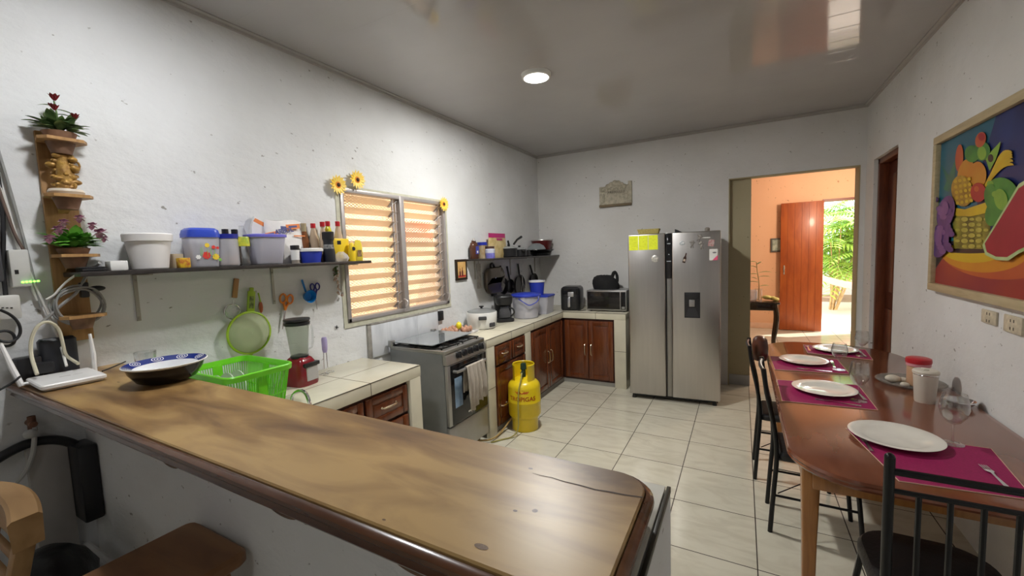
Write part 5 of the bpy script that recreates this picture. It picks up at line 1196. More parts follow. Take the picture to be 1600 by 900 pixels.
t = sth('wine_bottle', 1.725, 'tall brown bottle standing behind the deep blue tub', 'bottle', x=-2.455)
mk(B().lathe([(0, 0), (0.024, 0), (0.026, 0.01), (0.026, 0.14), (0.018, 0.18), (0.013, 0.21), (0.013, 0.235), (0, 0.236)], n=20), 'bottle', mat('amber_dark', (0.20, 0.075, 0.03), 0.15), t)
mk(B().lathe([(0, 0.20), (0.0155, 0.20), (0.016, 0.252), (0, 0.253)], n=16), 'capsule', mat('gold_foil', (0.45, 0.38, 0.24), 0.4, 0.4), t)
def oil(y, x, h, m, label, cap=M_red, r=0.030, lab=None):
    t = sth('oil_bottle', y, label, 'bottle', x=x)
    s = h/0.27
    mk(B().lathe([(0, 0), (r*0.95, 0), (r, 0.01), (r, 0.15*s), (r*0.85, 0.18*s), (r*0.5, 0.225*s), (0.012, 0.24*s), (0, 0.24*s)], n=22), 'bottle', m, t)
    mk(B().lathe([(0, 0.238*s), (0.0155, 0.238*s), (0.0155, h), (0, h+0.001)], n=18), 'cap', cap, t)
    if lab: mk(B().shell([(r+0.0006, 0.06), (r+0.0008, 0.145*s), (r, 0.147*s)], n=22), 'label', lab, t)
M_oily = mat('yellow_oil', (0.60, 0.55, 0.03), 0.12); M_vin = mat('pale_vinegar', (0.55, 0.42, 0.30), 0.15)
oil(1.800, -2.465, 0.255, M_vin, 'pale bottle with red cap behind the tall black bottle, left of the yellow oil')
oil(1.822, -2.40, 0.262, M_vin, 'pale red-capped bottle directly behind the black bottle shoulder', r=0.024)
oil(1.893, -2.44, 0.272, M_oily, 'yellow-green oil bottle with red cap, middle of the red-capped bottles', r=0.034)
oil(1.972, -2.44, 0.275, M_vin, 'rightmost red-capped bottle, with a pinkish round label', r=0.030, lab=mat('label_pink', (0.75, 0.42, 0.32), 0.5, nscale=30, col2=(0.5, 0.1, 0.06)))
t = sth('black_bottle', 1.815, 'fat black plastic bottle with grey lettering band at the right of the long shelf', 'bottle', x=-2.345)
mk(B().lathe([(0, 0), (0.034, 0), (0.037, 0.012), (0.037, 0.06), (0.031, 0.11), (0.030, 0.13), (0.034, 0.145), (0, 0.146)], n=26), 'bottle', mat('satin_black', (0.02, 0.022, 0.028), 0.45), t)
mk(B().lathe([(0, 0.145), (0.036, 0.145), (0.037, 0.19), (0.03, 0.195), (0, 0.196)], n=26), 'cap', M_black, t)
mk(B().shell([(0.0345, 0.085), (0.0325, 0.10), (0.0315, 0.112)], n=26), 'label_band', mat('label_grey', (0.35, 0.35, 0.34), 0.4, nscale=60, col2=(0.05, 0.05, 0.05)), t)
t = sth('yellow_box', 1.925, 'large plain yellow packet behind the clear bag, with a black emblem', 'packet', x=-2.385)
mk(B().box(-0.012, 0.012, -0.07, 0.075, 0, 0.155, 0.004), 'packet', M_yel, t)
mk(B().box(0.0122, 0.0128, -0.02, 0.01, 0.115, 0.14), 'emblem', M_black, t)
b = B(); rd = random.Random(2)
b.loft([[((0.03+0.006*math.sin(3*a+k))*s*math.cos(a), (0.045+0.01*math.sin(5*a+k*2))*s*math.sin(a), z) for a in [2*PI*i/20 for i in range(20)]] for k, (s, z) in enumerate(((0.9, 0), (1.1, 0.02), (0.9, 0.045), (0.4, 0.065)))])
tag(mk(b, 'plastic_bag', M_clear, loc=(-2.34, 1.905, SHT)), 'crumpled clear plastic bag in front of the yellow packet', 'bag')
t = sth('mustard_bottle', 2.0, 'yellow squeeze bottle with a dark round mark near the shelf end', 'bottle', x=-2.35)
mk(B().lathe([(0, 0), (0.026, 0), (0.028, 0.05), (0.026, 0.09), (0.012, 0.125), (0, 0.126)], n=22, sx=0.8), 'bottle', M_yel, t)
mk(B().lathe([(0, 0), (0.013, 0), (0, 0.0008)], n=16, M=T(0.0225, 0, 0.085) @ RY(PI/2-0.1)), 'emblem', M_black, t)
t = sth('seasoning_sachet', 2.065, 'yellow sachet with a dark picture, last thing on the long shelf', 'sachet', x=-2.36)
b = B().loft([[(0.012*s*math.cos(a), 0.036*w*math.sin(a), z) for a in [2*PI*i/16 for i in range(16)]] for z, s, w in ((0, 0.4, 1), (0.02, 1, 1), (0.09, 1, 0.96), (0.12, 0.5, 0.9), (0.145, 0.1, 0.55))])
mk(b, 'pouch', mat('sachet_yellow', (0.78, 0.62, 0.06), 0.3), t)
mk(B().prism([(-0.018, 0.03), (0.018, 0.03), (0.018, 0.075), (-0.018, 0.075)], 0.0120, 0.0128, 'x'), 'picture_panel', mat('picture_dark', (0.25, 0.16, 0.08), 0.4, nscale=60, namt=0.5), t)

# ------------------------------------------------------------------ things hanging on the left wall
def sunflower(px, py, w):
    p = at(px, py, 'x', XL+0.03); t = thing('sunflower', 'artificial sunflower stuck %s' % w, 'flower', (XL+0.02, p.y, p.z), group='sunflowers on the window frame')
    pt = B(); 
    for ring, (L, z) in enumerate(((0.062, 0.004), (0.052, 0.010))):
        for k in range(14):
            a = 2*PI*(k+0.5*ring)/14; leafblade(pt, (z, 0.012*math.cos(a), 0.012*math.sin(a)), (0.25, math.cos(a), math.sin(a)), L, 0.0095, 0.0, up=Vector((1, 0, 0)))
    mk(pt, 'petals', mat('sunflower_petal', (0.95, 0.62, 0.05), 0.5, nscale=12, col2=(0.95, 0.74, 0.20)), t)
    mk(B().lathe([(0, 0), (0.026, 0.002), (0.022, 0.008), (0, 0.010)], n=18, M=RY(PI/2) @ T(0, 0, 0.008)), 'orange_ring', mat('sunflower_orange', (0.75, 0.25, 0.02), 0.7), t)
    mk(B().ball((0.018, 0, 0), (0.006, 0.014, 0.014), n=14), 'centre', mat('sunflower_brown', (0.05, 0.02, 0.012), 0.8), t)
sunflower(528, 289, 'on the upper left corner of the window')
sunflower(558, 281, 'above the window, second from the left')
sunflower(693, 319, 'on the upper right corner of the window')
def hung(name, px, py, label, cat, off=0.012):
    p = at(px, py, 'x', XL+off); return thing(name, label, cat, (XL+off, p.y, p.z))
def zyk(L): return Matrix(((0, 0, 1, 0), (1, 0, 0, 0), (0, 1, 0, 0), (0, 0, 0, 1)))
WL = zyk(0)   # local (u along the wall, v up, w out)
M_lime = mat('lime_plastic', (0.34, 0.52, 0.03), 0.35)
t = hung('tea_strainer', 363, 487, 'small wire strainer with a wooden handle hanging on the left wall', 'strainer')
mk(B().tube([(0, 0.042*math.cos(2*PI*i/24), 0.042*math.sin(2*PI*i/24)) for i in range(24)], 0.003, closed=True), 'rim', M_chrome, t)
b = B()
for i in range(-5, 6):
    h = math.sqrt(max(0, 0.041**2-(i*0.0075)**2)); b.tube([(0, i*0.0075, -h), (0.012, i*0.0075, 0), (0, i*0.0075, h)], 0.0005, n=3); b.tube([(0, -h, i*0.0075), (0.012, 0, i*0.0075), (0, h, i*0.0075)], 0.0005, n=3)
mk(b, 'wire_mesh', M_chrome, t)
mk(B().tube([(0, 0.008, 0.042), (0, 0.018, 0.10)], 0.002), 'neck', M_chrome, t)
mk(B().box(-0.006, 0.006, -0.014, 0.014, 0, 0.11, 0.005, M=T(0, 0.018, 0.075) @ RX(-0.18)), 'handle', mat('handle_wood', (0.42, 0.22, 0.09), 0.6), t)
t = hung('sieve', 390, 520, 'large lime green sieve with fine pale mesh hanging on the left wall', 'sieve', 0.03)
r = 0.118
mk(B().tube([(0, r*math.cos(2*PI*i/36), r*math.sin(2*PI*i/36)) for i in range(36)], 0.007, closed=True), 'rim', M_lime, t)
mk(B().shell([(r, 0), (r*0.9, 0.02), (r*0.6, 0.045), (0, 0.058)], n=32, M=RY(-PI/2)) if False else B().shell([(r, 0.0), (r*0.9, 0.012), (r*0.6, 0.022), (0.001, 0.026)], n=32, M=RY(PI/2)), 'mesh_bowl', clearmat('pale_mesh', (0.75, 0.80, 0.60), 0.8, 0.45, (0.55, 0.60, 0.38)), t)
mk(B().box(-0.005, 0.005, -0.022, 0.022, 0.11, 0.24, 0.006, M=RX(-0.13)).box(-0.004, 0.004, -0.012, 0.012, 0.22, 0.26, 0.004, M=RX(-0.13)), 'handle', M_lime, t)
mk(B().box(0.005, 0.006, -0.012, 0.012, 0.14, 0.21, M=RX(-0.13)), 'label', mat('label_dark_print', (0.06, 0.09, 0.03), 0.5, nscale=60, col2=(0.3, 0.4, 0.1)), t)
mk(B().tube([(0, 0.02, -0.115), (0, 0.0, -0.128), (0, -0.02, -0.118)], 0.004), 'hook', M_lime, t)
t = hung('bottle_opener', 407, 472, 'reddish wooden-handled opener hanging beside the lime sieve handle', 'opener')
mk(B().ball((0, 0, -0.03), (0.006, 0.012, 0.035)), 'handle', mat('opener_red_brown', (0.42, 0.10, 0.03), 0.4), t); mk(B().tube([(0, 0, 0.0), (0, -0.004, 0.03), (0, -0.008, 0.055)], 0.004), 'blade', M_lime, t)
def scissors(px, py, s, m, label, rot):
    t = hung('scissors', px, py, label, 'scissors', 0.015); M = RX(rot) @ Matrix.Diagonal((s, s, s, 1))
    b = B()
    for g in (-1, 1):
        pts = [(0, g*0.022+0.018*math.cos(2*PI*i/18), 0.05+0.026*math.sin(2*PI*i/18)) for i in range(18)]
        b.tube(pts, 0.0055, n=7, closed=True); b.tube([(0, g*0.015, 0.026), (0, g*0.004, 0.0), (0, 0, -0.018)], 0.007, n=7)
    b.move(M); mk(b, 'handles', m, t)
    q = B().prism([(-0.007, -0.015), (0.007, -0.015), (0.001, -0.13), (-0.002, -0.13)], -0.002, 0.002, 'x').move(M); mk(q, 'blades', M_chrome, t)
scissors(446, 480, 1.05, mat('scissor_orange', (0.80, 0.24, 0.03), 0.35), 'orange-handled scissors hanging on the left wall above the blender', 0.22*-1)
scissors(493, 458, 0.85, mat('scissor_navy', (0.03, 0.03, 0.22), 0.35), 'navy-handled scissors hanging on the left wall beside the blue cup', 0.02)
t = hung('measuring_cup', 480, 463, 'bright blue measuring cup hanging between the two pairs of scissors', 'measuring cup', 0.02)
M_cy = mat('cyan_blue_plastic', (0.01, 0.19, 0.52), 0.35)
b = B().shell([(0.001, 0), (0.030, 0.0), (0.042, 0.035), (0.040, 0.035), (0.028, 0.003), (0, 0.003)], n=26, M=RY(PI/2)); mk(b, 'cup', M_cy, t)
mk(B().box(-0.003, 0.003, -0.007, 0.007, 0.03, 0.115, 0.003, M=RX(0.25)), 'handle', M_cy, t)
t = hung('hanging_garland', 525, 436, 'small glittery beaded garland hanging left of the window under the shelf', 'garland')
b = B(); b2 = B(); rd = random.Random(4)
for i in range(26):
    z = 0.07-i*0.0075; b.ball((rd.uniform(0, 0.012), rd.uniform(-0.02, 0.016)+max(0, -z)*0.18, z), rd.uniform(0.005, 0.010), n=7, k=5)
for i in range(14): leafblade(b2, (0.005, rd.uniform(-0.012, 0.012), 0.06+rd.uniform(-0.02, 0.03)), (0.3, rd.uniform(-1, 1), rd.uniform(-0.6, 0.6)), 0.03, 0.007)
mk(b, 'beads', mat('glitter_beads', (0.50, 0.25, 0.20), 0.15, 0.5, nscale=120, col2=(0.75, 0.7, 0.55)), t); mk(b2, 'leaves', M_lg1, t)
b = B().ball((0, 0, 0), 0.006, n=8).tube([(0, -0.014, 0.004), (0.003, 0.0, 0.0), (0, 0.014, -0.004)], 0.0025).tube([(0, 0.002, 0.012), (0.003, 0.0, 0.0), (0, -0.003, -0.012)], 0.0025)
tag(mk(b, 'wall_hook', M_black, loc=tuple(at(526, 511, 'x', XL+0.006))), 'small dark star-shaped hook on the wall below the window corner', 'hook')
t = thing('framed_picture', 'small dark-framed picture of bottles between the window and the short shelf', 'picture', (XL, 3.462, 1.375))
mk(B().box(XL+0.001, XL+0.018, 3.365, 3.56, 1.375, 1.585, 0.004), 'frame', mat('frame_dark_brown', (0.03, 0.018, 0.012), 0.35), t, world=True)
b = B().box(XL+0.018, XL+0.0185, 3.395, 3.53, 1.40, 1.56, m=0)
for (y, z, w, h) in ((3.43, 1.455, 0.013, 0.04), (3.47, 1.46, 0.013, 0.045)): b.prism([(y-w, z-h), (y+w, z-h), (y+w, z), (y+w*0.35, z+h*0.4), (y+w*0.35, z+h), (y-w*0.35, z+h), (y-w*0.35, z+h*0.4), (y-w, z)], XL+0.0186, XL+0.0192, 'x', m=1)
b.box(XL+0.0185, XL+0.019, 3.40, 3.525, 1.405, 1.425, m=2)
mk(b, 'picture', [mat('print_amber', (0.62, 0.33, 0.10), 0.4, nscale=25, col2=(0.75, 0.5, 0.2)), mat('print_dark_red', (0.12, 0.02, 0.02), 0.4), M_red], t, world=True)

# ------------------------------------------------------------------ on the left counter
t = thing('blender', 'red blender with clear jar and black lid standing by the wall', 'blender', (-2.33, 1.545, CZ), (0, 0, 0.15))
M_brd = mat('blender_red', (0.22, 0.010, 0.018), 0.2, coat=0.4)
b = B(); rbox(b, -0.085, 0.085, -0.075, 0.075, [(0.004, 0), (0, 0.012), (0.006, 0.10), (0.012, 0.135), (0.03, 0.16), (0.045, 0.17)], 0.045); mk(b, 'base', M_brd, t)
b = B(); rbox(b, -0.01, 0.088, -0.035, 0.055, [(0.0, 0.03), (0.004, 0.11)], 0.01); mk(b, 'control_panel', mat('panel_grey', (0.45, 0.43, 0.42), 0.35), t)
mk(B().box(0.05, 0.089, -0.045, 0.065, 0.112, 0.135, 0.004), 'buttons', M_black, t)
mk(B().shell([(0.045, 0.165), (0.048, 0.18), (0.066, 0.365), (0.063, 0.365), (0.045, 0.182), (0, 0.18)], n=32), 'jar', clearmat('jar_clear', (0.84, 0.86, 0.82), 0.05, 0.06, (0.8, 0.82, 0.78)), t)
mk(B().tube([(0.012, 0.062, 0.35), (0.015, 0.095, 0.345), (0.015, 0.095, 0.21), (0.012, 0.052, 0.20)], 0.006, n=8, smooth=1), 'jar_handle', M_glass, t)
mk(B().lathe([(0, 0.36), (0.070, 0.36), (0.072, 0.375), (0.065, 0.378), (0.074, 0.39), (0.072, 0.398), (0, 0.40)], n=32), 'lid', M_black, t)
mk(B().lathe([(0, 0.165), (0.05, 0.165), (0.05, 0.175), (0.012, 0.185), (0, 0.187)], n=24), 'blade_seat', M_black, t)
t = thing('milk_frother', 'lilac milk frother standing in a small chrome stand by the wall', 'frother', (-2.38, 1.757, CZ))
mk(B().lathe([(0, 0.14), (0.012, 0.14), (0.017, 0.16), (0.018, 0.225), (0.014, 0.24), (0, 0.242)], n=18), 'handle', mat('lilac_plastic', (0.42, 0.36, 0.60), 0.35), t)
b = B().tube([(0.005, 0.005, 0.145), (0.005, 0.008, 0.01)], 0.0025).tube([(-0.005, -0.008, 0.145), (-0.008, -0.010, 0.01)], 0.0025)
for (x, y) in ((0, 0.026), (0.012, -0.024)): b.tube([(x+0.025*math.cos(2*PI*i/18), y+0.024*math.sin(2*PI*i/18), 0.004) for i in range(18)], 0.002, closed=True)
mk(b, 'stand', M_chrome, t)
# dish basket
GX0, GX1, GY0, GY1, GZ0, GZ1 = -2.415, -1.975, 0.965, 1.285, CZ+0.012, 1.118
M_lim2 = mat('neon_green_plastic', (0.17, 0.66, 0.02), 0.3)
t = thing('dish_basket', 'bright green slatted dish basket on the counter behind the bar', 'basket', ((GX0+GX1)/2, (GY0+GY1)/2, CZ))
def grr(i, z, h=0.0): return rrect(GX0+i, GX1-i, GY0+i, GY1-i, max(0.05-i, 0.01), 6, z)
b = B(); b.loft([grr(0.012, GZ1-0.030), grr(0.0, GZ1-0.028), grr(-0.004, GZ1-0.004), grr(0.0, GZ1), grr(0.008, GZ1), grr(0.010, GZ1-0.006), grr(0.016, GZ1-0.028), grr(0.012, GZ1-0.030)], cap0=False, cap1=False)
mk(b, 'rim', M_lim2, t, world=True)
b = B(); lo, hi = rrect(GX0+0.045, GX1-0.045, GY0+0.045, GY1-0.045, 0.02, 6, GZ0+0.006), rrect(GX0+0.012, GX1-0.012, GY0+0.012, GY1-0.012, 0.04, 6, GZ1-0.02)
def rrl(i, z, n): # evenly spaced points along a rounded rectangle
    P = [Vector(p) for p in rrect(GX0+i, GX1-i, GY0+i, GY1-i, 0.03, 6, z)]; L = [0]
    for k in range(len(P)): L.append(L[-1]+(P[(k+1) % len(P)]-P[k]).length)
    out = []
    for j in range(n):
        s = L[-1]*j/n; k = max(i for i in range(len(P)) if L[i] <= s); u = (s-L[k])/(L[k+1]-L[k]+1e-9); out.append(P[k].lerp(P[(k+1) % len(P)], u))
    return out
A, Z = rrl(0.04, GZ0, 120), rrl(0.014, GZ1-0.02, 120)
for i, (p, q) in enumerate(zip(A, Z)): b.tube([p, q], 0.0022, n=4)
for zf in (0.02, 0.40): 
    P = [a.lerp(z, zf) for a, z in zip(A, Z)]; b.tube(P, 0.003, n=5, closed=True)
mk(b, 'slats', M_lim2, t, world=True)
xm = (GX0+GX1)/2; ym = (GY0+GY1)/2
for y in (GY0+0.024, GY1-0.024): mk(B().box(xm-0.025, xm+0.025, y-0.004, y+0.004, GZ0+0.02, GZ1-0.02, 0.002), 'end_panel', M_lim2, t, world=True)
for x in (GX0+0.022, GX1-0.022): mk(B().box(x-0.004, x+0.004, ym-0.022, ym+0.022, GZ0+0.02, GZ1-0.02, 0.002), 'end_panel', M_lim2, t, world=True)
b = B(); rbox(b, GX0+0.04, GX1-0.04, GY0+0.04, GY1-0.04, [(0.004, CZ+0.001), (0, CZ+0.006), (0, CZ+0.012), (0.004, CZ+0.013)], 0.02); mk(b, 'bottom', M_lim2, t, world=True)
for k, y in enumerate((1.06, 1.11, 1.16)):
    tag(mk(B().lathe([(0, 0), (0.07, 0.002), (0.085, 0.010), (0.084, 0.014), (0.06, 0.006), (0, 0.005)], n=28, M=RX(PI/2-0.2)), 'dish', mat('dish_pale_green', (0.62, 0.70, 0.58), 0.2), loc=(-2.27, y, CZ+0.105)), ('front', 'middle', 'back')[k]+' one of three pale plates upright in the green dish basket', 'plate', 'plates in the dish basket')
t = tag(mk(B().shell([(0, 0), (0.03, 0), (0.034, 0.10), (0.031, 0.10), (0.028, 0.004), (0, 0.004)], n=20), 'drinking_glass', M_glass, loc=(-2.09, 1.20, CZ+0.02)), 'clear drinking glass inside the green dish basket', 'glass')
t = tag(mk(B().shell([(0, 0), (0.027, 0), (0.036, 0.12), (0.033, 0.12), (0.025, 0.004), (0, 0.004)], n=20), 'drinking_glass', M_glass, loc=(-2.33, 1.40, CZ)), 'clear drinking glass between the green basket and the blender', 'glass')
fL, fT, fR = at(455, 616, 'z', 0.95), at(470, 605, 'z', 0.965), at(487, 625, 'z', 0.95)
b = B().tube([(fL.x-0.0, fL.y, CZ), (fL.x, fL.y, 0.925), (fL.x+0.01, fL.y+0.01, 0.955), (fL.x+0.05, fL.y+0.02, 0.972), (fL.x+0.10, fL.y+0.015, 0.965), (fL.x+0.14, fL.y+0.0, 0.935), (fL.x+0.145, fL.y, 0.915)], 0.009, n=10, smooth=2)
tag(mk(b, 'tap_spout', M_chrome, loc=(fL.x, fL.y, CZ), world=True), 'curved chrome tap spout beside the green basket behind the bar', 'tap')
# ------------------------------------------------------------------ short shelf in the corner
S2 = 1.583
t = thing('wall_shelf', 'short dark shelf in the far left corner over the hanging pans', 'shelf', (-2.36, 4.3, S2-0.02))
mk(B().box(XL, -2.20, 3.56, 5.375, S2-0.018, S2, 0.003), 'shelf_board', mat('dark_marbled_board', (0.035, 0.03, 0.028), 0.35), t, world=True)
for y in (3.72, 4.5, 5.2): mk(B().box(XL+0.001, XL+0.006, y-0.012, y+0.012, S2-0.22, S2-0.018, 0.001).box(XL+0.001, -2.26, y-0.012, y+0.012, S2-0.024, S2-0.018, 0.001), 'shelf_bracket', mat('bracket_grey', (0.40, 0.38, 0.33), 0.5), t, world=True)
def s2(name, y, label, cat, x=-2.33, rot=0): return thing(name, label, cat, (x, y, S2), (0, 0, rot))
def yat(px, x=-2.33): return at(px, 400, 'x', x).y
t = s2('honey_bottle', yat(741, -2.44), 'dark brown bottle with blue label, leftmost on the short shelf', 'bottle', x=-2.44)
b = B(); rbox(b, -0.03, 0.03, -0.052, 0.052, [(0.004, 0), (0, 0.01), (0, 0.13), (0.012, 0.165), (0.022, 0.175), (0.022, 0.19)], 0.02); mk(b, 'bottle', mat('syrup_brown', (0.09, 0.035, 0.02), 0.15), t)
mk(B().lathe([(0, 0.185), (0.017, 0.185), (0.016, 0.205), (0.006, 0.215), (0, 0.216)], n=16), 'cap', mat('cap_clear_grey', (0.45, 0.42, 0.40), 0.4), t)
mk(B().box(0.0302, 0.031, -0.01, 0.048, 0.05, 0.13, m=0).box(0.031, 0.0315, 0.008, 0.03, 0.06, 0.082, m=1), 'bottle_label', [mat('label_blue', (0.05, 0.06, 0.35), 0.4), M_wp], t)
t = s2('spice_jar', yat(754, -2.42), 'tall clear jar with flat blue lid and golden contents on the short shelf', 'jar', x=-2.42)
mk(B().lathe([(0, 0), (0.05, 0), (0.052, 0.13), (0.05, 0.14), (0, 0.142)], n=26), 'jar', mat('jar_golden', (0.36, 0.30, 0.20), 0.3, nscale=30, col2=(0.30, 0.19, 0.08)), t)
mk(B().lathe([(0, 0.14), (0.055, 0.14), (0.055, 0.172), (0, 0.174)], n=26), 'lid', mat('lid_dark_blue', (0.02, 0.03, 0.30), 0.3), t)
t = s2('spice_jar', yat(766, -2.33), 'squat jar with violet label and brown lid on the short shelf', 'jar', x=-2.33)
mk(B().lathe([(0, 0), (0.050, 0), (0.052, 0.08), (0.045, 0.10), (0, 0.10)], n=26), 'jar', mat('label_violet', (0.13, 0.12, 0.42), 0.4, nscale=25, col2=(0.2, 0.2, 0.55)), t)
mk(B().shell([(0.0526, 0.055), (0.0528, 0.092), (0.047, 0.10)], n=26), 'label_band', mat('label_pale_blue', (0.50, 0.52, 0.62), 0.4), t)
mk(B().lathe([(0, 0.10), (0.048, 0.10), (0.048, 0.125), (0, 0.127)], n=26), 'lid', mat('lid_brown', (0.07, 0.035, 0.03), 0.4), t)
ya, yb = yat(764, -2.42), yat(793, -2.42); yc = (ya+yb)/2
t = s2('food_pouch', yc, 'tall golden bag with magenta top on the short shelf', 'bag', x=-2.43)
W2 = (yb-ya)/2*0.95
b = B().loft([[(d*math.cos(a), W2*w*math.sin(a), z) for a in [2*PI*i/24 for i in range(24)]] for z, d, w in ((0, 0.04, 1.0), (0.04, 0.05, 1.02), (0.16, 0.04, 0.98), (0.235, 0.012, 0.93), (0.25, 0.006, 0.93))])
mk(b, 'bag', mat('bag_golden', (0.62, 0.50, 0.28), 0.35, nscale=14, col2=(0.42, 0.30, 0.10), bump=0.3, bscale=30), t)
mk(B().loft([[(d*math.cos(a), W2*0.935*math.sin(a), z) for a in [2*PI*i/24 for i in range(24)]] for z, d in ((0.225, 0.018), (0.25, 0.008), (0.275, 0.003))]), 'top_band', mat('band_magenta', (0.42, 0.02, 0.14), 0.4), t)
mk(B().box(0.040, 0.042, -0.06, 0.06, 0.195, 0.215, M=RY(-0.05)), 'label', mat('band_magenta', (0.42, 0.02, 0.14), 0.4), t)
M_pan = mat('pan_black', (0.02, 0.02, 0.022), 0.3, 0.2)
M_pang = mat('pan_grey_inside', (0.085, 0.08, 0.075), 0.28, 0.6)
def pot_(name, y, x, r, h, label, lid=True, handle=0.0, m=None, z=0.0):
    t = thing(name, label, 'pot', (x, y, S2+z), (0, 0, handle))
    mk(B().shell([(0, 0.001), (r*0.92, 0.001), (r, 0.01), (r, h), (r*0.96, h), (r*0.95, 0.012), (0, 0.006)], n=30), 'pot', m or M_pan, t)
    if lid:
        mk(B().lathe([(0, h), (r*1.02, h), (r*1.02, h+0.006), (r*0.6, h+0.025), (0, h+0.032)], n=30), 'lid', mat('lid_smoke', (0.25, 0.26, 0.26), 0.08), t)
        mk(B().lathe([(0, h+0.03), (0.01, h+0.03), (0.02, h+0.045), (0, h+0.052)], n=14), 'lid_knob', M_pan, t)
    return t
t = pot_('saucepan', yat(800), -2.37, 0.10, 0.10, 'black lidded saucepan with upright handle, left of the pots on the short shelf')
mk(B().tube([(0.06, 0.02, 0.15), (0.06, 0.10, 0.20), (0.06, 0.21, 0.235)], [0.012, 0.012, 0.016]), 'handle', M_pan, t)
mk(B().tube([(0.04, -0.06, 0.13), (0.05, -0.10, 0.185)], 0.012), 'spoon_rest', M_pan, t)
t = pot_('saucepan', yat(812), -2.33, 0.085, 0.085, 'small black lidded pot with a knob, second pot on the short shelf')
mk(B().box(0.07, 0.12, -0.02, 0.02, 0.06, 0.075, 0.005, M=RZ(-0.6)), 'handle', M_pan, t)
t = pot_('cooking_pot', yat(822), -2.37, 0.09, 0.08, 'plain black pot without lid in the middle of the short shelf', lid=False)
t = thing('frying_pan', 'large shallow dark pan with side handles near the right end of the short shelf', 'pan', (-2.335, 5.05, S2))
mk(B().shell([(0, 0.03), (0.10, 0.03), (0.18, 0.075), (0.185, 0.078), (0.10, 0.035), (0, 0.034)], n=34).lathe([(0, 0), (0.11, 0), (0.13, 0.035), (0, 0.036)], n=30), 'pan', M_pan, t)
mk(B().tube([(0.02, 0.17, 0.073), (0.0, 0.235, 0.083), (-0.03, 0.17, 0.073)], 0.007, smooth=1).tube([(0.03, -0.17, 0.073), (0.05, -0.235, 0.083), (-0.01, -0.18, 0.073)], 0.007, smooth=1), 'handle', mat('handle_steel', (0.45, 0.44, 0.43), 0.3, 0.9), t)
t = thing('pot_lid', 'domed dark lid resting on the large shallow pan on the short shelf', 'lid', (-2.34, 4.94, S2+0.079))
mk(B().lathe([(0, 0), (0.12, 0), (0.122, 0.008), (0.10, 0.05), (0.05, 0.08), (0, 0.086)], n=32), 'dome', mat('lid_dark_glass', (0.20, 0.22, 0.23), 0.04), t)
t = thing('cooking_pot', 'dark red pot with pale rim behind the large pan on the short shelf', 'pot', (-2.38, 5.20, S2+0.0791))
mk(B().lathe([(0, 0), (0.11, 0), (0.145, 0.12), (0.145, 0.125), (0, 0.11)], n=30), 'pot', mat('pot_dark_red', (0.10, 0.012, 0.012), 0.3), t)
mk(B().shell([(0.145, 0.118), (0.150, 0.122), (0.148, 0.135), (0.138, 0.132)], n=30), 'rim', mat('rim_pale', (0.5, 0.48, 0.46), 0.3, 0.6), t)
# pans hanging on the wall under the short shelf
def hangpan(px, py, r, hx, hy, label, m, dpt=0.035, lid=False):
    p = at(px, py, 'x', XL+0.03); h = at(hx, hy, 'x', XL+0.03)
    t = thing('frying_pan', label, 'pan', (XL+0.01, p.y, p.z), group=None)
    u = Vector((0, h.y-p.y, h.z-p.z)); d = u.normalized()
    mk(B().shell([(0, 0.0), (r*0.85, 0.0), (r, dpt), (r*0.97, dpt), (r*0.82, 0.004), (0, 0.004)][::1], n=34, M=RY(PI/2)), 'pan', m, t)
    s = d*r*0.95; mk(B().tube([tuple(s+Vector((dpt*0.7, 0, 0))), tuple(d*(r+0.04)+Vector((dpt*0.6, 0, 0))), tuple(u+Vector((0.012, 0, 0)))], [0.010, 0.012, 0.012], n=8).tube([tuple(s*0.95+Vector((dpt*0.8, 0, 0))), tuple(s*1.1+Vector((dpt*0.8, 0, 0)))], 0.014), 'handle', M_pan, t)
    return t
p = at(774, 438, 'x', XL+0.05)
t = thing('griddle_pan', 'large rounded grey-brown double griddle hanging leftmost under the short shelf', 'pan', (XL+0.01, p.y, p.z))
b = B(); b.loft([[(x, a, c) for a, c in rrect(-w, w, -h, h, 0.10, 7)] for x, w, h in ((0.0, 0.185, 0.135), (0.015, 0.20, 0.145), (0.045, 0.205, 0.15), (0.055, 0.195, 0.14), (0.058, 0.10, 0.07))]); mk(b, 'pan', mat('griddle_bronze', (0.15, 0.125, 0.10), 0.22, 0.6), t)
mk(B().tube([(0.02, -0.05, 0.13), (0.03, -0.08, 0.18), (0.03, -0.03, 0.20), (0.02, 0.02, 0.15)], 0.012, smooth=2), 'handle', M_pan, t)
mk(B().box(0.0, 0.03, -0.05, 0.05, -0.18, -0.14, 0.008), 'latch', M_pan, t)
mk(B().ball((0.058, -0.02, 0.03), (0.006, 0.01, 0.01)), 'knob', M_chrome, t)
hangpan(786, 447, 0.10, 782.5, 415, 'black pan mostly hidden behind the griddle, its handle standing above it', M_pan)
hangpan(797, 447, 0.085, 793, 416, 'small dark pan hanging third from the left under the short shelf', M_pan)
hangpan(812, 446, 0.135, 810, 412, 'dark grey round frying pan hanging over the blue-lidded tub', M_pang)
hangpan(834, 440, 0.115, 829, 414, 'black frying pan hanging rightmost, above the small blue bucket', M_pan)
b = B()
for k in range(7):
    a = -0.5+k/6; b.tube([(0.02, 0, 0.06), (0.02+0.02*math.cos(k*2), a*0.14, -0.01), (0.02, a*0.10, -0.06), (0.02, 0, -0.09)], 0.0014, n=4, smooth=2)
b.tube([(0.02, 0, 0.06), (0.015, 0, 0.15)], 0.006)
tag(mk(b, 'whisk', M_chrome, loc=tuple(at(815, 450, 'x', XL+0.06))), 'thin wire whisk hanging in front of the round frying pan', 'whisk')
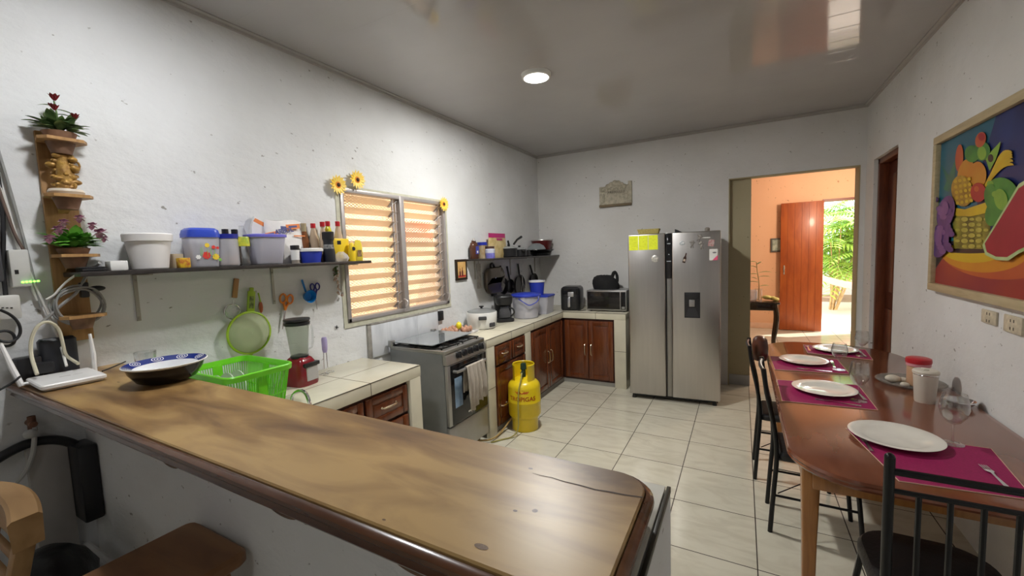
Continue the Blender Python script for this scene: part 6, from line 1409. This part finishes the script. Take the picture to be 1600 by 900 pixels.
b = B().box(0, 0.01, -0.03, 0.05, -0.15, 0.12, 0.004).tube([(0.01, 0.01, 0.12), (0.01, 0.0, 0.18)], 0.003)
p = at(742, 430, 'x', XL+0.01)
tag(mk(b, 'cloth_strap', mat('grey_cloth', (0.45, 0.43, 0.40), 0.9, nscale=30, namt=0.2), loc=(XL+0.002, p.y+0.07, p.z)), 'grey cloth strap hanging under the left end of the short shelf', 'cloth')

# ------------------------------------------------------------------ painting on the right wall
PX = XR-0.03
P_tl, P_bl = at(1470, 236, 'x', PX), at(1456, 432, 'x', PX)
py1 = (P_tl.y+P_bl.y)/2; pz1, pz0 = 2.185, 1.345; py0 = py1-1.28
t = thing('painting', 'colourful fruit still life painting in a pale wooden frame on the right wall', 'painting', (XR, (py0+py1)/2, pz0-0.04))
M_pfr = wood('frame_pale_wood', (0.36, 0.28, 0.16), (0.46, 0.37, 0.22), (0.54, 0.44, 0.28), axis=1, scale=6, rough=0.5)
b = B(); fw = 0.045
for (y0, y1, z0, z1) in ((py0-fw, py1+fw, pz1, pz1+fw), (py0-fw, py1+fw, pz0-fw, pz0), (py0-fw, py0, pz0, pz1), (py1, py1+fw, pz0, pz1)): b.box(XR-0.045, XR-0.001, y0, y1, z0, z1, 0.004)
mk(b, 'frame', M_pfr, t, world=True)
def pm(name, a, c2, sc_=6): return mat('paint_'+name, a, 0.35, nscale=sc_, col2=c2)
pmats = [pm('teal', (0.02, 0.15, 0.20), (0.015, 0.09, 0.15), 2), pm('navy', (0.015, 0.035, 0.16), (0.01, 0.015, 0.08), 3), pm('tablegold', (0.62, 0.42, 0.02), (0.58, 0.34, 0.02), 2), pm('tablered', (0.34, 0.045, 0.025), (0.22, 0.02, 0.045), 2),
         pm('basket', (0.30, 0.26, 0.04), (0.10, 0.09, 0.02), 12), pm('basketlight', (0.48, 0.42, 0.08), (0.34, 0.30, 0.05), 20), pm('pineapple', (0.42, 0.26, 0.03), (0.26, 0.14, 0.02), 20), pm('papaya', (0.50, 0.17, 0.02), (0.50, 0.26, 0.03), 5),
         pm('green', (0.06, 0.26, 0.04), (0.03, 0.15, 0.03), 10), pm('lime', (0.24, 0.40, 0.05), (0.12, 0.30, 0.04), 8), pm('yellow', (0.60, 0.42, 0.02), (0.46, 0.30, 0.02), 8), pm('red', (0.36, 0.02, 0.02), (0.33, 0.02, 0.03), 6),
         pm('purple', (0.10, 0.04, 0.20), (0.05, 0.02, 0.12), 14), pm('violet', (0.20, 0.09, 0.27), (0.13, 0.055, 0.21), 10), pm('leafdark', (0.02, 0.16, 0.10), (0.02, 0.10, 0.09), 8), pm('melonred', (0.36, 0.02, 0.04), (0.28, 0.012, 0.03), 4), pm('rind', (0.50, 0.58, 0.32), (0.30, 0.45, 0.15), 8), pm('shadow', (0.03, 0.02, 0.025), (0.02, 0.015, 0.02), 4), pm('orange', (0.50, 0.11, 0.03), (0.42, 0.07, 0.03), 6), pm('gold2', (0.60, 0.25, 0.02), (0.55, 0.2, 0.02), 3)]
NMP = {n: i for i, n in enumerate(['teal', 'navy', 'gold', 'tred', 'basket', 'blight', 'pine', 'papaya', 'green', 'lime', 'yellow', 'red', 'purple', 'violet', 'ldark', 'melon', 'rind', 'shadow', 'orange', 'gold2'])}
b = B(); lay = [0]
X0 = XR-0.02
b.box(X0-0.001, X0+0.015, py0, py1, pz0, pz1, m=NMP['teal'])
def cz(X, Y):     # point of the painting seen in the photograph, on the canvas plane
    p = at(1430+X/2.247, 140+Y/2.247, 'x', X0); return (min(max(p.y, py0), py1), min(max(p.z, pz0), pz1))
def pp(m, pts):   # polygon in crop coordinates
    lay[0] += 1; x = X0-0.001-lay[0]*0.00012; q = [cz(*p) for p in pts]; b.add([(x, y, z) for y, z in q], [tuple(range(len(q)))], NMP[m])
def pe(m, cx, cy, rx, ry, rot=0, n=24):
    pp(m, [(cx+rx*math.cos(a)*math.cos(rot)-ry*math.sin(a)*math.sin(rot), cy+rx*math.cos(a)*math.sin(rot)+ry*math.sin(a)*math.cos(rot)) for a in [2*PI*i/n for i in range(n)]])
def pyz(m, pts):
    lay[0] += 1; x = X0-0.001-lay[0]*0.00012; b.add([(x, y, z) for y, z in pts], [tuple(range(len(pts)))], NMP[m])
# dark right side of the background and the table
pyz('navy', [(py1-0.62, pz1), (py0, pz1), (py0, pz0+0.2), (py1-0.55, pz0+0.2), (py1-0.48, pz0+0.45), (py1-0.52, pz0+0.65)])
pyz('shadow', [(py1, pz0+0.10), (py1, pz0+0.20), (py1-0.10, pz0+0.24), (py1-0.4, pz0+0.28), (py0, pz0+0.3), (py0, pz0+0.10)])
pyz('tred', [(py1, pz0), (py1, pz0+0.09), (py1-0.12, pz0+0.17), (py0, pz0+0.22), (py0, pz0)])
def pel(m, y, z, ry, rz): pyz(m, [(min(py1, max(py0, y+ry*math.cos(a))), min(pz0+0.232, max(pz0, z+rz*math.sin(a)))) for a in [2*PI*i/40 for i in range(40)]])
pel('orange', py1-0.62, pz0+0.20, 0.55, 0.13); pel('gold2', py1-0.50, pz0+0.205, 0.45, 0.11); pel('gold', py1-0.42, pz0+0.215, 0.36, 0.075)
pp('ldark', [(90, 260), (120, 300), (145, 240), (140, 320), (120, 360), (100, 350), (112, 320)])
pe('shadow', 195, 566, 92, 9)
pp('basket', [(132, 440), (270, 425), (262, 560), (138, 558)])
for i in range(5):
    for j in range(6):
        if (i+j) % 2: pe('blight' if i in (1, 2, 3) else 'basket', 150+i*26, 455+j*19, 12, 8)
        else: pe('blight', 150+i*26, 455+j*19, 9, 5)
pp('yellow', [(128, 412), (180, 420), (255, 395), (270, 430), (200, 445), (134, 442)])
pe('orange', 160, 240, 14, 48, 0.05); pe('papaya', 182, 290, 26, 50, 0.3); pe('papaya', 226, 300, 30, 48)
pe('green', 205, 225, 26, 30); pe('green', 240, 215, 30, 34); pe('lime', 240, 222, 16, 24)
pe('orange', 236, 175, 18, 28, 0.3); pe('red', 240, 165, 12, 14)
pp('lime', [(255, 245), (275, 215), (308, 180), (300, 215), (290, 245), (268, 285)]); pe('shadow', 272, 240, 10, 14)
for k in range(5):
    x0, y0, x1, y1 = 252+k*6, 340-k*8, 352-k*1, 268-k*8+abs(k-2)*2
    for w, m in ((15, 'gold'), (11, 'yellow')):
        up_, dn_ = [], []
        for q in range(9):
            u = q/8; X, Y = x0+(x1-x0)*u, y0+(y1-y0)*u-34*math.sin(PI*u*0.9)-k*3*u; ww = w*math.sin(PI*(0.08+0.86*u))**0.6
            up_.append((X-ww*0.35, Y-ww*0.6)); dn_.append((X+ww*0.35, Y+ww*0.6))
        pp(m, up_+dn_[::-1])
pe('pine', 172, 355, 38, 55, -0.15)
for i in range(4):
    for j in range(5): pe('yellow', 148+i*17+j*2, 322+j*19-i*3, 6, 6)
pe('red', 232, 360, 28, 34); pe('orange', 226, 348, 9, 10)
pe('green', 315, 375, 62, 68, -0.3)
for k in range(14): pe('lime' if k % 3 == 0 else 'green', 275+(k*37) % 85, 330+(k*53) % 120, 12, 11)
pe('green', 290, 430, 30, 50, 0.3); pe('lime', 315, 385, 24, 38, -0.2)
pe('purple', 118, 430, 30, 60, 0.25); pe('purple', 95, 530, 34, 60, 0.12)
for k in range(16): pe('violet' if k % 2 else 'purple', 80+(k*29) % 60, 385+(k*61) % 190, 12, 10)
pe('violet', 92, 515, 15, 26); pe('violet', 118, 415, 12, 24)
pp('rind', [(252, 545), (285, 490), (340, 400), (382, 330), (600, 200), (600, 480), (382, 575), (345, 600), (300, 598), (262, 580)])
pp('melon', [(260, 540), (292, 490), (348, 400), (382, 345), (600, 210), (600, 465), (382, 562), (340, 588), (300, 586), (268, 570)])
mk(b, 'canvas', pmats, t, world=True, flat=True)
# wall outlets
for (x0, y0, x1, y1, w) in ((1534, 482, 1556, 510, 'left'), (1569, 490, 1596, 526, 'right')):
    p, q = at(x0, y0, 'x', XR-0.008), at(x1, y1, 'x', XR-0.008)
    t = thing('wall_outlet', w+' one of two yellowed outlet plates under the fruit painting', 'outlet', (XR, (p.y+q.y)/2, q.z), group='outlets under the painting')
    mk(B().box(XR-0.010, XR, q.y, p.y, q.z, p.z, 0.004), 'plate', mat('yellowed_plate', (0.58, 0.51, 0.38), 0.5, nscale=40, namt=0.15), t, world=True)
    ym = (p.y+q.y)/2; b = B()
    for dz in (-0.02, 0.015): b.box(XR-0.0108, XR-0.0095, ym+0.01, ym+0.016, (p.z+q.z)/2+dz-0.005, (p.z+q.z)/2+dz+0.008).box(XR-0.0108, XR-0.0095, ym-0.016, ym-0.010, (p.z+q.z)/2+dz-0.005, (p.z+q.z)/2+dz+0.008)
    mk(b, 'slot', mat('slot_dark', (0.08, 0.06, 0.05), 0.6), t, world=True)

# ------------------------------------------------------------------ dining table
TZ = 0.76
M_tbl = wood('table_wood', (0.13, 0.038, 0.018), (0.19, 0.062, 0.030), (0.26, 0.095, 0.046), axis=1, scale=2.2, rough=0.16, coat=0.5, stretch=4, contrast=(0.3, 0.5, 0.7), bump=0.02)
M_tble = wood('table_leg_wood', (0.20, 0.075, 0.018), (0.34, 0.14, 0.035), (0.46, 0.21, 0.06), axis=2, scale=4, rough=0.3, coat=0.3)
TX0, TX1, TY0, TY1 = 0.175, 1.062, 1.845, 4.37
t = thing('dining_table', 'long brown dining table with rounded ends against the right wall', 'table', (0.62, 3.1, 0))
def tring(i, z):
    return rrect(TX0+i, TX1-i, TY0+i, TY1-i, (0.10, 0.42, 0.30, 0.24), 12, z)
b = B().loft([tring(0.02, TZ-0.045), tring(0.006, TZ-0.040), tring(0.0, TZ-0.030), tring(0.003, TZ-0.022), tring(0.0, TZ-0.014), tring(0.004, TZ-0.004), tring(0.012, TZ)])
mk(b, 'tabletop', M_tbl, t, world=True)
b = B()
for (x0, x1, y0, y1) in ((TX0+0.05, TX0+0.07, 2.07, TY1-0.2), (TX1-0.08, TX1-0.06, 2.0, TY1-0.3), (TX0+0.08, TX1-0.07, 1.96, 1.985), (TX0+0.1, TX1-0.1, TY1-0.22, TY1-0.2)): b.box(x0, x1, y0, y1, TZ-0.12, TZ-0.045, 0.003)
mk(b, 'apron', M_tble, t, world=True)
for (x, y) in ((0.255, 2.04), (TX1-0.09, 2.04), (0.29, TY1-0.25), (TX1-0.13, TY1-0.4)):
    b = B().loft([[(x+a, y+c, z) for a, c in rrect(-w, w, -w, w, 0.008, 3)] for z, w in ((0, 0.020), (0.4, 0.026), (0.62, 0.031), (TZ-0.046, 0.034))]); mk(b, 'leg', M_tble, t, world=True)
# place settings
M_mat = mat('placemat_magenta', (0.30, 0.006, 0.085), 0.7, nscale=180, namt=0.15); M_pip = mat('placemat_piping', (0.62, 0.42, 0.30), 0.6)
M_por = mat('porcelain', (0.76, 0.73, 0.66), 0.12)
wh = ['nearest the camera, by the front chair', 'second from the camera, on the long left side', 'third from the camera, on the left side', 'farthest away, at the doorway end']
mats_ = [((0.426, 2.362), (0.497, 1.90), (0.838, 1.93), (0.89, 2.35)), ((0.201, 3.068), (0.199, 2.656), (0.610, 2.684), (0.615, 3.12)), ((0.195, 3.714), (0.205, 3.321), (0.620, 3.369), (0.617, 3.768)), ((0.461, 4.232), (0.457, 3.918), (0.833, 3.829), (0.861, 4.18))]
for c4, w in zip(mats_, wh):
    cx = sum(p[0] for p in c4)/4; cy = sum(p[1] for p in c4)/4
    o = thing('placemat', 'magenta placemat with pale piping, '+w, 'placemat', (cx, cy, TZ), group='placemats on the dining table')
    mk(B().prism([(p[0]-cx, p[1]-cy) for p in c4], 0.0002, 0.0025, 'z'), 'cloth', M_mat, o)
    mk(B().tube([(p[0]-cx, p[1]-cy, 0.002) for p in c4], 0.0022, n=6, closed=True), 'piping', M_pip, o)
pc_ = [(0.580, 2.30), (0.420, 2.92), (0.395, 3.60), (0.650, 4.06)]
plate = None
for (x, y), w, r in zip(pc_, wh, (0.158, 0.155, 0.150, 0.148)):
    lb = 'white dinner plate '+w
    if plate is None:
        plate = tag(mk(B().shell([(0, 0.003), (0.088, 0.003), (0.090, 0.0), (0.096, 0.003), (0.112, 0.012), (0.155, 0.021), (0.158, 0.0235), (0.155, 0.0245), (0.112, 0.0165), (0.092, 0.0075), (0, 0.0065)], n=56), 'dinner_plate', M_por, loc=(x, y, TZ+0.0025)), lb, 'plate', 'dinner plates on the table')
    else: o = dup(plate, (x, y, TZ+0.0025), label=lb); o.scale = (r/0.158,)*3
# wine glasses
def wineglass(x, y, h, r, label):
    s = h/0.21; t = thing('wine_glass', label, 'wine glass', (x, y, TZ+0.0026), group='wine glasses on the table')
    zb = 0.082*s
    bowl = [(0.004, zb), (r*0.45, zb+0.010), (r*0.85, zb+0.035*s), (r, zb+0.066*s), (r*0.97, zb+0.09*s), (r*0.80, h-0.002), (r*0.78, h), (r*0.77, h-0.002), (r*0.94, zb+0.09*s), (r*0.97, zb+0.066*s), (r*0.82, zb+0.037*s), (r*0.4, zb+0.013), (0, zb+0.006)]
    mk(B().shell(bowl, n=34), 'bowl', M_glass, t)
    mk(B().shell([(0.0, 0.0005), (0.036, 0.0005), (0.037, 0.002), (0.015, 0.005), (0.005, 0.011), (0.0035, 0.03), (0.0035, zb-0.008), (0.006, zb+0.002)], n=24), 'stem', M_glass, t)
wineglass(0.775, 2.345, 0.215, 0.047, 'clear wine glass right of the plate nearest the camera')
wineglass(0.555, 2.80, 0.215, 0.045, 'clear wine glass at the corner of the second placemat from the camera')
wineglass(0.578, 3.46, 0.180, 0.046, 'clear wine glass on the third placemat from the camera')
wineglass(0.787, 3.93, 0.190, 0.044, 'farthest clear wine glass, in front of the doorway')
# cutlery
def fork(label, p, q):
    a = math.atan2(q[1]-p[1], q[0]-p[0]); t = thing('fork', label, 'fork', (p[0], p[1], TZ+0.0028), (0, 0, a))
    b = B().loft([[(x, -w, z), (x, w, z), (x, w, z+0.0016), (x, -w, z+0.0016)] for x, w, z in ((0, 0.009, 0.001), (0.05, 0.006, 0.001), (0.11, 0.0035, 0.003), (0.125, 0.004, 0.005), (0.14, 0.012, 0.003), (0.155, 0.0125, 0.002))])
    for k in range(4): b.box(0.153, 0.195, -0.0115+k*0.0065, -0.008+k*0.0065, 0.002, 0.0035, 0.0006)
    mk(b, 'fork_body', M_chrome, t)
def knife(label, p, q):
    a = math.atan2(q[1]-p[1], q[0]-p[0])
    b = B().loft([[(x, -w, 0.0006), (x, w, 0.0006), (x, w, h), (x, -w, h)] for x, w, h in ((0, 0.007, 0.004), (0.09, 0.005, 0.004), (0.095, 0.008, 0.002), (0.19, 0.009, 0.0018), (0.21, 0.002, 0.0015))])
    t = mk(b, 'knife', M_chrome, loc=(p[0], p[1], TZ+0.0028)); t.rotation_euler = (0, 0, a); tag(t, label, 'knife')
fork('fork lying on the right side of the nearest placemat', (0.80, 1.965), (0.795, 2.25))
knife('knife half under the plate at the left of the nearest placemat', (0.470, 2.13), (0.462, 2.38))
fork('fork in front of the plate on the second placemat', (0.55, 2.715), (0.30, 2.76))
fork('fork in front of the plate on the third placemat', (0.53, 3.385), (0.25, 3.40))
fork('fork behind the glass on the second placemat', (0.59, 2.83), (0.575, 3.03))
knife('knife beside the plate on the third placemat', (0.56, 3.50), (0.575, 3.72))
fork('fork left of the farthest plate, by its placemat edge', (0.480, 4.00), (0.480, 4.20))
knife('knife beside the farthest plate near the farthest wine glass', (0.81, 3.92), (0.81, 4.12))
# jars and tray by the wall
t = thing('lidded_mug', 'tall pale lidded tumbler standing near the wall on the dining table', 'tumbler', (0.853, 2.925, TZ))
mk(B().lathe([(0, 0), (0.040, 0), (0.042, 0.006), (0.050, 0.15), (0, 0.15)], n=30), 'cup', mat('cup_cream', (0.62, 0.56, 0.48), 0.4), t)
mk(B().shell([(0.0502, 0.147), (0.0515, 0.15), (0.0502, 0.153)], n=30), 'metal_ring', M_chrome, t)
mk(B().lathe([(0, 0.15), (0.052, 0.152), (0.054, 0.165), (0.048, 0.172), (0.02, 0.176), (0, 0.176)], n=30), 'lid', mat('cup_lid_cream', (0.66, 0.61, 0.52), 0.35), t)
mk(B().box(-0.018, 0.006, -0.03, 0.01, 0.172, 0.181, 0.004), 'sip_tab', mat('cup_lid_cream', (0.66, 0.61, 0.52), 0.35), t)
t = thing('lidded_jar', 'jar with bright red lid behind the pale lidded tumbler', 'jar', (0.90, 3.20, TZ+0.012))
mk(B().lathe([(0, 0), (0.045, 0), (0.05, 0.01), (0.05, 0.11), (0.046, 0.12), (0, 0.12)], n=28), 'jar', mat('jar_amber', (0.55, 0.33, 0.20), 0.3), t)
mk(B().lathe([(0, 0.118), (0.054, 0.118), (0.055, 0.135), (0, 0.136)], n=28), 'collar', mat('collar_pink', (0.70, 0.30, 0.34), 0.4), t)
mk(B().lathe([(0, 0.134), (0.056, 0.134), (0.058, 0.142), (0.056, 0.160), (0.045, 0.165), (0, 0.166)], n=28), 'lid', M_red, t)
t = thing('glass_tray', 'large round clear glass tray near the wall on the dining table', 'tray', (0.885, 3.27, TZ))
mk(B().shell([(0, 0.002), (0.12, 0.002), (0.155, 0.014), (0.160, 0.016), (0.155, 0.020), (0.12, 0.008), (0, 0.008)], n=44), 'dish', clearmat('tray_glass', (0.75, 0.75, 0.72), 0.06, 0.18, (0.55, 0.52, 0.48)), t)
b = B(); rd = random.Random(8)
for k, (x, y, rx, ry, rz) in enumerate(((0, 0, 0.038, 0.028, 0.022), (0.045, 0.01, 0.03, 0.02, 0.016))): b.ball((x, y, rz), (rx, ry, rz), n=16, k=10)
tag(mk(b, 'garlic_bulbs', mat('garlic_white', (0.66, 0.60, 0.50), 0.5, nscale=30, namt=0.15), loc=(0.80, 3.24, TZ+0.008)), 'pale lumpy bulbs lying on the clear glass tray', 'garlic')
tag(mk(B().ball((0, 0, 0.014), (0.022, 0.017, 0.014), n=14), 'garlic_clove', mat('garlic_white', (0.66, 0.60, 0.50), 0.5), loc=(0.835, 3.165, TZ+0.006)), 'small white clove at the front rim of the glass tray', 'garlic')
p = at(1519, 628, 'z', TZ)
t = thing('metal_bowl', 'small low metal dish against the wall behind the nearest wine glass', 'dish', (0.985, 2.92, TZ))
mk(B().shell([(0, 0.001), (0.04, 0.001), (0.06, 0.025), (0.066, 0.027), (0.058, 0.030), (0.04, 0.006), (0, 0.005)], n=30), 'dish', M_chrome, t)

# ------------------------------------------------------------------ dining chairs
M_seat = mat('black_vinyl', (0.018, 0.017, 0.018), 0.45, bump=0.2, bscale=60)
def make_chair(label, loc, rot):
    # chair faces local +x; back at x=0; width along y
    t = thing('dining_chair', label, 'chair', loc, (0, 0, rot), 'black dining chairs')
    w, dpt = 0.15, 0.37
    b = B(); rbox(b, 0.0, dpt, -w-0.01, w+0.01, [(0.01, 0.425), (0, 0.435), (0, 0.455), (0.012, 0.47), (0.05, 0.476)], (0.05, 0.05, 0.03, 0.03)); mk(b, 'seat', M_seat, t)
    for s in (-1, 1):
        mk(B().tube([(-0.035, s*w, 0.0), (-0.02, s*w, 0.25), (-0.005, s*w, 0.45), (-0.02, s*w, 0.62), (-0.06, s*w*0.98, 0.80), (-0.075, s*w*0.95, 0.935)], 0.0125, n=10, smooth=2), 'back_leg', M_blackm, t)
        mk(B().tube([(dpt+0.01, s*w, 0.0), (dpt-0.012, s*w, 0.25), (dpt-0.03, s*w, 0.43)], 0.0115, n=10), 'front_leg', M_blackm, t)
        mk(B().tube([(-0.02, s*w, 0.22), (dpt-0.01, s*w, 0.22)], 0.007, n=8), 'side_rail', M_blackm, t); mk(B().tube([(-0.005, s*w, 0.435), (dpt-0.02, s*w, 0.435)], 0.008, n=8), 'side_rail', M_blackm, t)
    mk(B().tube([(-0.075, -w*0.95, 0.92), (-0.09, 0, 0.925), (-0.075, w*0.95, 0.92)], 0.010, n=8, smooth=1), 'back_rail', M_blackm, t); mk(B().tube([(-0.05, -w*0.98, 0.76), (-0.062, 0, 0.763), (-0.05, w*0.98, 0.76)], 0.008, n=8, smooth=1), 'back_rail', M_blackm, t); mk(B().tube([(-0.004, -w, 0.50), (-0.004, w, 0.50)], 0.007, n=8), 'back_rail', M_blackm, t)
    for k in range(4):
        y = -w*0.6+k*w*0.4; mk(B().tube([(-0.058, y, 0.762), (-0.02, y, 0.62), (-0.004, y, 0.50)], 0.006, n=8), 'spindle', M_blackm, t)
    for s in (-1, 1): mk(B().tube([(dpt-0.02, s*w, 0.415), (0.2, 0, 0.30), (0.0, -s*w, 0.235)], 0.003, n=6), 'cross_brace', M_blackm, t)
    return t
cA = make_chair('black metal chair tucked under the left side of the table, nearer the camera', (0.185, 2.795, 0), 0.0)
cB = dup(cA, (0.125, 3.38, 0), (0, 0, 0.0), 'black metal chair tucked under the left side of the table, farther away')
# near chair with a wider back
def near_chair():
    t = thing('dining_chair', 'black spindle-backed metal chair at the near end of the table, closest to the camera', 'chair', (0.60, 1.60, 0), (0, 0, PI/2), 'black dining chairs')
    w, dpt = 0.205, 0.42
    b = B(); rbox(b, 0.03, 0.49, -w+0.01, w-0.005, [(0.012, 0.415), (0, 0.425), (0, 0.45), (0.012, 0.468), (0.05, 0.474)], (0.13, 0.13, 0.04, 0.04), n=8); mk(b, 'seat', M_seat, t)
    for s in (-1, 1):
        mk(B().tube([(-0.06, s*w, 0.0), (-0.02, s*w, 0.25), (0.0, s*w, 0.50), (0.0, s*w, 0.97)], 0.0135, n=12, smooth=2).ball((0.0, s*w, 0.968), 0.0135, n=10), 'back_leg', M_blackm, t)
        mk(B().tube([(0.50, s*(w-0.02), 0.0), (0.455, s*(w-0.02), 0.25), (0.41, s*(w-0.03), 0.42)], 0.0115, n=10), 'front_leg', M_blackm, t)
        mk(B().tube([(-0.01, s*w, 0.415), (0.42, s*(w-0.03), 0.415)], 0.009, n=8), 'side_rail', M_blackm, t); mk(B().tube([(-0.02, s*w, 0.22), (0.46, s*(w-0.02), 0.22)], 0.007, n=8), 'side_rail', M_blackm, t)
    for zz, rr in ((0.925, 0.011), (0.865, 0.008), (0.50, 0.009)): mk(B().tube([(0, -w, zz), (0, w, zz)], rr, n=10), 'back_rail', M_blackm, t)
    for k in range(5):
        y = -w+2*w*(k+1)/6; mk(B().tube([(0, y, 0.50), (0, y, 0.865)], 0.0075, n=8), 'spindle', M_blackm, t)
    return t
near_chair()
p = (0.135, 3.60)
b = B(); b.loft([[(0.055*s*math.cos(a), 0.09*s*math.sin(a), z) for a in [2*PI*i/22 for i in range(22)]] for s, z in ((0.3, 0.0), (0.85, 0.012), (1.0, 0.06), (1.0, 0.12), (0.85, 0.165), (0.5, 0.185), (0.15, 0.19))])
tag(mk(b, 'leather_bag', mat('brown_leather', (0.075, 0.022, 0.012), 0.3, nscale=14, namt=0.3), loc=(0.125, 3.62, 0.745)), 'dark brown rounded leather bag behind the farther black chair, at the table edge', 'bag')

# ------------------------------------------------------------------ stools at the bar
M_st = wood('stool_wood', (0.13, 0.055, 0.02), (0.22, 0.10, 0.038), (0.30, 0.15, 0.06), axis=0, scale=3, rough=0.45, stretch=5)
M_st2 = wood('chair_pine', (0.24, 0.125, 0.045), (0.38, 0.22, 0.09), (0.48, 0.30, 0.135), axis=0, scale=3, rough=0.5, stretch=5)
t = thing('bar_stool', 'brown wooden bar stool with a flat square seat in front of the half wall', 'stool', (-1.40, 0.43, 0))
b = B(); rbox(b, -0.16, 0.16, -0.20, 0.195, [(0.008, 0.76), (0, 0.768), (0, 0.79), (0.01, 0.80)], (0.03, 0.035, 0.035, 0.03)); mk(b, 'seat', M_st, t)
for sx in (-1, 1):
    for sy in (-1, 1): mk(B().loft([[(sx*(0.17-0.05*z/0.76)+a, sy*(0.18-0.05*z/0.76)+c, z) for a, c in rrect(-0.018, 0.018, -0.018, 0.018, 0.004, 2)] for z in (0, 0.762)]), 'leg', M_st, t)
b = B()
for z in (0.25, 0.5):
    k = 0.17-0.05*z/0.76; b.box(-k, k, -k-0.02, -k+0.0, z-0.015, z+0.015, 0.003).box(-k, k, k, k+0.02, z-0.015, z+0.015, 0.003)
mk(b, 'foot_rail', M_st, t)
# chair whose back shows at the lower left
A0, A1, A2 = at(0, 742, 'z', 1.0), at(45, 776, 'z', 1.0), at(68, 832, 'z', 1.0)
t = thing('wooden_chair', 'light wooden high-backed chair cut off by the lower left corner', 'chair', (-1.72, 0.24, 0))
b = B()
rings = []
for i in range(13):
    u = i/12; x = -0.36+0.37*u; bow = 0.02*(1-(2*u-1)**2); h = 0.012*math.sin(PI*u)
    rings.append([(x, 0.062+bow-0.03, 0.865), (x, 0.062+bow-0.034, 0.945+h), (x, 0.062+bow-0.026, 0.953+h), (x, 0.062+bow+0.024, 0.955+h), (x, 0.062+bow+0.032, 0.947+h), (x, 0.062+bow+0.03, 0.87)])
b.loft(rings); mk(b, 'top_rail', M_st2, t)
for x in (-0.33, -0.02):
    bb = B().loft([[(x+a, y+c, z) for a, c in rrect(-0.022, 0.022, -0.02, 0.02, 0.005, 2)] for y, z in ((0.0, 0.0), (0.0, 0.45), (0.02, 0.70), (0.058, 0.868))]); mk(bb, 'back_leg', M_st2, t)
    bb = B().box(x-0.018, x+0.018, -0.41, -0.375, 0, 0.66, 0.004); mk(bb, 'front_leg', M_st2, t)
b = B(); rbox(b, -0.35, 0.005, -0.42, 0.02, [(0.004, 0.64), (0, 0.645), (0, 0.67), (0.008, 0.68)], 0.03); mk(b, 'seat', M_st2, t)
for z in (0.75, 0.81): mk(B().box(-0.31, -0.03, 0.03+(z-0.75)*0.25, 0.045+(z-0.75)*0.25, z-0.015, z+0.015, 0.004), 'back_slat', M_st2, t)
# dark things under the wall end of the bar
q = at(130, 742, 'y', 0.60)
a, c = at(112, 700, 'y', 0.60), at(148, 795, 'y', 0.60)
t = thing('speaker_box', 'black box hanging at the wall end of the half wall under the bar', 'box', (XL+0.10, 0.61, 0.55))
mk(B().box(XL+0.01, XL+0.13, 0.575, 0.638, 0.57, 0.895, 0.01), 'case', M_black, t, world=True)
P = [at(x, y, 'x', -2.47) for x, y in ((-12, 722), (18, 704), (50, 690), (90, 686), (118, 694))]
b = B().tube([tuple(p) for p in P]+[(XL+0.06, 0.595, 0.87)], 0.018, n=12, smooth=2)
tag(mk(b, 'corrugated_hose', M_black, loc=tuple(P[0]), world=True), 'thick black hose curving under the bar towards the black box', 'hose')
P = [at(x, y, 'x', -2.45) for x, y in ((54, 660), (54, 690), (50, 715), (40, 738), (24, 756), (8, 770))]
b = B().tube([tuple(p) for p in P], 0.008, n=8, smooth=2)
tag(mk(b, 'cable', mat('cable_dim_white', (0.5, 0.5, 0.48), 0.5), loc=tuple(P[-1]), world=True), 'pale cord hanging from the small bracket below the bar end', 'cord')
p = at(50, 662, 'x', -2.46)
t = thing('wall_tap', 'small corroded pipe fitting on the wall under the bar end', 'pipe fitting', tuple(p))
mk(B().cyl((-0.04, 0, 0), (0.02, 0, 0), 0.012).lathe([(0, -0.03), (0.014, -0.03), (0.012, 0.03), (0, 0.032)], n=12), 'body', mat('rusty_brass', (0.16, 0.07, 0.04), 0.6, nscale=60, namt=0.4), t)
mk(B().ball((0.015, -0.01, -0.035), (0.018, 0.022, 0.018), n=10), 'joint_wrap', mat('cable_dim_white', (0.5, 0.5, 0.48), 0.5), t)
tag(mk(B().box(XL+0.001, XL+0.03, 0.46, 0.575, 0.42, 0.93, 0.004), 'wall_panel', mat('panel_pale_grey', (0.42, 0.40, 0.38), 0.5), loc=(XL, 0.52, 0.42), world=False), 'pale grey upright panel on the wall beside the black box', 'panel')
for o in [o for o in C.objects if o.name.startswith('wall_panel')]:
    for v in o.data.vertices: v.co = v.co-Vector((XL, 0.52, 0.42))
b = B(); b.loft([[(0.15*s*math.cos(a)*(1+0.05*math.sin(3*a)), 0.13*s*math.sin(a)*(1+0.06*math.sin(5*a)), z) for a in [2*PI*i/26 for i in range(26)]] for s, z in ((0.75, 0), (0.85, 0.2), (0.95, 0.42), (1.0, 0.5), (0.8, 0.56), (0.5, 0.60), (0.2, 0.61))])
tag(mk(b, 'rubbish_bin_bag', mat('bin_bag_black', (0.010, 0.010, 0.011), 0.35, bump=0.5, bscale=18), loc=(-2.20, 0.42, 0)), 'black bin liner bulging on the floor under the wall end of the bar', 'bin')
tag(mk(B().tube([(-0.2, 0, 0), (0.14, 0, 0.0)], 0.018, n=10).ball((0.14, 0, 0), 0.02), 'waste_pipe', M_wp, loc=(-2.33, 0.60, 0.42)), 'white pipe running along the foot of the wall under the bar', 'pipe')
